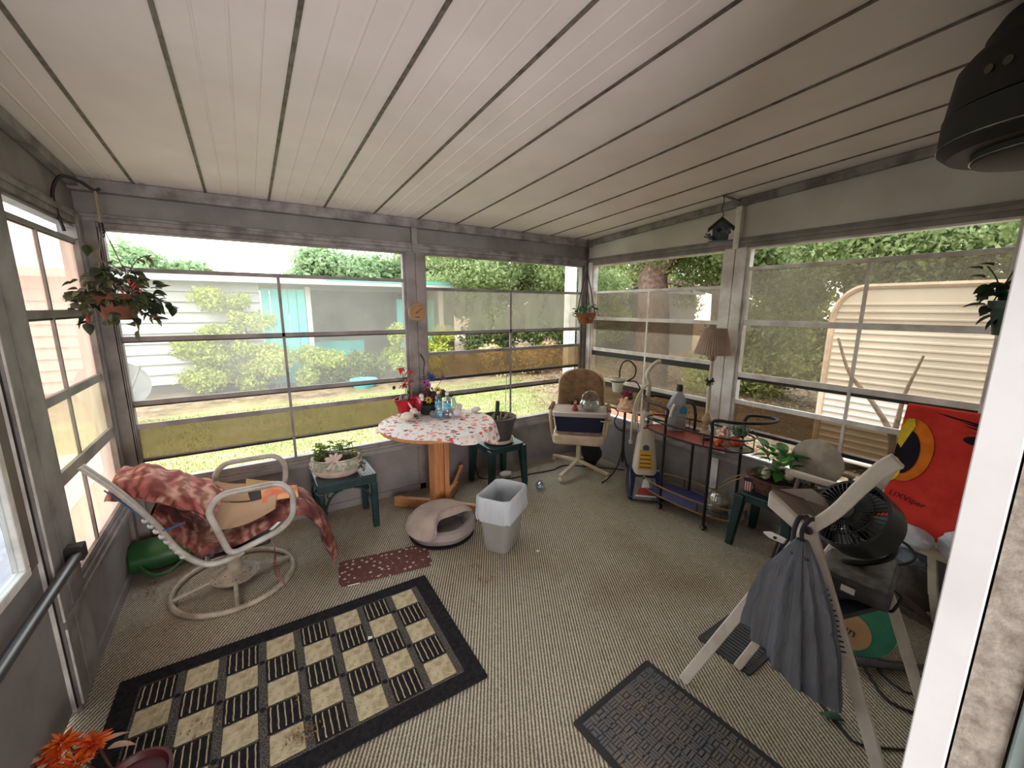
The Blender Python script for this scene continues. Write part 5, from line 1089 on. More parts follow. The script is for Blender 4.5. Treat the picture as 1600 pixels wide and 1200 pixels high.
bm = B(); lathe(bm, [(0, 0), (0.06, 0), (0.066, 0.03), (0.05, 0.06), (0.055, 0.09), (0, 0.08)], c+Vector((0, 0, 0.724)), 20, wob=lambda a, z: 0.08*math.sin(a*3)); obj('pot', bm, m_pch, cf, smooth=True)
bm = B(); ell(bm, (2.875, 2.47, 0.79), (0.03, 0.03, 0.035), 10, 8); ell(bm, (2.865, 2.46, 0.835), (0.018, 0.018, 0.018), 8, 6); obj('figure', bm, m_pch, cf, smooth=True)
leaf_cloud('blossoms', [(2.90, 2.49, 0.865, .055, .045, .035)], 170, 0.014, leaf_mat('magenta_petals', (164, 44, 92), (196, 78, 124), (130, 30, 76), 0.3, 30), cf, 3, 0.2, kind='stuff')
leaf_cloud('foliage', [(2.92, 2.49, 0.835, .06, .05, .03)], 60, 0.016, m_dkleaf, cf, 4, 0.2, kind='stuff')

# ------------------------------------------------------------------ upright carpet cleaner
cc = thing('carpet_cleaner', 'upright cream carpet cleaner with dark blue foot and curved handle', 'carpet cleaner')
m_vac = mat('cream_appliance_plastic', (206, 196, 178), 0.4, 0, (190, 178, 158), 4); m_vblu = mat('navy_appliance_plastic', (26, 34, 66), 0.3, 0, (20, 26, 54), 5)
sec = [(-0.02, 0.20, 0.105, 0.075), (0.0, 0.32, 0.095, 0.07), (0.015, 0.45, 0.080, 0.06), (0.03, 0.58, 0.062, 0.05), (0.04, 0.68, 0.050, 0.042), (0.045, 0.745, 0.038, 0.034)]
bm = B(); loft(bm, [[Vector((x*w*2, yc+y*d*2, z)) for x, y in rrect(1, 1, 0.3, 5)] for yc, z, w, d in sec], True, True); obj('tank_body', bm, m_vac, cc, smooth=True)
bm = B(); pr = [(-0.20, 0.01), (-0.215, 0.035), (-0.15, 0.12), (-0.09, 0.20), (-0.05, 0.235), (0.08, 0.235), (0.12, 0.16), (0.14, 0.02)]
loft(bm, [[Vector((x*(1.0 if z > 0.1 else 1.08), y, z)) for y, z in pr] for x in (-0.135, -0.12, 0.12, 0.135)], True, True); obj('floor_head', bm, m_vblu, cc, bevel=0.012, smooth=True)
bm = B(); loft(bm, [[Vector((x, -0.215+0.004, 0.035)), Vector((x, -0.225, 0.03)), Vector((x*0.75, -0.11, 0.185)), Vector((x*0.75, -0.10, 0.18))] for x in (-0.11, 0.11)], True, True); obj('clear_nozzle', bm, clear_mat('smoked_nozzle', (170, 176, 190), 0.2, 0.2), cc)
def flat(name, pts, m, par, lab=None):
    bm = B(); poly(bm, pts); return obj(name, bm, m, par, label=lab)
nz = lambda x, t, o=0.0: (x*(1-0.25*t), -0.222+0.115*t-0.006-o, 0.032+0.158*t+0.004+o)
flat('white_decal', [nz(-0.04, .5), nz(0.04, .5), nz(0.03, .88), nz(-0.02, .9)], m_wht, cc, 'white patch on the nozzle')
flat('red_decal', [nz(-0.075, .22, .001), nz(0.075, .22, .001), nz(0.06, .48, .001), nz(-0.06, .48, .001)], mat('red_print', (176, 48, 52), 0.5), cc, 'red patch on the nozzle')
flat('white_line_decal', [nz(-0.09, .1), nz(0.09, .1), nz(0.088, .17), nz(-0.088, .17)], m_wht, cc)
def fr(z):
    for (y0, z0, w0, d0), (y1, z1, w1, d1) in zip(sec[:-1], sec[1:]):
        if z0 <= z <= z1:
            t = (z-z0)/(z1-z0); return (y0-d0)*(1-t)+(y1-d1)*t-0.0015, w0*(1-t)+w1*t
    return sec[-1][0]-sec[-1][3], sec[-1][2]
def band(z0, z1, wf, o=0.0, x0=0.0):
    a, wa = fr(z0); b, wb_ = fr(z1); return [(x0-wa*wf, a-o, z0), (x0+wa*wf, a-o, z0), (x0+wb_*wf, b-o, z1), (x0-wb_*wf, b-o, z1)]
flat('yellow_label', band(0.245, 0.42, 0.62), mat('yellow_label', (222, 174, 72), 0.6), cc, 'yellow label with lines of print')
for k in range(4): flat('label_line', band(0.262+k*0.035, 0.272+k*0.035, 0.5, 0.0015), mat('brown_print', (92, 60, 28), 0.6), cc)
bm = B(); y_, w_ = fr(0.435); cyl(bm, (0, y_+0.004, 0.435), 0.028, 0.008, 20, rx(PI/2)); cyl(bm, (0, y_-0.003, 0.435), 0.018, 0.003, 16, rx(PI/2)); obj('round_badge', bm, mat('blue_grey_badge', (84, 90, 104), 0.4), cc)
flat('red_mark', band(0.60, 0.618, 0.5, 0.001), MATS['red_print'], cc); flat('red_mark', band(0.622, 0.636, 0.22, 0.001), MATS['red_print'], cc)
bm = B(); y_, w_ = fr(0.67); ell(bm, (0, y_, 0.675), (0.024, 0.012, 0.032), 14, 8); obj('latch', bm, m_chrome, cc, smooth=True, label='shiny latch')
bm = B(); tube(bm, smooth_path([(0, 0.045, 0.74), (0, 0.05, 0.83), (0, 0.045, 0.92), (0.004, 0.03, 1.00), (-0.02, 0.03, 1.07), (0.0, 0.035, 1.13), (0.05, 0.04, 1.185), (0.085, 0.045, 1.195)], 6), [0.020]*20+[0.019]*10+[0.017]*13, 10); obj('handle', bm, m_vac, cc, smooth=True)
bm = B(); cyl(bm, (0, 0.045, 0.74), 0.024, 0.10, 14, None, 0.021); obj('handle_socket', bm, mat('taupe_plastic', (130, 116, 104), 0.5), cc, smooth=True)
for k, off in enumerate((0.0, 0.018, 0.034)):
    bm = B(); tube(bm, smooth_path([(-0.01, 0.02, 0.99), (-0.06-off*0.4, 0.0, 0.93), (-0.085-off, 0.0, 0.78), (-0.08-off, 0.0, 0.60), (-0.05-off, 0.02, 0.54+0.1*k)], 6), 0.008, 6); obj('coiled_hose', bm, m_vac, cc, smooth=True)
bm = B(); tube(bm, [(-0.125, 0.0, 0.72), (-0.13, -0.005, 0.48)], 0.009, 8); cyl(bm, (-0.13, -0.005, 0.455), 0.016, 0.03, 10); obj('hose_wand', bm, m_vac, cc, smooth=True)
for s in (-1, 1): bm = B(); cyl(bm, (s*0.125, 0.10, 0.035), 0.035, 0.02, 16, ry(PI/2)); obj('wheel', bm, m_black, cc)
place(cc, (2.885, 2.235, 0.002), math.radians(-44))

# ------------------------------------------------------------------ oval tea cart
ct = thing('tea_cart', 'black tubular oval tea cart with two shelves on casters', 'cart', (2.90, 1.75, 0))
P4 = [(2.748, 1.948), (2.748, 1.56), (3.04, 1.88), (3.04, 1.49)]
for x, y in P4:
    bm = B(); tube(bm, [(x, y, 0.055), (x, y, 0.80)], 0.011, 8); o = obj('post', bm, m_iron, ct, smooth=True)
    bm = B(); tube(bm, [(x-0.009, y, 0.024), (x+0.012, y, 0.024)], 0.023, 14); obj('caster', bm, m_black, o, smooth=True)
    bm = B(); tube(bm, [(x-0.016, y+0.004, 0.03), (x-0.011, y+0.002, 0.03)], 0.019, 14); obj('caster_cap', bm, m_chrome, o, smooth=True)
for p in ([(2.748, 1.948, 0.78), (2.748, 1.95, 0.86), (2.78, 2.14, 0.875), (2.87, 2.27, 0.88), (2.98, 2.28, 0.88), (3.07, 2.16, 0.88), (3.05, 1.93, 0.87), (3.04, 1.88, 0.78)],
          [(2.748, 1.56, 0.78), (2.748, 1.555, 0.855), (2.80, 1.42, 0.865), (2.94, 1.30, 0.87), (3.08, 1.285, 0.87), (3.13, 1.36, 0.87), (3.05, 1.47, 0.865), (3.04, 1.49, 0.78)]):
    bm = B(); tube(bm, smooth_path(p, 6), 0.012, 8); obj('handle', bm, m_iron, ct, smooth=True)
OV = lambda z, sx=0.165, sy=0.41, n=40: [Vector((2.895+sx*math.copysign(abs(math.cos(a))**0.85, math.cos(a)), 1.775+sy*math.copysign(abs(math.sin(a))**0.85, math.sin(a))-0.06*math.cos(a), z)) for a in [2*PI*i/n for i in range(n)]]
m_brass = mat('dull_brass', (150, 112, 74), 0.45, 0.5)
for z, m in ((0.645, m_iron), (0.735, m_iron), (0.115, m_brass), (0.20, m_brass)):
    bm = B(); tube(bm, OV(z), 0.007, 6, closed=True); obj('rail_ring', bm, m, ct, smooth=True)
def half(name, z, y0, y1, m, lab=None):
    pts = [p for p in OV(z, 0.16, 0.40, 80)]; pts = [Vector((p.x, min(max(p.y, y0), y1), z)) for p in pts]; out = []
    for p in pts:
        if not out or (p-out[-1]).length > 1e-4: out.append(p)
    if (out[0]-out[-1]).length < 1e-4: out.pop()
    bm = B(); poly(bm, [tuple(p) for p in out], 0.006, (0, 0, 1)); return obj(name, bm, m, ct, label=lab)
m_glass = clear_mat('shelf_glass', (200, 206, 204), 0.14, 0.12, (150, 140, 132))
half('upper_shelf', 0.642, 1.50, 2.30, mat('red_brown_shelf', (150, 66, 54), 0.4, 0, (128, 56, 48), 8), 'red brown shelf board'); half('upper_glass', 0.642, 1.2, 1.50, m_glass, 'clear glass end')
half('lower_shelf', 0.112, 1.68, 2.30, mat('navy_blue_shelf', (38, 42, 92), 0.4, 0, (30, 34, 76), 6), 'navy blue shelf board'); half('lower_glass', 0.112, 1.2, 1.68, m_glass, 'clear glass end')
for a in (0.6, 2.2, 3.7, 5.3):
    for z0, z1 in ((0.645, 0.735), (0.115, 0.20)):
        p = OV(0)[int(a/(2*PI)*40)]; bm = B(); tube(bm, [(p.x, p.y, z0), (p.x, p.y, z1)], 0.004, 5); obj('rail_stay', bm, m_iron, ct)
sz = 0.650
db = thing('detergent_bottle', 'grey detergent jug with black cap and blue label on the cart', 'bottle')
m_jug = mat('silver_grey_jug', (160, 162, 166), 0.35, 0, (140, 142, 148), 4)
sc_ = [(0, 0.075, 0.042), (0.01, 0.08, 0.046), (0.12, 0.080, 0.046), (0.20, 0.072, 0.042), (0.27, 0.055, 0.036), (0.305, 0.035, 0.028), (0.32, 0.024, 0.022), (0.335, 0.022, 0.020)]
bm = B(); loft(bm, [[Vector((x*w*2+0.012*(z > 0.2)*(z-0.2)/0.1, y*d*2, z)) for x, y in rrect(1, 1, 0.28, 5)] for z, w, d in sc_], True, True); obj('body', bm, m_jug, db, smooth=True)
bm = B(); cyl(bm, (0.014, 0, 0.33), 0.027, 0.055, 18, None, 0.022); obj('cap', bm, m_black, db, smooth=True)
bm = B(); tube(bm, smooth_path([(-0.045, -0.045, 0.12), (-0.038, -0.048, 0.17), (-0.018, -0.045, 0.225)], 5), 0.013, 8); obj('grip', bm, m_wht, db, smooth=True)
bm = B(); poly(bm, [(0.02, -0.0475, 0.15), (0.078, -0.046, 0.15), (0.076, -0.045, 0.205), (0.045, -0.046, 0.215), (0.02, -0.047, 0.185)], 0.001, (0, -1, 0)); obj('blue_label', bm, mat('blue_print', (40, 130, 168), 0.5), db)
for k in range(5): bm = B(); poly(bm, [(0.0, -0.0475, 0.045+k*0.018), (0.07, -0.047, 0.045+k*0.018), (0.07, -0.047, 0.052+k*0.018), (0.0, -0.0475, 0.052+k*0.018)], 0.001, (0, -1, 0)); obj('label_print', bm, mat('grey_print', (120, 110, 116), 0.6), db)
place(db, (2.925, 1.985, sz), math.radians(-50))
lp_ = thing('table_lamp', 'tall candlestick lamp with pleated beige shade standing on the cart', 'lamp', (3.00, 1.76, sz)); lc = Vector((3.00, 1.76, sz))
m_lamp = mat('aged_cream_turned_wood', (176, 150, 118), 0.5, 0, (146, 118, 88), 20); m_shade = mat('beige_pleated_fabric', (170, 148, 134), 0.9, 0, (150, 128, 116), 6)
bm = B(); lathe(bm, [(0, 0), (0.045, 0), (0.05, 0.012), (0.035, 0.03), (0.02, 0.05), (0.024, 0.075), (0.016, 0.085), (0.034, 0.115), (0.036, 0.14), (0.022, 0.165), (0.012, 0.185)], lc, 20); obj('turned_base', bm, m_lamp, lp_, smooth=True)
bm = B(); lathe(bm, [(0.013, 0.18), (0.017, 0.30), (0.013, 0.42), (0.018, 0.425), (0.014, 0.44), (0.014, 0.60), (0, 0.60)], lc, 16); obj('pole', bm, mat('cream_pole', (206, 194, 174), 0.4), lp_, smooth=True)
leaf_cloud('floral_ornament', [(lc.x, lc.y, lc.z+0.43, .028, .028, .035)], 60, 0.016, m_dkleaf, lp_, 9, 0.4, kind='stuff')
bm = B(); tube(bm, smooth_path([lc+Vector((-0.01, 0, 0.60)), lc+Vector((-0.05, 0, 0.63)), lc+Vector((-0.05, 0, 0.75)), lc+Vector((0, 0, 0.83))], 5), 0.003, 5); tube(bm, smooth_path([lc+Vector((0.01, 0, 0.60)), lc+Vector((0.05, 0, 0.63)), lc+Vector((0.05, 0, 0.75)), lc+Vector((0, 0, 0.83))], 5), 0.003, 5); cyl(bm, lc+Vector((0, 0, 0.60)), 0.016, 0.05, 12); obj('harp', bm, m_brass, lp_, smooth=True)
bm = B(); n_ = 88
lathe(bm, [(0.132, 0.655), (0.082, 0.845)], lc, n_, wob=lambda a, z: 0.018*(1 if int(round(a/(2*PI)*n_)) % 2 else -1)); obj('shade', bm, m_shade, lp_)
bm = B(); tube(bm, [lc+Vector((0.133*math.cos(a), 0.133*math.sin(a), 0.655)) for a in [2*PI*i/32 for i in range(32)]], 0.004, 5, closed=True); obj('shade_trim', bm, m_shade, lp_, smooth=True); bm = B(); tube(bm, [lc+Vector((0.083*math.cos(a), 0.083*math.sin(a), 0.845)) for a in [2*PI*i/32 for i in range(32)]], 0.004, 5, closed=True); obj('shade_trim', bm, m_shade, lp_, smooth=True)
sq = critter('squirrel_figurine', 'orange and white glazed squirrel figurine on the cart', (2.885, 1.585, sz), -2.3, 1.0, 0.020, mat('orange_white_glaze', (214, 122, 84), 0.25, 0, (236, 222, 210), 18, (0.5, 0.58)))
bm = B(); ell(bm, (2.94, 1.585, sz+0.075), (0.028, 0.022, 0.055), 12, 10, ry(0.3)); obj('tail', bm, MATS['orange_white_glaze'], sq, smooth=True)
sp_ = thing('succulent_pot', 'glossy orange pumpkin pot with green succulents on the cart glass end', 'planter', (2.93, 1.485, sz))
bm = B(); ell(bm, (2.92, 1.47, sz+0.042), (0.055, 0.05, 0.042), 24, 10, None, wob=lambda a, z: 0.08*math.sin(a*8)); obj('pumpkin_pot', bm, mat('glossy_orange_glaze', (190, 88, 48), 0.15, 0, (166, 70, 38), 8), sp_, smooth=True)
leaf_cloud('succulents', [(2.96, 1.48, sz+0.12, .075, .06, .05)], 320, 0.014, leaf_mat('grey_green_succulent', (70, 96, 74), (120, 146, 118), (206, 214, 200), 0.2, 40), sp_, 7, 0.3, kind='stuff')
bm = B(); sheet(bm, lambda u, v: Vector((2.86+0.13*u, 1.70+0.10*(v-0.5)*math.sin(PI*min(.98, u+.02))-0.05*u, sz+0.008+0.022*abs(v-0.5)*math.sin(u*9)+0.006)), 10, 6, 0.002); solo('dry_grey_leaf', bm, mat('grey_dry_leaf', (88, 82, 80), 0.9), 'curled grey dry leaf lying on the red cart shelf', 'leaf', smooth=True)
jb = thing('glass_jar', 'large clear glass jar with tan contents on the lower glass shelf', 'jar', (2.93, 1.56, 0.12))
bm = B(); lathe(bm, [(0, 0), (0.07, 0), (0.085, 0.03), (0.085, 0.10), (0.06, 0.13), (0.055, 0.15)], (2.93, 1.56, 0.12), 20); obj('body', bm, MATS['clear_glass'], jb, smooth=True)
bm = B(); lathe(bm, [(0, 0.006), (0.065, 0.006), (0.078, 0.03), (0.075, 0.07), (0, 0.085)], (2.93, 1.56, 0.12), 16); obj('contents', bm, mat('tan_contents', (150, 122, 86), 0.8, 0, (110, 84, 58), 40), jb, smooth=True)

# ------------------------------------------------------------------ second green stool with plant basket
gs = thing('plastic_stool', 'green plastic stool carrying the wicker plant basket near the cart', 'stool', (2.93, 1.19, 0))
stool(gs, (2.93, 1.19, 0), 0.33, 0.40, 1.22, 0.05, m_dkgreen)
wbk = thing('wicker_basket', 'brown wicker basket with pothos leaves and white stones on the green stool', 'plant basket', (2.95, 1.19, 0.402))
m_wick = mat('brown_wicker', (96, 62, 42), 0.8, 0, (66, 42, 30), 30)
for k in range(7):
    bm = B(); r = 0.105+0.007*k+(0.006 if k > 5 else 0); tube(bm, [Vector((2.95+(r+0.004*math.sin(a*13+k*3))*1.05*math.cos(a), 1.19+(r+0.004*math.sin(a*13+k*3))*1.15*math.sin(a), 0.409+0.0165*k+0.003*math.sin(a*7+k))) for a in [2*PI*i/52 for i in range(52)]], 0.0095, 5, closed=True); obj('wicker_coil', bm, m_wick, wbk, smooth=True)
bm = B(); lathe(bm, [(0, 0), (0.11, 0), (0.13, 0.09), (0, 0.09)], (2.95, 1.19, 0.405), 20); obj('soil', bm, m_soil, wbk)
R = random.Random(33); m_poth = leaf_mat('pothos_leaves', (40, 96, 34), (74, 136, 52), (130, 176, 90), 0.25, 16); l1 = leaf_mesh('pothos_leaf', 0.095, 0.07, m_poth, 0.3); l2 = leaf_mesh('white_spathe', 0.05, 0.035, mat('white_bloom', (224, 224, 206), 0.7), 0.2)
for i in range(44):
    a = R.uniform(0, 2*PI); r = R.uniform(0, 0.10); z = R.uniform(0.50, 0.72); leaf(l1, wbk, (2.95+r*math.cos(a), 1.17+r*1.1*math.sin(a), z), (math.cos(a), math.sin(a), R.uniform(-.2, 1.4)), R.uniform(.7, 1.15), R.uniform(-.5, .5))
for i in range(16):
    a = R.uniform(0, 2*PI); r = R.uniform(0.03, 0.11); leaf(l2, wbk, (2.93+r*math.cos(a), 1.16+r*math.sin(a), R.uniform(0.53, 0.68)), (math.cos(a), math.sin(a), R.uniform(0, 1)), R.uniform(.5, .9), name='white_petal')
leaf_cloud('moss', [(2.88, 1.25, 0.53, .05, .08, .04), (2.98, 1.15, 0.52, .08, .08, .03)], 260, 0.014, leaf_mat('brown_moss', (70, 56, 36), (98, 84, 50), None, 0.1, 30), wbk, 6, 0.2, kind='stuff')
bm = B(); tube(bm, smooth_path([(2.86, 1.30, 0.52), (2.84, 1.42, 0.46), (2.84, 1.50, 0.38)], 4), 0.004, 5); tube(bm, smooth_path([(2.85, 1.32, 0.50), (2.83, 1.43, 0.42), (2.84, 1.52, 0.33)], 4), 0.004, 5); obj('dry_twigs', bm, mat('straw_twigs', (170, 134, 88), 0.9), wbk, smooth=True)
bm = B(); tube(bm, smooth_path([(3.0, 1.28, 0.62), (3.04, 1.36, 0.70), (3.07, 1.44, 0.76)], 4), 0.004, 5); tube(bm, smooth_path([(2.98, 1.26, 0.60), (3.0, 1.31, 0.66), (2.98, 1.345, 0.69), (2.955, 1.34, 0.68)], 4), 0.003, 5); obj('wire_hook', bm, m_iron, wbk, smooth=True)
bm = B(); ell(bm, (2.845, 1.215, 0.555), (0.028, 0.028, 0.042), 12, 10); solo('white_stone', bm, mat('speckled_white', (206, 196, 180), 0.6, 0, (170, 160, 140), 30), 'egg shaped white stone at the front of the wicker basket', 'stone', smooth=True)
bm = B(); ell(bm, (2.90, 1.10, 0.56), (0.028, 0.03, 0.026), 12, 8); solo('white_stone', bm, MATS['speckled_white'], 'rounder white stone at the right of the wicker basket', 'stone', smooth=True)
fl = thing('small_flag', 'small striped flag stuck on the left side of the wicker basket', 'flag', (2.835, 1.31, 0.42))
fo = Vector((2.815, 1.335, 0.40)); fx = Vector((0.010, -0.048, 0)); m_fr, m_fw, m_fb = mat('flag_red', (164, 44, 52), 0.8), mat('flag_white', (216, 210, 206), 0.8), mat('flag_navy', (32, 34, 60), 0.8)
for k in range(7):
    bm = B(); a = fo+fx*(k/7); b = fo+fx*((k+1)/7); poly(bm, [tuple(a), tuple(b), tuple(b+Vector((0, 0, 0.068))), tuple(a+Vector((0, 0, 0.068)))], 0.001, (-1, 0, 0)); obj('flag_stripe', bm, m_fr if k % 2 == 0 else m_fw, fl)
bm = B(); poly(bm, [tuple(fo+Vector((0, 0, 0.068))), tuple(fo+fx+Vector((0, 0, 0.068))), tuple(fo+fx*1.5+Vector((0, 0, 0.095))), tuple(fo-fx*0.2+Vector((0, 0, 0.09)))], 0.001, (-1, 0, 0)); obj('flag_canton', bm, m_fb, fl)

# ------------------------------------------------------------------ round backed chair at the right wall
ch = thing('round_back_chair', 'grey white chair with round back panel and grey tube legs by the right window', 'chair', (2.97, 0.92, 0))
m_rb = mat('grey_white_panel', (176, 164, 150), 0.6, 0, (152, 140, 128), 12); m_gt = mat('taupe_tube', (104, 90, 84), 0.45)
bm = B(); lathe(bm, [(0, 0), (0.138, 0), (0.148, 0.008), (0.138, 0.016), (0, 0.016)], (3.02, 1.0, 0.675), 40, ry(-PI/2) @ rx(0.0)); obj('back_panel', bm, m_rb, ch, smooth=True)
bm = B(); beam(bm, (2.95, 0.97, 0.405), (2.95, 0.97, 0.425), 0.30, 0.34, (0, 1, 0)); obj('seat', bm, mat('dark_brown_seat', (60, 38, 32), 0.8), ch, bevel=0.01)
def armbar(a, b, w, h):
    bm = B(); a = Vector(a); b = Vector(b); d = (b-a).normalized(); s = d.cross(Vector((0, 0, 1)))
    loft(bm, [[a.lerp(b, t)+s*(x*w*k)+Vector((0, 0, y*h*k)) for x, y in rrect(1, 1, 0.3, 4)] for t, k in ((0, 0.55), (0.05, 0.85), (0.14, 1.0), (0.9, 0.9), (1, 0.6))], True, True); return bm
obj('armrest', armbar((2.83, 1.095, 0.620), (2.84, 0.80, 0.618), 0.05, 0.04), m_rb, ch, smooth=True)
obj('armrest', armbar((3.10, 1.10, 0.615), (3.10, 0.82, 0.613), 0.045, 0.03), m_rb, ch, smooth=True)
for (a, b) in (((2.84, 1.02, 0.60), (2.80, 1.10, 0.01)), ((3.10, 1.02, 0.60), (3.14, 1.10, 0.01)), ((2.84, 0.84, 0.60), (2.80, 0.78, 0.01)), ((3.10, 0.84, 0.60), (3.14, 0.76, 0.01))):
    bm = B(); tube(bm, [a, b], 0.013, 8); obj('leg', bm, m_gt, ch, smooth=True)
bm = B(); tube(bm, [(3.03, 0.97, 0.50), (3.03, 0.97, 0.42)], 0.012, 8); obj('back_support', bm, m_gt, ch, smooth=True)

# ------------------------------------------------------------------ chair draped with the red beach towel
rc = thing('towel_chair', 'cream framed patio chair behind the jamb, under the red towel', 'chair', (2.93, 0.36, 0))
m_cw = mat('cream_wood_frame', (196, 186, 166), 0.55, 0, (170, 158, 136), 10)
def pl_(s, z, o=0.0):   # back plane: s along -y from the left edge
    return Vector((2.82+0.18*(z-0.5)/0.62-o, 0.61-s, z+o*0.3))
bm = B(); pts = [pl_(0.02, 0.48, -0.03), pl_(0.47, 0.48, -0.03), pl_(0.47, 1.10, -0.03), pl_(0.02, 1.10, -0.03)]; poly(bm, [tuple(p) for p in pts], 0.02, (1, 0, 0)); obj('backrest', bm, m_cw, rc, bevel=0.006)
bm = B(); box(bm, 2.76, 3.02, 0.13, 0.60, 0.435, 0.455); obj('seat', bm, m_cw, rc)
bm = B(); beam(bm, (2.745, 0.615, 0.475), (2.775, 0.14, 0.435), 0.03, 0.045); o = obj('front_rail', bm, m_cw, rc, bevel=0.004)
for t in (0.1, 0.62): bm = B(); q = Vector((2.745, 0.615, 0.475)).lerp(Vector((2.775, 0.14, 0.435)), t); cyl(bm, q+Vector((-0.018, 0, 0)), 0.005, 0.004, 10, ry(PI/2)); obj('bolt_hole', bm, m_black, o)
for (a, b) in (((2.79, 0.385, 0.43), (2.80, 0.355, 0.22)), ((2.80, 0.355, 0.235), (2.86, 0.32, 0.0)), ((2.79, 0.20, 0.43), (2.80, 0.16, 0.0)), ((3.0, 0.58, 0.43), (3.1, 0.58, 0.0)), ((3.0, 0.16, 0.43), (3.1, 0.16, 0.0))):
    bm = B(); beam(bm, a, b, 0.032, 0.035, (0, 1, 0)); obj('leg', bm, m_cw, rc, bevel=0.004)
bm = B(); beam(bm, (2.62, 0.55, 0.30), (2.86, 0.33, 0.03), 0.018, 0.03); obj('brace', bm, m_gt, rc); bm = B(); beam(bm, (2.58, 0.50, 0.20), (2.84, 0.30, 0.02), 0.018, 0.03); obj('brace', bm, m_gt, rc)
tw = thing('beach_towel', 'red beach towel with yellow, orange and black design over the chair back', 'towel', (2.93, 0.40, 0.5))
m_red = mat('red_terry', (212, 66, 54), 0.95, 0, (196, 56, 48), 8, bump=(200, 0.5), spec=0.1); m_dk = mat('dark_navy_print', (40, 34, 46), 0.95, spec=0.1); m_or = mat('orange_print', (236, 126, 42), 0.95, spec=0.1); m_ye = mat('yellow_print', (238, 202, 58), 0.95, spec=0.1)
def fold(s, z):
    k = max(0, s-0.12)*max(0, 0.98-z); return 0.05*k*math.sin(s*38-z*26)*2.2+0.003*math.sin(s*11+z*9)
def towel(u, v):
    z = 0.49+v*0.72; s = -0.012+0.50*u
    if v <= 0.86: zz = 0.49+v/0.86*0.625; p = pl_(s, zz, 0.004); p.x -= 0.012+fold(s, zz); return p
    t = (v-0.86)/0.14*PI*0.75; p = pl_(s, 1.115, 0.0); ed = 0.06*max(0, 1-(s+0.012)/0.07)**2*(0.35)
    return p+Vector((-0.016+0.03*(1-math.cos(t)), 0, 0.026*math.sin(t)))
bm = B(); sheet(bm, towel, 70, 60, 0.004); obj('terry_cloth', bm, m_red, tw, smooth=True)
def decal(name, pts, m, o):
    bm = B(); vs = []
    for s, z in pts: p = pl_(s, z, 0.004); p.x -= 0.012+fold(s, z)+o; vs.append(tuple(p))
    poly(bm, vs); return obj(name, bm, m, tw)
def clipl(pts): return [(max(s, -0.010), z) for s, z in pts]
oc_ = (0.028, 0.905)
decal('orange_shape', clipl([(oc_[0]+0.105*math.cos(a)*(1.0), oc_[1]+0.165*math.sin(a)) for a in [2*PI*i/36 for i in range(36)]]), m_or, 0.0045)
decal('dark_shape', clipl([(oc_[0]-0.005+0.062*math.cos(a), oc_[1]-0.012+0.115*math.sin(a)) for a in [2*PI*i/36 for i in range(36)]]), m_dk, 0.0065)
decal('yellow_bar', [(-0.010, 0.935), (0.010, 0.91), (0.044, 1.035), (0.034, 1.07), (0.008, 1.065), (-0.010, 1.01)], m_ye, 0.0085)
decal('yellow_disc', clipl([(-0.004+0.035*math.cos(a), 0.795+0.065*math.sin(a)) for a in [2*PI*i/24 for i in range(24)]]), m_ye, 0.0085)
for k, (s, z, l) in enumerate(((0.10, 1.118, .10), (0.15, 1.108, .12), (0.19, 1.092, .12), (0.20, 1.075, .13), (0.23, 1.05, .13))):
    decal('dark_streak', [(s, z), (s+l*0.5, z-0.006), (s+l, z-0.016), (s+l, z-0.024), (s+l*0.45, z-0.013)], m_dk, 0.0045)
decal('dark_spot', [(0.27+0.05*math.cos(a), 1.01+0.022*math.sin(a)) for a in [2*PI*i/16 for i in range(16)]], m_dk, 0.0045)
Mx = Vector((0.02, -1, -0.20)).normalized(); o_ = pl_(0.085, 0.655, 0.03); text_obj('towel_lettering', 'LIXViper', 0.040, m_dk, tw, frame_M(o_, Mx, Vector((0.28, 0, 0.96))))
m_bagw = mat('white_grey_bag_plastic', (196, 198, 206), 0.35, 0, (168, 168, 178), 9, bump=(18, 0.7, 0.02))
def lump(name, label, cat, c, s, m, seed, rot=None):
    bm = B(); ell(bm, c, s, 28, 18, rot, wob=lambda a, z: 0.09*math.sin(a*5+seed)+0.06*math.sin(a*9+z*7+seed)+0.05*math.sin(z*14+a*3)); return solo(name, bm, m, label, cat, smooth=True)
lump('plastic_bag', 'white plastic bag stuffed on the chair seat below the red towel', 'bag', (2.66, 0.50, 0.535), (0.06, 0.13, 0.065), m_bagw, 1, rz(0.1))
lump('plastic_bag', 'blue grey plastic bag sagging under the cream front rail', 'bag', (2.80, 0.52, 0.375), (0.07, 0.14, 0.055), mat('blue_grey_bag', (112, 122, 136), 0.4, 0, (92, 100, 114), 9, bump=(18, 0.6, 0.02)), 2, rz(0.1))
lump('cloth_bag', 'dark taupe cloth bag on the floor beneath the towel chair', 'bag', (2.90, 0.50, 0.15), (0.10, 0.15, 0.145), mat('taupe_cloth_bag', (92, 84, 80), 0.9, 0, (70, 64, 62), 9, bump=(14, 0.6, 0.02)), 3, rz(0.1))
lump('plastic_bag', 'white bag bulging right of the red towel beside the jamb', 'bag', (2.74, 0.285, 0.535), (0.05, 0.08, 0.085), m_bagw, 5, rz(0.1))

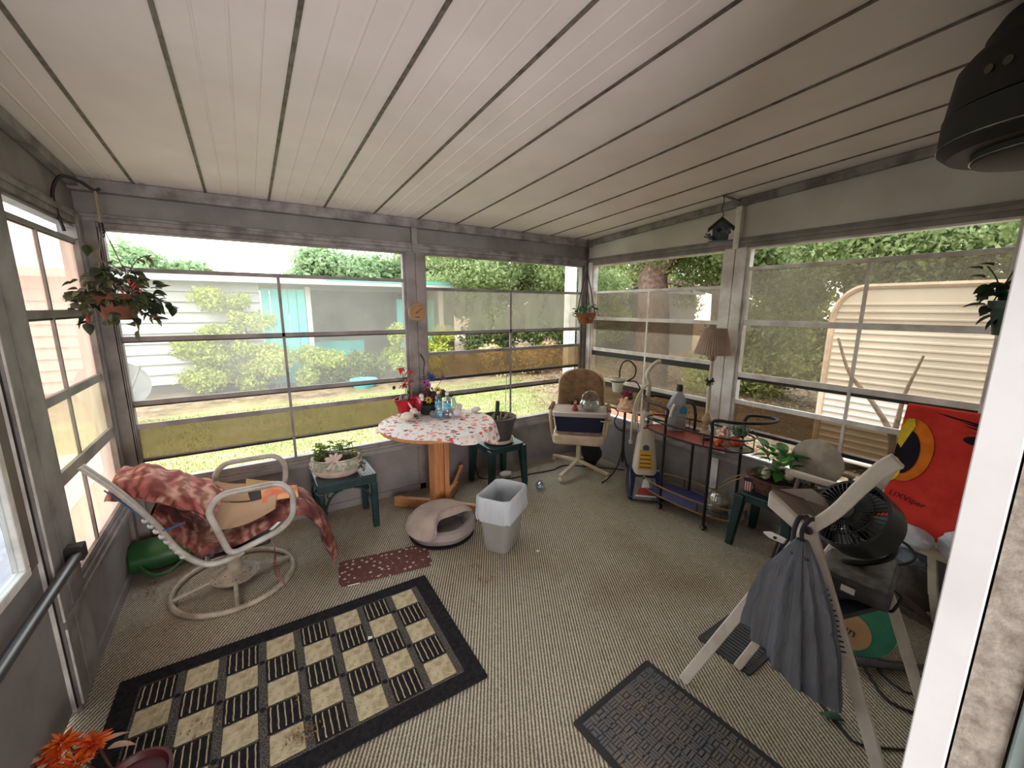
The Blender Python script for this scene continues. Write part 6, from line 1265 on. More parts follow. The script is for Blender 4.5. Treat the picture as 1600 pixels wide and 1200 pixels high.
# ------------------------------------------------------------------ white A-frame folding stand with fan, box and bag
m_afr = mat('white_painted_steel', (226, 216, 206), 0.4, 0, (206, 194, 182), 12)
af = thing('folding_stand', 'white A-frame folding chair frame with splayed legs near the door jamb', 'folding chair', (1.70, 0.5, 0))
FIX = 1
A1, AP1, A2 = Vector((1.50, 0.87, 0.0)), Vector((1.625, 0.530, 0.875)), Vector((1.665, 0.205, 0.0))
B1, AP2, B2 = Vector((1.77, 0.774, 0.0)), Vector((1.94, 0.472, 0.88)), Vector((1.94, 0.123, 0.0))
side = Vector((0.985, 0.17, 0))
def flatbeam(a, b, w, th): bm = B(); beam(bm, a, b, th, w, side.cross((Vector(b)-Vector(a))).normalized()); return bm
for a, b in ((A1, AP1), (A2, AP1), (B1, AP2), (B2, AP2)):
    l = obj('leg', flatbeam(a, b, 0.042 if a in (A1, A2) else 0.034, 0.024), m_afr, af, bevel=0.004)
    bm = B(); d = (b-a).normalized(); ell(bm, a+d*0.012+Vector((0, 0, 0.002)), (0.008, 0.008, 0.008), 8, 6); obj('foot_plug', bm, m_black, l)
def rail(pts, w, th, nm, m=m_afr):
    bm = B(); P_ = smooth_path(pts, 6); rings = []
    for i, p in enumerate(P_):
        d = (P_[min(i+1, len(P_)-1)]-P_[max(i-1, 0)]).normalized(); nrm = side.cross(d).normalized(); t = i/(len(P_)-1); ww = w*(0.9+0.25*t)
        rings.append([p+nrm*ww/2+side*th/2, p+nrm*ww/2-side*th/2, p-nrm*ww/2-side*th/2, p-nrm*ww/2+side*th/2])
    loft(bm, rings, True, True); return obj(nm, bm, m, af, bevel=0.004)
rail([AP1, (1.665, 0.475, 0.955), (1.69, 0.425, 1.06), (1.71, 0.385, 1.135), (1.72, 0.355, 1.17)], 0.044, 0.03, 'back_rail')
rail([AP2, (1.95, 0.456, 0.961), (1.956, 0.435, 1.035), (1.956, 0.419, 1.088)], 0.044, 0.03, 'back_rail')
N1, N2, F2, F1 = Vector((1.595, 0.665, 0.965)), AP1+Vector((0.0, 0.01, 0.0)), Vector((1.80, 0.485, 0.905)), Vector((1.80, 0.60, 0.955))
bm = B(); loft(bm, [[N1, N1+Vector((0, 0, -0.055)), N2+Vector((0, 0, -0.05)), N2], [N1+Vector((0.02, 0, 0.012)), N1+Vector((0.02, 0, -0.05)), N2+Vector((0.02, 0, -0.05)), N2+Vector((0.02, 0, 0.005))]], True, True); obj('front_board', bm, m_afr, af, bevel=0.006)
bm = B(); poly(bm, [tuple(N1+Vector((0.02, 0, 0.01))), tuple(N2+Vector((0.02, 0, 0.003))), tuple(F2), tuple(F1)], -0.012, (0, 0, 1)); obj('arm_board', bm, mat('brown_grey_board', (150, 130, 120), 0.5, 0, (132, 112, 102), 10), af)
bm = B(); tube(bm, [N1+Vector((0.025, 0, 0.014)), N1.lerp(F2, 0.45)+Vector((0, 0.0, 0.01)), N2.lerp(F2, 0.3)+Vector((0, 0, 0.008))], 0.004, 5); obj('thin_cord', bm, m_gt, af)
for p in (AP1, AP2): bm = B(); cyl(bm, p-side*0.024, 0.015, 0.01, 14, Matrix.Rotation(PI/2, 3, Vector((-side.y, side.x, 0)))); obj('pivot_bolt', bm, m_chrome, af, smooth=True)
bm = B(); beam(bm, A1.lerp(AP1, 0.62), B1.lerp(AP2, 0.60), 0.03, 0.03); obj('cross_bar', bm, m_afr, af)
bm = B(); poly(bm, [tuple(A2.lerp(AP1, .65)), tuple(B2.lerp(AP2, .62)), tuple(B1.lerp(AP2, .62)), tuple(A1.lerp(AP1, .65))], 0.02, (0, 0, 1)); obj('seat_panel', bm, mat('dark_seat_panel', (56, 58, 66), 0.6), af)
# warning sticker with illegible print on the near leg
lg_ = Vector(A2).lerp(AP1, 0.5); d_ = (AP1-A2).normalized(); nn = -side*0.0145; wv_ = side.cross(d_).normalized()
bm = B(); c0 = A2.lerp(AP1, 0.53); c1 = A2.lerp(AP1, 0.80); poly(bm, [tuple(c0+nn-wv_*0.017), tuple(c0+nn+wv_*0.017), tuple(c1+nn+wv_*0.017), tuple(c1+nn-wv_*0.017)], 0.001, tuple(-side)); st_ = obj('warning_sticker', bm, m_wht, af, label='white sticker with black print')
R = random.Random(4)
for k in range(13):
    t = 0.545+k*0.019; bm = B(); c = A2.lerp(AP1, t); l = R.uniform(0.006, 0.014); poly(bm, [tuple(c+nn*1.12-wv_*l), tuple(c+nn*1.12+wv_*l), tuple(c+d_*0.006+nn*1.12+wv_*l), tuple(c+d_*0.006+nn*1.12-wv_*l)]); obj('print_line', bm, mat('black_print', (60, 56, 56), 0.6), st_)
tg = Vector((1.575, 0.615, 0.815)); bm = B(); poly(bm, [tuple(tg+Vector(v)) for v in ((0, -0.035, 0.005), (0, -0.03, -0.015), (0, 0.02, -0.016), (0, 0.045, -0.004), (0, 0.02, 0.008))], 0.012, (1, 0, 0)); o = obj('latch_tab', bm, m_wht, af, bevel=0.002, label='white pointed latch tab'); bm = B(); cyl(bm, tg+Vector((-0.003, 0.0, -0.004)), 0.006, 0.004, 10, ry(PI/2)); obj('latch_screw', bm, m_black, o)
cpn = thing('clothespin', 'small red and white plastic clip on the stand by the bag top', 'clip', (1.66, 0.56, 0.875))
bm = B(); obox(bm, (1.66, 0.575, 0.892), (0.012, 0.04, 0.03), rx(0.5)); obj('red_half', bm, mat('red_plastic', (214, 60, 48), 0.4), cpn, bevel=0.003); bm = B(); obox(bm, (1.665, 0.545, 0.888), (0.02, 0.03, 0.03), rx(0.2)); obj('white_half', bm, m_wht, cpn, bevel=0.004)

fan = thing('box_fan', 'black round cage fan leaning tilted on the white stand', 'fan', (2.02, 0.53, 0.70)); fc = Vector((1.80, 0.455, 0.895)); fnv = Vector((-0.72, 0.36, 0.60)).normalized()
Mf = fnv.to_track_quat('Z', 'Y').to_matrix(); m_fan = mat('black_fan_plastic', (26, 26, 28), 0.3)
ff = lambda x, y, z: Mf @ Vector((x, y, z))+fc; FR = 0.122
bm = B(); lathe(bm, [(FR-0.006, -0.058), (FR+0.006, -0.05), (FR+0.010, 0.045), (FR, 0.045)], fc, 40, Mf); obj('rim', bm, m_fan, fan, smooth=True)
for sgn, nm in ((1, 'front_grille'), (-1, 'rear_grille')):
    bm = B()
    for k in range(46):
        a = 2*PI*k/46; p = [ff(0.035*math.cos(a), 0.035*math.sin(a), sgn*0.062), ff(0.08*math.cos(a+0.08), 0.08*math.sin(a+0.08), sgn*0.06), ff(FR*math.cos(a+0.16), FR*math.sin(a+0.16), sgn*0.045)]; tube(bm, p, 0.0016, 4, cap=False)
    for r in (0.058, 0.09): tube(bm, [ff(r*math.cos(a), r*math.sin(a), sgn*0.06) for a in [2*PI*i/30 for i in range(30)]], 0.0018, 4, closed=True)
    obj(nm, bm, m_fan, fan, kind='stuff')
bm = B(); lathe(bm, [(0, 0.068), (0.033, 0.066), (0.037, 0.058), (0, 0.058)], fc, 24, Mf); obj('front_cap', bm, m_fan, fan, smooth=True)
bm = B(); lathe(bm, [(0, -0.095), (0.04, -0.09), (0.046, -0.05), (0.042, -0.02), (0, -0.02)], fc, 24, Mf); obj('motor', bm, m_fan, fan, smooth=True)
for k in range(4):
    a0 = 2*PI*k/4; bm = B(); sheet(bm, lambda u, v: ff((0.03+0.08*u)*math.cos(a0+(v-0.5)*(0.7+0.5*u)), (0.03+0.08*u)*math.sin(a0+(v-0.5)*(0.7+0.5*u)), 0.03*(v-0.5)*1.6), 6, 6, 0.002); obj('blade', bm, mat('grey_fan_blade', (96, 96, 102), 0.35), fan, smooth=True)
bm = B(); tube(bm, smooth_path([fc+Vector((0.05, -0.10, -0.04)), fc+Vector((0.07, -0.10, -0.12)), fc+Vector((0.05, -0.04, -0.175)), fc+Vector((0.02, 0.02, -0.195))], 5), 0.012, 8); obj('stand_bracket', bm, m_fan, fan, smooth=True)
bm = B(); tube(bm, smooth_path([(2.06, 0.42, 0.76), (2.09, 0.36, 0.74), (2.06, 0.33, 0.70), (1.98, 0.40, 0.665), (1.85, 0.50, 0.66)], 6), 0.005, 6); obj('power_cord', bm, m_black, fan, smooth=True)
tb_ = thing('tool_box', 'dark grey flat case with wire handle on the stand under the fan', 'case', (1.84, 0.43, 0.60))
bm = B(); obox(bm, (1.86, 0.435, 0.655), (0.26, 0.21, 0.075), rz(0.15)); obj('case_body', bm, mat('charcoal_case', (58, 56, 56), 0.6, 0, (82, 78, 76), 12, bump=(40, 0.3)), tb_, bevel=0.014)
bm = B(); obox(bm, (1.86, 0.435, 0.697), (0.27, 0.19, 0.010), rz(0.15)); obj('case_lid', bm, mat('scuffed_grey_lid', (104, 98, 94), 0.7, 0, (66, 62, 60), 20), tb_, bevel=0.004)
bm = B(); tube(bm, fillet([(1.86, 0.335, 0.66), (1.84, 0.30, 0.655), (1.80, 0.315, 0.60), (1.83, 0.35, 0.60)], 0.015), 0.005, 6, closed=True); obj('wire_handle', bm, m_black, tb_, smooth=True)
bm = B(); box(bm, 1.712, 1.716, 0.40, 0.44, 0.65, 0.672); obj('case_tag', bm, m_wht, tb_)
bm = B(); tube(bm, [(1.715, 0.50, 0.60), (1.97, 0.36, 0.585)], 0.03, 14); solo('rolled_tube', bm, mat('blue_grey_roll', (74, 92, 112), 0.35, 0, (60, 76, 96), 6), 'blue grey roll tucked below the dark case on the stand', 'roll', smooth=True)

# grey carrier bag hanging from the near pivot
gb_ = thing('carrier_bag', 'grey plastic carrier bag hanging from the pivot of the white stand', 'bag', (1.58, 0.53, 0.33))
k = NT('grey_bag_plastic'); k.base(k.ramp(k.noise(k.coord((2, 2, 0.5)), 6, 4), [(0.35, (134, 138, 150)), (0.65, (104, 108, 120))])); k.p.inputs['Roughness'].default_value = 0.3; k.p.inputs['Coat Weight'].default_value = 0.3; k.bump(k.noise(k.coord((1, 1, 0.25)), 26, 5, 0.6), 0.9, 0.02)
tl = k.n('ShaderNodeBsdfTranslucent'); tl.inputs[0].default_value = lin((96, 100, 112)); mx = k.n('ShaderNodeMixShader'); mx.inputs[0].default_value = 0.2; k.l(k.p.outputs[0], mx.inputs[1]); k.l(tl.outputs[0], mx.inputs[2]); k.l(mx.outputs[0], k.out.inputs['Surface']); m_gbag = k.m
vd = Vector((-0.93, -0.25, 0)); ld = Vector((0.25, -0.93, 0))
def bagfn(u, v):
    a = 2*PI*u; z = 0.86-v*0.50; w = 0.018+0.125*v**0.85+0.02*math.sin(v*3); th = 0.015+0.045*v; c = Vector((1.60, 0.535, 0))+vd*0.055+ld*(0.01*v)
    pl = 1+0.20*math.sin(a*13+v*3)*min(1, v*3)*(1-0.3*v)+0.10*math.sin(a*23+v*5)
    sk = -0.10*v*math.cos(a)*0.9
    p = c+ld*(w*math.cos(a)*pl)+vd*(th*math.sin(a)*pl); return Vector((p.x, p.y, z+sk*(1 if v > 0.3 else v/0.3)*1.0+0.015*math.sin(a*3)*v))
bm = B(); sheet(bm, bagfn, 110, 36, 0.0, closed=True); ed = [v for v in bm.verts if False]
obj('bag_body', bm, m_gbag, gb_, smooth=True, ang=80)
bm = B(); Rg = [bagfn(i/24, 1.0) for i in range(24)]; cc_ = sum(Rg, Vector())/24; vs = [bm.verts.new(p) for p in Rg]; cv = bm.verts.new(cc_)
for i in range(24): bm.faces.new((vs[i], vs[(i+1) % 24], cv))
obj('bag_bottom', bm, m_gbag, gb_, smooth=True)
for s in (-1, 1):
    bm = B(); p = [bagfn(0.25+0.08*s, 0.12), Vector((1.57, 0.545+0.012*s, 0.87)), Vector((1.60, 0.54+0.014*s, 0.915)), Vector((1.65, 0.53+0.012*s, 0.90)), Vector((1.665, 0.53+0.01*s, 0.84))]; tube(bm, smooth_path(p, 5), 0.008, 8, flat=0.4); obj('bag_handle', bm, mat('dark_handle_plastic', (50, 52, 60), 0.35), gb_, smooth=True)

# items under and around the stand
lid_ = thing('green_tub', 'round green and white tub with tan lid label lying under the stand', 'tub', (2.33, 0.52, 0.02)); lc2 = Vector((2.33, 0.52, 0.165)); Ml = Vector((-0.92, -0.18, 0.25)).to_track_quat('Z', 'Y').to_matrix()
bm = B(); lathe(bm, [(0, -0.11), (0.125, -0.11), (0.14, 0.0), (0.148, 0.0), (0.148, 0.012), (0.10, 0.012), (0, 0.010)], lc2, 36, Ml); obj('tub_body', bm, mat('sea_green_plastic', (46, 122, 92), 0.5, 0, (34, 100, 74), 8), lid_, smooth=True)
bm = B(); lathe(bm, [(0, 0.014), (0.085, 0.014)], lc2+Ml @ Vector((-0.02, -0.05, 0)), 28, Ml); lb = obj('tan_label', bm, mat('tan_label', (178, 138, 98), 0.7), lid_, label='tan round label with dark letters')
text_obj('label_lettering', 'un', 0.06, m_black, lid_, frame_M(lc2+Ml @ Vector((-0.02, -0.05, 0.016)), (0.1, -1, -0.2), (0.2, 0.1, 1)))
bm = B(); lathe(bm, [(0.135, -0.02), (0.151, -0.012), (0.151, -0.004), (0.14, 0.0)], lc2, 36, Ml); obj('white_rim', bm, m_wht, lid_, smooth=True)
bm = B(); ell(bm, (1.93, 0.555, 0.522), (0.05, 0.045, 0.045), 16, 10, None, wob=lambda a, z: 0.12*math.sin(a*4)); solo('cream_bag', bm, mat('cream_bag', (206, 200, 176), 0.5), 'small cream bag hanging below the dark case', 'bag', smooth=True)
bm = B(); ell(bm, (2.36, 0.94, 0.045), (0.09, 0.05, 0.045), 18, 10, rz(0.6), wob=lambda a, z: 0.08*math.sin(a*9)); solo('orange_cloth', bm, mat('orange_yellow_cloth', (226, 150, 40), 0.8, 0, (206, 110, 30), 20), 'orange cloth on the carpet seen between the stand leg and bag', 'cloth', smooth=True)
bm = B(); obox(bm, (2.52, 0.955, 0.06), (0.12, 0.03, 0.11), rz(0.5)); solo('yellow_card', bm, mat('bright_yellow', (238, 214, 60), 0.6), 'bright yellow packet leaning behind the grey carrier bag', 'packet', bevel=0.004)
bm = B(); tube(bm, smooth_path([(1.62, 0.60, 0.80), (1.66, 0.66, 0.6), (1.66, 0.70, 0.45), (1.80, 0.70, 0.2), (1.98, 0.60, 0.006), (1.93, 0.54, 0.006), (1.87, 0.46, 0.006), (1.83, 0.39, 0.006), (1.82, 0.33, 0.006), (1.95, 0.22, 0.006)], 8), 0.0045, 6); solo('thin_cord', bm, m_black, 'thin black cord trailing down past the carrier bag onto the carpet', 'cord', smooth=True)
bm = B(); tube(bm, smooth_path([(2.27, 0.47, 0.03), (2.20, 0.40, 0.008), (2.14, 0.33, 0.008), (2.18, 0.24, 0.008), (2.32, 0.22, 0.008), (2.42, 0.30, 0.008), (2.36, 0.42, 0.008), (2.28, 0.40, 0.018), (2.24, 0.30, 0.018), (2.34, 0.25, 0.018)], 8), 0.006, 6); solo('coiled_cord', bm, m_black, 'black cord coiled on the carpet right of the white legs', 'cord', smooth=True)
bm = B(); tube(bm, [(2.20, 0.50, 0.03), (2.42, 0.32, 0.03)], 0.018, 10); tube(bm, [(2.42, 0.32, 0.03), (2.50, 0.26, 0.035)], 0.012, 8); solo('grey_rod', bm, mat('grey_rod', (92, 92, 96), 0.5), 'grey rod lying on the carpet by the coiled cord', 'rod', smooth=True)
bm = B(); sheet(bm, lambda u, v: Vector((1.83+0.045*u+0.05*(v-0.5)*math.sin(PI*u), 0.47-0.075*u, 0.012+0.012*math.sin(PI*u)-0.01*abs(v-0.5))), 8, 5, 0.003); solo('green_leaf', bm, mat('flat_dark_green', (40, 72, 46), 0.7), 'single dark green leaf lying on the carpet by the near white leg', 'leaf', smooth=True)

# ------------------------------------------------------------------ hanging things
def pot_of(t, c, r0, r1, h, m, basket=False):
    if basket:
        for k in range(8):
            bm = B(); r = r0+(r1-r0)*k/7; tube(bm, [Vector((c[0]+(r+0.003*math.sin(a*16+k*3))*math.cos(a), c[1]+(r+0.003*math.sin(a*16+k*3))*math.sin(a), c[2]+h*k/7)) for a in [2*PI*i/48 for i in range(48)]], h/13, 5, closed=True); obj('wicker_coil', bm, m, t, smooth=True)
        bm = B(); lathe(bm, [(0, 0), (r0, 0), (r1*0.93, h*0.9), (0, h*0.9)], c, 20); obj('liner', bm, m_soil, t)
    else:
        bm = B(); lathe(bm, [(0, 0), (r0, 0), (r1*0.95, h*0.75), (r1*0.96, h*0.78), (r1*1.05, h*0.78), (r1*1.07, h), (r1*0.97, h), (r1*0.9, h*0.8), (0, h*0.8)], c, 26); obj('pot', bm, m, t, smooth=True)
        bm = B(); lathe(bm, [(0, h*0.86), (r1*0.95, h*0.86)], c, 20); obj('soil', bm, m_soil, t)
h1 = thing('hanging_plant', 'hanging terracotta pot of trailing dark leaves and pink blooms at the left corner', 'hanging plant', (-0.57, 3.07, 1.575)); hp = (-0.575, 3.075, 1.575)
pot_of(h1, hp, 0.068, 0.088, 0.14, mat('old_terracotta', (140, 84, 64), 0.8, 0, (112, 66, 52), 14))
for k in range(3):
    a = 2*PI*k/3+0.5; bm = B(); tube(bm, [(hp[0]+0.09*math.cos(a), hp[1]+0.09*math.sin(a), hp[2]+0.13), (-0.585, 3.07, 2.08)], 0.0025, 4); obj('hanger_wire', bm, m_gt, h1)
bm = B(); tube(bm, [(-0.585, 3.07, 2.08), (-0.585, 3.07, 2.235)], 0.006, 6); obj('hanger_rope', bm, mat('tan_rope', (150, 132, 104), 0.9), h1)
for k in range(4): bm = B(); tube(bm, [Vector((-0.585+0.008*math.cos(a), 3.07, 2.07-0.017*k+0.011*math.sin(a))) for a in [2*PI*i/10 for i in range(10)]], 0.003, 4, closed=True); obj('chain_link', bm, m_iron, h1)
bm = B(); tube(bm, smooth_path([(-0.72, 3.04, 2.02), (-0.735, 3.03, 2.18), (-0.70, 3.045, 2.28), (-0.64, 3.06, 2.275), (-0.59, 3.07, 2.24), (-0.565, 3.075, 2.25)], 6), 0.008, 8); solo('plant_hook', bm, m_iron, 'black curved wall hook in the left corner holding the pot', 'hook', smooth=True)
R = random.Random(41); lA = leaf_mesh('dark_leaf', 0.062, 0.042, m_dkleaf, 0.35); lB = leaf_mesh('olive_leaf', 0.058, 0.036, leaf_mat('olive_grey_leaves', (74, 78, 50), (104, 104, 70), (130, 128, 92), 0.25, 20), 0.35)
for i in range(290):
    a = R.uniform(0, 2*PI); r = 0.02+0.155*R.random()**0.7; z = 1.70+R.uniform(-0.05, 0.17)*(1.15-r*3)+(-0.12*(r > 0.11)*R.random())
    leaf(R.choice([lA, lA, lB]), h1, (-0.57+r*0.98*math.cos(a), 3.07+r*0.9*math.sin(a), z), (math.cos(a), math.sin(a), R.uniform(-1.0, .7)), R.uniform(.6, 1.15), R.uniform(-.8, .8))
for (p, n) in (([(-0.5, 3.0, 1.74), (-0.42, 3.04, 1.70), (-0.36, 3.08, 1.66), (-0.32, 3.09, 1.64)], 9), ([(-0.48, 3.02, 1.72), (-0.44, 3.02, 1.64), (-0.43, 3.04, 1.58)], 6), ([(-0.62, 3.0, 1.72), (-0.67, 2.98, 1.66), (-0.69, 3.0, 1.56)], 6), ([(-0.52, 3.0, 1.7), (-0.50, 2.97, 1.6), (-0.49, 2.98, 1.52)], 5), ([(-0.52, 3.05, 1.8), (-0.46, 3.06, 1.90), (-0.40, 3.08, 1.93)], 4), ([(-0.6, 3.05, 1.8), (-0.62, 3.05, 1.93), (-0.66, 3.03, 1.98)], 5)):
    bm = B(); P_ = smooth_path(p, 6); tube(bm, P_, 0.0022, 4); obj('stem', bm, m_stem, h1)
    for i in range(n):
        q = P_[int((i+1)/n*(len(P_)-1))]; leaf(R.choice([lA, lB]), h1, q, (R.uniform(-1, 1), R.uniform(-1, 1), R.uniform(-1, .3)), R.uniform(.7, 1.1))
lp2 = leaf_mesh('pink_petal', 0.03, 0.012, mat('pink_bloom', (196, 70, 84), 0.6, 0, (216, 110, 110), 30), 0.2)
for i in range(22): leaf(lp2, h1, (-0.50+R.uniform(-.05, .05), 2.94+R.uniform(-.01, .02), 1.755+R.uniform(-.03, .02)), (R.uniform(-1, 1), R.uniform(-1, 0), R.uniform(-.8, .5)), R.uniform(.8, 1.3), name='petal')
for (x, y, z) in ((-0.68, 2.98, 1.58), (-0.42, 3.04, 1.60)): bm = B(); ell(bm, (x, y, z), (0.009, 0.009, 0.018), 8, 6); obj('red_bud', bm, mat('red_bud', (168, 44, 50), 0.5), h1, smooth=True)

h2 = thing('hanging_plant', 'small wicker basket of ivy hanging in the far corner by dark cords', 'hanging plant', (3.0, 3.17, 1.49)); c2 = (2.985, 3.165, 1.495)
pot_of(h2, c2, 0.065, 0.10, 0.10, mat('tan_wicker', (160, 104, 66), 0.8, 0, (120, 74, 46), 30), True)
R = random.Random(43); lC = leaf_mesh('ivy_leaf', 0.036, 0.028, m_mdleaf, 0.35); lD = leaf_mesh('ivy_leaf_dark', 0.036, 0.028, leaf_mat('ivy_dark', (40, 66, 48), (70, 98, 70), (120, 146, 112), 0.2, 24), 0.35)
for i in range(120):
    a = R.uniform(0, 2*PI); r = 0.13*R.random()**0.7; leaf(R.choice([lC, lD, lD]), h2, (c2[0]+r*math.cos(a), c2[1]+r*math.sin(a), 1.60+R.uniform(-.02, .10)*(1.2-r*5)-(0.04 if r > .11 else 0)), (math.cos(a), math.sin(a), R.uniform(-.9, .8)), R.uniform(.7, 1.2), R.uniform(-.6, .6))
for k in range(4):
    a = 2*PI*k/4+0.4; bm = B(); tube(bm, smooth_path([(c2[0]+0.10*math.cos(a), c2[1]+0.10*math.sin(a), 1.59), (c2[0]+0.04*math.cos(a)+0.01, c2[1]+0.05*math.sin(a)+0.02, 1.85), (3.02, 3.21, 2.05), (3.03, 3.22, 2.2)], 5), 0.006, 5); obj('macrame_cord', bm, mat('dark_cord', (66, 58, 54), 0.9), h2, smooth=True)
bm = B(); ell(bm, (3.03, 3.22, 2.20), (0.016, 0.016, 0.08), 8, 8); tube(bm, [(3.03, 3.22, 2.26), (3.03, 3.22, 2.35)], 0.004, 5); obj('cord_knot', bm, MATS['dark_cord'], h2, smooth=True)

h3 = thing('hanging_plant', 'dark ivy pot hanging half hidden behind the white jamb', 'hanging plant', (2.24, 0.22, 1.55)); c3 = (2.25, 0.225, 1.56)
pot_of(h3, c3, 0.06, 0.08, 0.12, m_dkgreen); R = random.Random(44); lE = leaf_mesh('broad_leaf', 0.06, 0.05, leaf_mat('deep_green_ivy', (22, 40, 26), (40, 62, 38), (66, 88, 54), 0.2, 24), 0.3)
for i in range(60):
    a = R.uniform(0, 2*PI); r = 0.11*R.random()**0.7; leaf(lE, h3, (c3[0]+r*math.cos(a), c3[1]+r*math.sin(a), 1.68+R.uniform(-.06, .08)*(1.2-r*5)), (math.cos(a), math.sin(a), R.uniform(-.9, .8)), R.uniform(.6, 1.0), R.uniform(-.6, .6))
for (x, y, z) in ((2.22, 0.335, 1.79), (2.22, 0.31, 1.80), (2.22, 0.325, 1.76)): leaf(lE, h3, (x, y, z), (-0.3, 0.6, 0.3), 0.7)
bm = B(); tube(bm, smooth_path([(2.24, 0.27, 1.68), (2.22, 0.30, 1.76), (2.22, 0.325, 1.80)], 4), 0.002, 4); obj('stem', bm, m_stem, h3)
for k in range(3):
    a = 2*PI*k/3; bm = B(); tube(bm, [(c3[0]+0.08*math.cos(a), c3[1]+0.08*math.sin(a), 1.67), (2.25, 0.20, 2.0), (2.25, 0.19, cz(0.19))], 0.002, 4); obj('hanger_wire', bm, m_iron, h3)

bh = thing('birdhouse', 'weathered blue birdhouse with two birds hanging before the right wall post', 'birdhouse', (2.925, 1.745, 2.11)); b0 = Vector((2.925, 1.745, 2.11)); Mb = rz(math.radians(-58))
m_bh = mat('weathered_blue_wood', (66, 82, 88), 0.8, 0, (92, 96, 92), 26); m_bhr = mat('brown_roof_wood', (74, 64, 54), 0.85, 0, (54, 46, 40), 26); g_ = lambda x, y, z: tuple(Mb @ Vector((x, y, z))+b0)
bm = B(); pts = [(-0.05, 0.012), (0.05, 0.012), (0.055, 0.11), (0, 0.16), (-0.055, 0.11)]; loft(bm, [[Vector(g_(x, y, z)) for x, z in pts] for y in (-0.04, 0.04)], True, True); obj('box', bm, m_bh, bh, bevel=0.003)
for s in (-1, 1): bm = B(); loft(bm, [[Vector(g_(0, y, 0.172)), Vector(g_(0, y, 0.160)), Vector(g_(s*0.085, y, 0.088)), Vector(g_(s*0.085, y, 0.100))] for y in (-0.06, 0.06)], True, True); obj('roof_board', bm, m_bhr, bh)
bm = B(); box(bm, -0.075, 0.075, -0.065, 0.055, 0.0, 0.012); 
for v in bm.verts: v.co = Mb @ v.co+b0
obj('floor_board', bm, mat('pale_blue_board', (120, 134, 140), 0.7), bh)
bm = B(); cyl(bm, g_(-0.012, -0.038, 0.085), 0.015, 0.005, 16, Mb @ rx(PI/2)); obj('entrance_hole', bm, m_black, bh)
for sx, sy, sz_ in ((-0.062, -0.05, 0.022), (0.045, -0.055, 0.055)):
    bm = B(); ell(bm, g_(sx, sy, sz_+0.012), (0.020, 0.014, 0.016), 10, 8, Mb @ ry(0.4)); ell(bm, g_(sx+0.012*(-1 if sx < 0 else 1), sy-0.008, sz_+0.032), (0.011, 0.011, 0.011), 8, 6); tube(bm, [g_(sx-0.01, sy+0.005, sz_+0.012), g_(sx-0.035, sy+0.01, sz_+0.045)], 0.006, 5); tube(bm, [g_(sx-0.01, sy+0.005, sz_+0.012), g_(sx-0.045, sy+0.01, sz_+0.025)], 0.005, 5); obj('painted_bird', bm, mat('blue_bird_paint', (62, 74, 98), 0.6, 0, (120, 110, 104), 40), bh, smooth=True)
bm = B(); tube(bm, smooth_path([g_(0, 0, 0.165), g_(0.008, 0, 0.20), g_(-0.006, 0, 0.23), g_(0.004, 0, 0.275), (2.94, 1.755, cz(1.75)-0.01)], 4), 0.003, 5); obj('hook_wire', bm, m_iron, bh)
bm = B(); beam(bm, (2.93, 1.762, cz(1.76)-0.012), (3.19, 1.762, cz(1.76)-0.022), 0.015, 0.012); solo('ceiling_bracket', bm, m_alu, 'thin metal bracket at the ceiling above the birdhouse', 'bracket')
# black drum fixture under the ceiling at the right
fx_ = thing('ceiling_fan_motor', 'black stepped drum fixture hanging from the ceiling at upper right', 'ceiling fixture', (2.06, 0.20, 2.1)); dc = (2.065, 0.205, 2.10); m_drum = mat('black_drum_enamel', (18, 17, 18), 0.6, 0, (12, 11, 12), 4)
bm = B(); lathe(bm, [(0, 0.46), (0.12, 0.46), (0.12, 0.42), (0.175, 0.405), (0.20, 0.36), (0.20, 0.31), (0, 0.31)], dc, 48); obj('upper_housing', bm, m_drum, fx_, smooth=True)
bm = B(); lathe(bm, [(0.0, 0.315), (0.225, 0.315), (0.25, 0.28), (0.262, 0.16), (0.258, 0.155), (0, 0.155)], dc, 48); obj('vented_band', bm, m_drum, fx_, smooth=True)
bm = B(); lathe(bm, [(0, 0.148), (0.266, 0.148), (0.266, 0.055), (0.24, 0.03), (0, 0.03)], dc, 48); obj('lower_band', bm, m_drum, fx_, smooth=True)
bm = B(); lathe(bm, [(0, 0.03), (0.185, 0.03), (0.18, 0.005), (0.16, 0.0), (0, 0.0)], dc, 48); obj('bottom_cap', bm, m_drum, fx_, smooth=True)
for a in (2.55, 2.72, 2.89): bm = B(); p = Vector(dc)+Vector((0.256*math.cos(a), 0.256*math.sin(a), 0.225)); cyl(bm, p, 0.012, 0.004, 12, Vector((math.cos(a), math.sin(a), 0)).to_track_quat('Z', 'Y').to_matrix()); obj('vent_hole', bm, mat('grey_vent', (70, 66, 60), 0.5), fx_)
for r, z in ((0.2665, 0.062), (0.184, 0.012)): bm = B(); tube(bm, [Vector(dc)+Vector((r*math.cos(a), r*math.sin(a), z)) for a in [2*PI*i/48 for i in range(48)]], 0.003, 5, closed=True); obj('trim_ring', bm, mat('dark_chrome', (96, 94, 92), 0.25, 0.8), fx_, smooth=True)

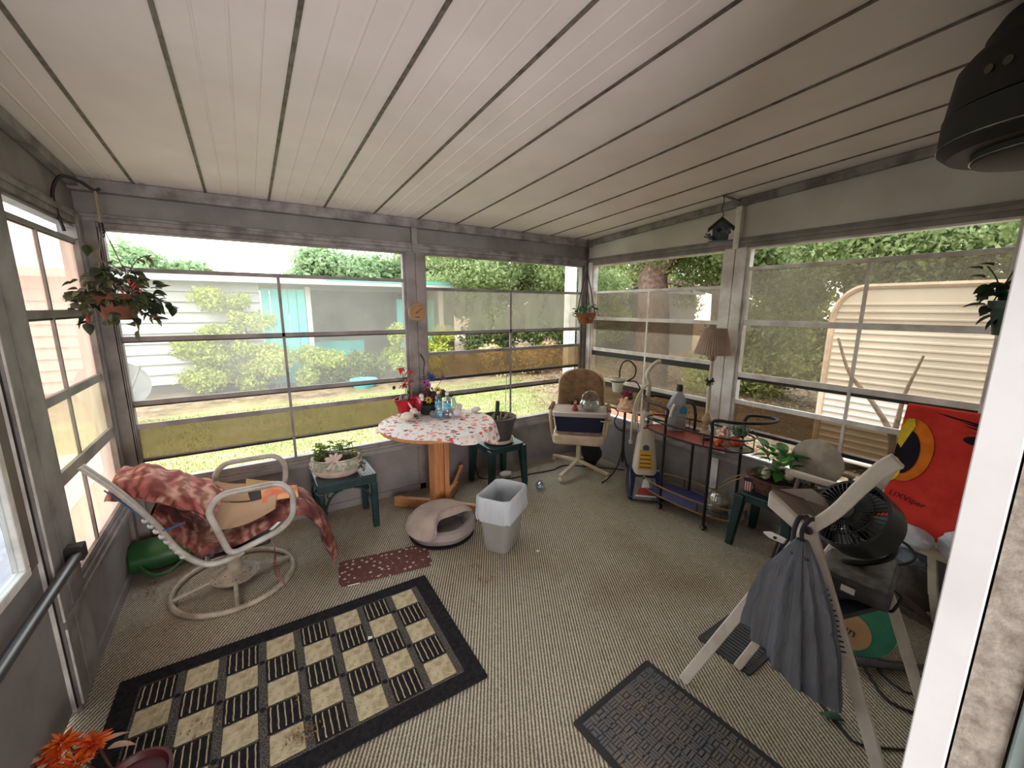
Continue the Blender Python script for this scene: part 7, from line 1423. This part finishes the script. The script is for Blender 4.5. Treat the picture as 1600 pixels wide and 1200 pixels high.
# thermometer on the post between the back windows
th = thing('wall_thermometer', 'round tan dial thermometer on the post between the back windows', 'thermometer', (1.232, 3.35, 1.54)); t0 = (1.232, 3.362, 1.607)
bm = B(); lathe(bm, [(0, 0), (0.074, 0), (0.078, 0.006), (0.074, 0.014), (0.068, 0.014), (0.066, 0.009), (0, 0.009)], t0, 36, rx(PI/2)); obj('case', bm, mat('tan_dial', (172, 134, 96), 0.5, 0, (156, 118, 82), 10), th, smooth=True)
for k in range(13):
    a = math.radians(-45+k*22.5); bm = B(); beam(bm, (1.232+0.050*math.cos(a), 3.3515, 1.607+0.050*math.sin(a)), (1.232+0.062*math.cos(a), 3.3515, 1.607+0.062*math.sin(a)), 0.004, 0.002); obj('tick_mark', bm, m_wick, th)
bm = B(); a = math.radians(38); beam(bm, (1.232-0.022*math.cos(a), 3.349, 1.607-0.022*math.sin(a)), (1.232+0.045*math.cos(a), 3.349, 1.607+0.045*math.sin(a)), 0.003, 0.006, (0, 1, 0)); cyl(bm, (1.232, 3.351, 1.607), 0.006, 0.004, 10, rx(PI/2)); obj('needle', bm, m_wick, th)
bm = B(); beam(bm, (1.212, 3.3515, 1.565), (1.252, 3.3515, 1.565), 0.003, 0.007, (0, 0, 1)); obj('dial_print', bm, m_wick, th)

# orange flowers bottom left, leaf debris, paper bits
of = thing('orange_flower_pot', 'dark red pot of orange silk flowers at the bottom left', 'flower pot', (-0.60, 1.76, 0)); oc2 = Vector((-0.47, 1.62, 0.012))
bm = B(); lathe(bm, [(0, 0), (0.075, 0), (0.095, 0.045), (0.105, 0.05), (0.105, 0.062), (0.095, 0.062), (0.085, 0.045), (0, 0.04)], oc2, 28); obj('pot', bm, mat('oxblood_pot', (92, 32, 34), 0.5), of, smooth=True)
R = random.Random(50); lo_ = leaf_mesh('orange_petal', 0.050, 0.014, leaf_mat('orange_petals', (226, 88, 34), (240, 130, 52), (206, 60, 40), 0.3, 30), 0.3)
for c, n in (((-0.685, 1.83, 0.135), 120), ((-0.605, 1.80, 0.115), 100), ((-0.725, 1.79, 0.105), 80), ((-0.64, 1.77, 0.09), 80)):
    for i in range(n):
        d = Vector((R.gauss(0, 1), R.gauss(0, 1), abs(R.gauss(0, .8))-.1)).normalized(); leaf(lo_, of, Vector(c)+d*0.008, d, R.uniform(.6, 1.05), R.uniform(-1, 1), name='petal')
for q in ((-0.665, 1.82, 0.125), (-0.590, 1.80, 0.10), (-0.70, 1.77, 0.09)): bm = B(); tube(bm, smooth_path([(-0.49, 1.64, 0.04), ((q[0]-0.50)/2, (q[1]+1.64)/2, 0.06), q], 4), 0.004, 5); obj('stem', bm, m_wick, of)
lw_ = leaf_mesh('dry_white_leaf', 0.09, 0.025, mat('dry_pinkish_leaf', (206, 176, 158), 0.8, 0, (160, 110, 96), 20), 0.4)
for p, d in (((-0.72, 1.80, 0.14), (-0.6, -0.3, 0.4)), ((-0.70, 1.77, 0.14), (-0.3, -0.6, 0.3)), ((-0.60, 1.79, 0.11), (0.9, 0.2, 0.2)), ((-0.56, 1.77, 0.10), (0.6, -0.3, 0.3)), ((-0.74, 1.84, 0.10), (-0.5, 0.1, 0.1))): leaf(lw_, of, p, d, 1.0)
m_deb = leaf_mat('brown_debris_leaves', (110, 74, 48), (150, 106, 70), (74, 50, 34), 0.1, 60)
for i, (lab, bl, n) in enumerate((('brown leaf crumbs on the carpet near the rug corner', [(1.10, 2.09, 0.008, .07, .05, .006), (1.08, 1.93, 0.008, .07, .06, .006)], 60), ('dry leaf crumbs on the lower middle of the checkered rug', [(0.03, 1.53, 0.018, .09, .04, .006)], 60), ('dry curled leaf bits on the left of the checkered rug', [(-0.28, 1.78, 0.018, .10, .09, .006), (0.04, 1.70, 0.018, .04, .03, .006)], 50), ('brown crumbs on bare carpet right of the rug', [(1.21, 1.49, 0.008, .03, .03, .006), (0.93, 1.80, 0.008, .04, .10, .006)], 22), ('brown leaf litter under the green side table', [(0.56, 3.15, 0.008, .20, .12, .006)], 50), ('dark debris in the left floor corner', [(-0.62, 2.92, 0.008, .06, .12, .006)], 40), ('leaf crumbs scattered along the wall below the round table', [(1.45, 3.25, 0.008, .16, .08, .006), (2.2, 3.25, 0.008, .3, .08, .006)], 70))):
    o = leaf_cloud('leaf_debris', bl, n, 0.0065, m_deb, None, 60+i, 0.1, kind='stuff'); tag(o, lab, 'leaf debris', kind='stuff')
for lab, (x, y, z) in (('tiny white paper scrap on the carpet right of the waste basket', (1.53, 2.01, 0.004)), ('tiny white paper scrap on the checkered rug', (0.37, 1.86, 0.016))):
    bm = B(); poly(bm, [(x-0.012, y-0.006, z), (x+0.010, y-0.009, z+0.003), (x+0.013, y+0.007, z), (x-0.006, y+0.010, z+0.004)], 0.002, (0, 0, 1)); solo('paper_scrap', bm, m_wht, lab, 'paper scrap')
# squeegee like wooden knob item by the table foot
bm = B(); tube(bm, smooth_path([(1.46, 3.20, 0.05), (1.52, 3.24, 0.11), (1.56, 3.27, 0.15)], 4), 0.018, 8); ell(bm, (1.57, 3.275, 0.165), (0.028, 0.022, 0.03), 10, 8); solo('wooden_knob_stick', bm, m_oakh, 'short wooden knobbed stick leaning behind the table foot', 'stick', smooth=True)
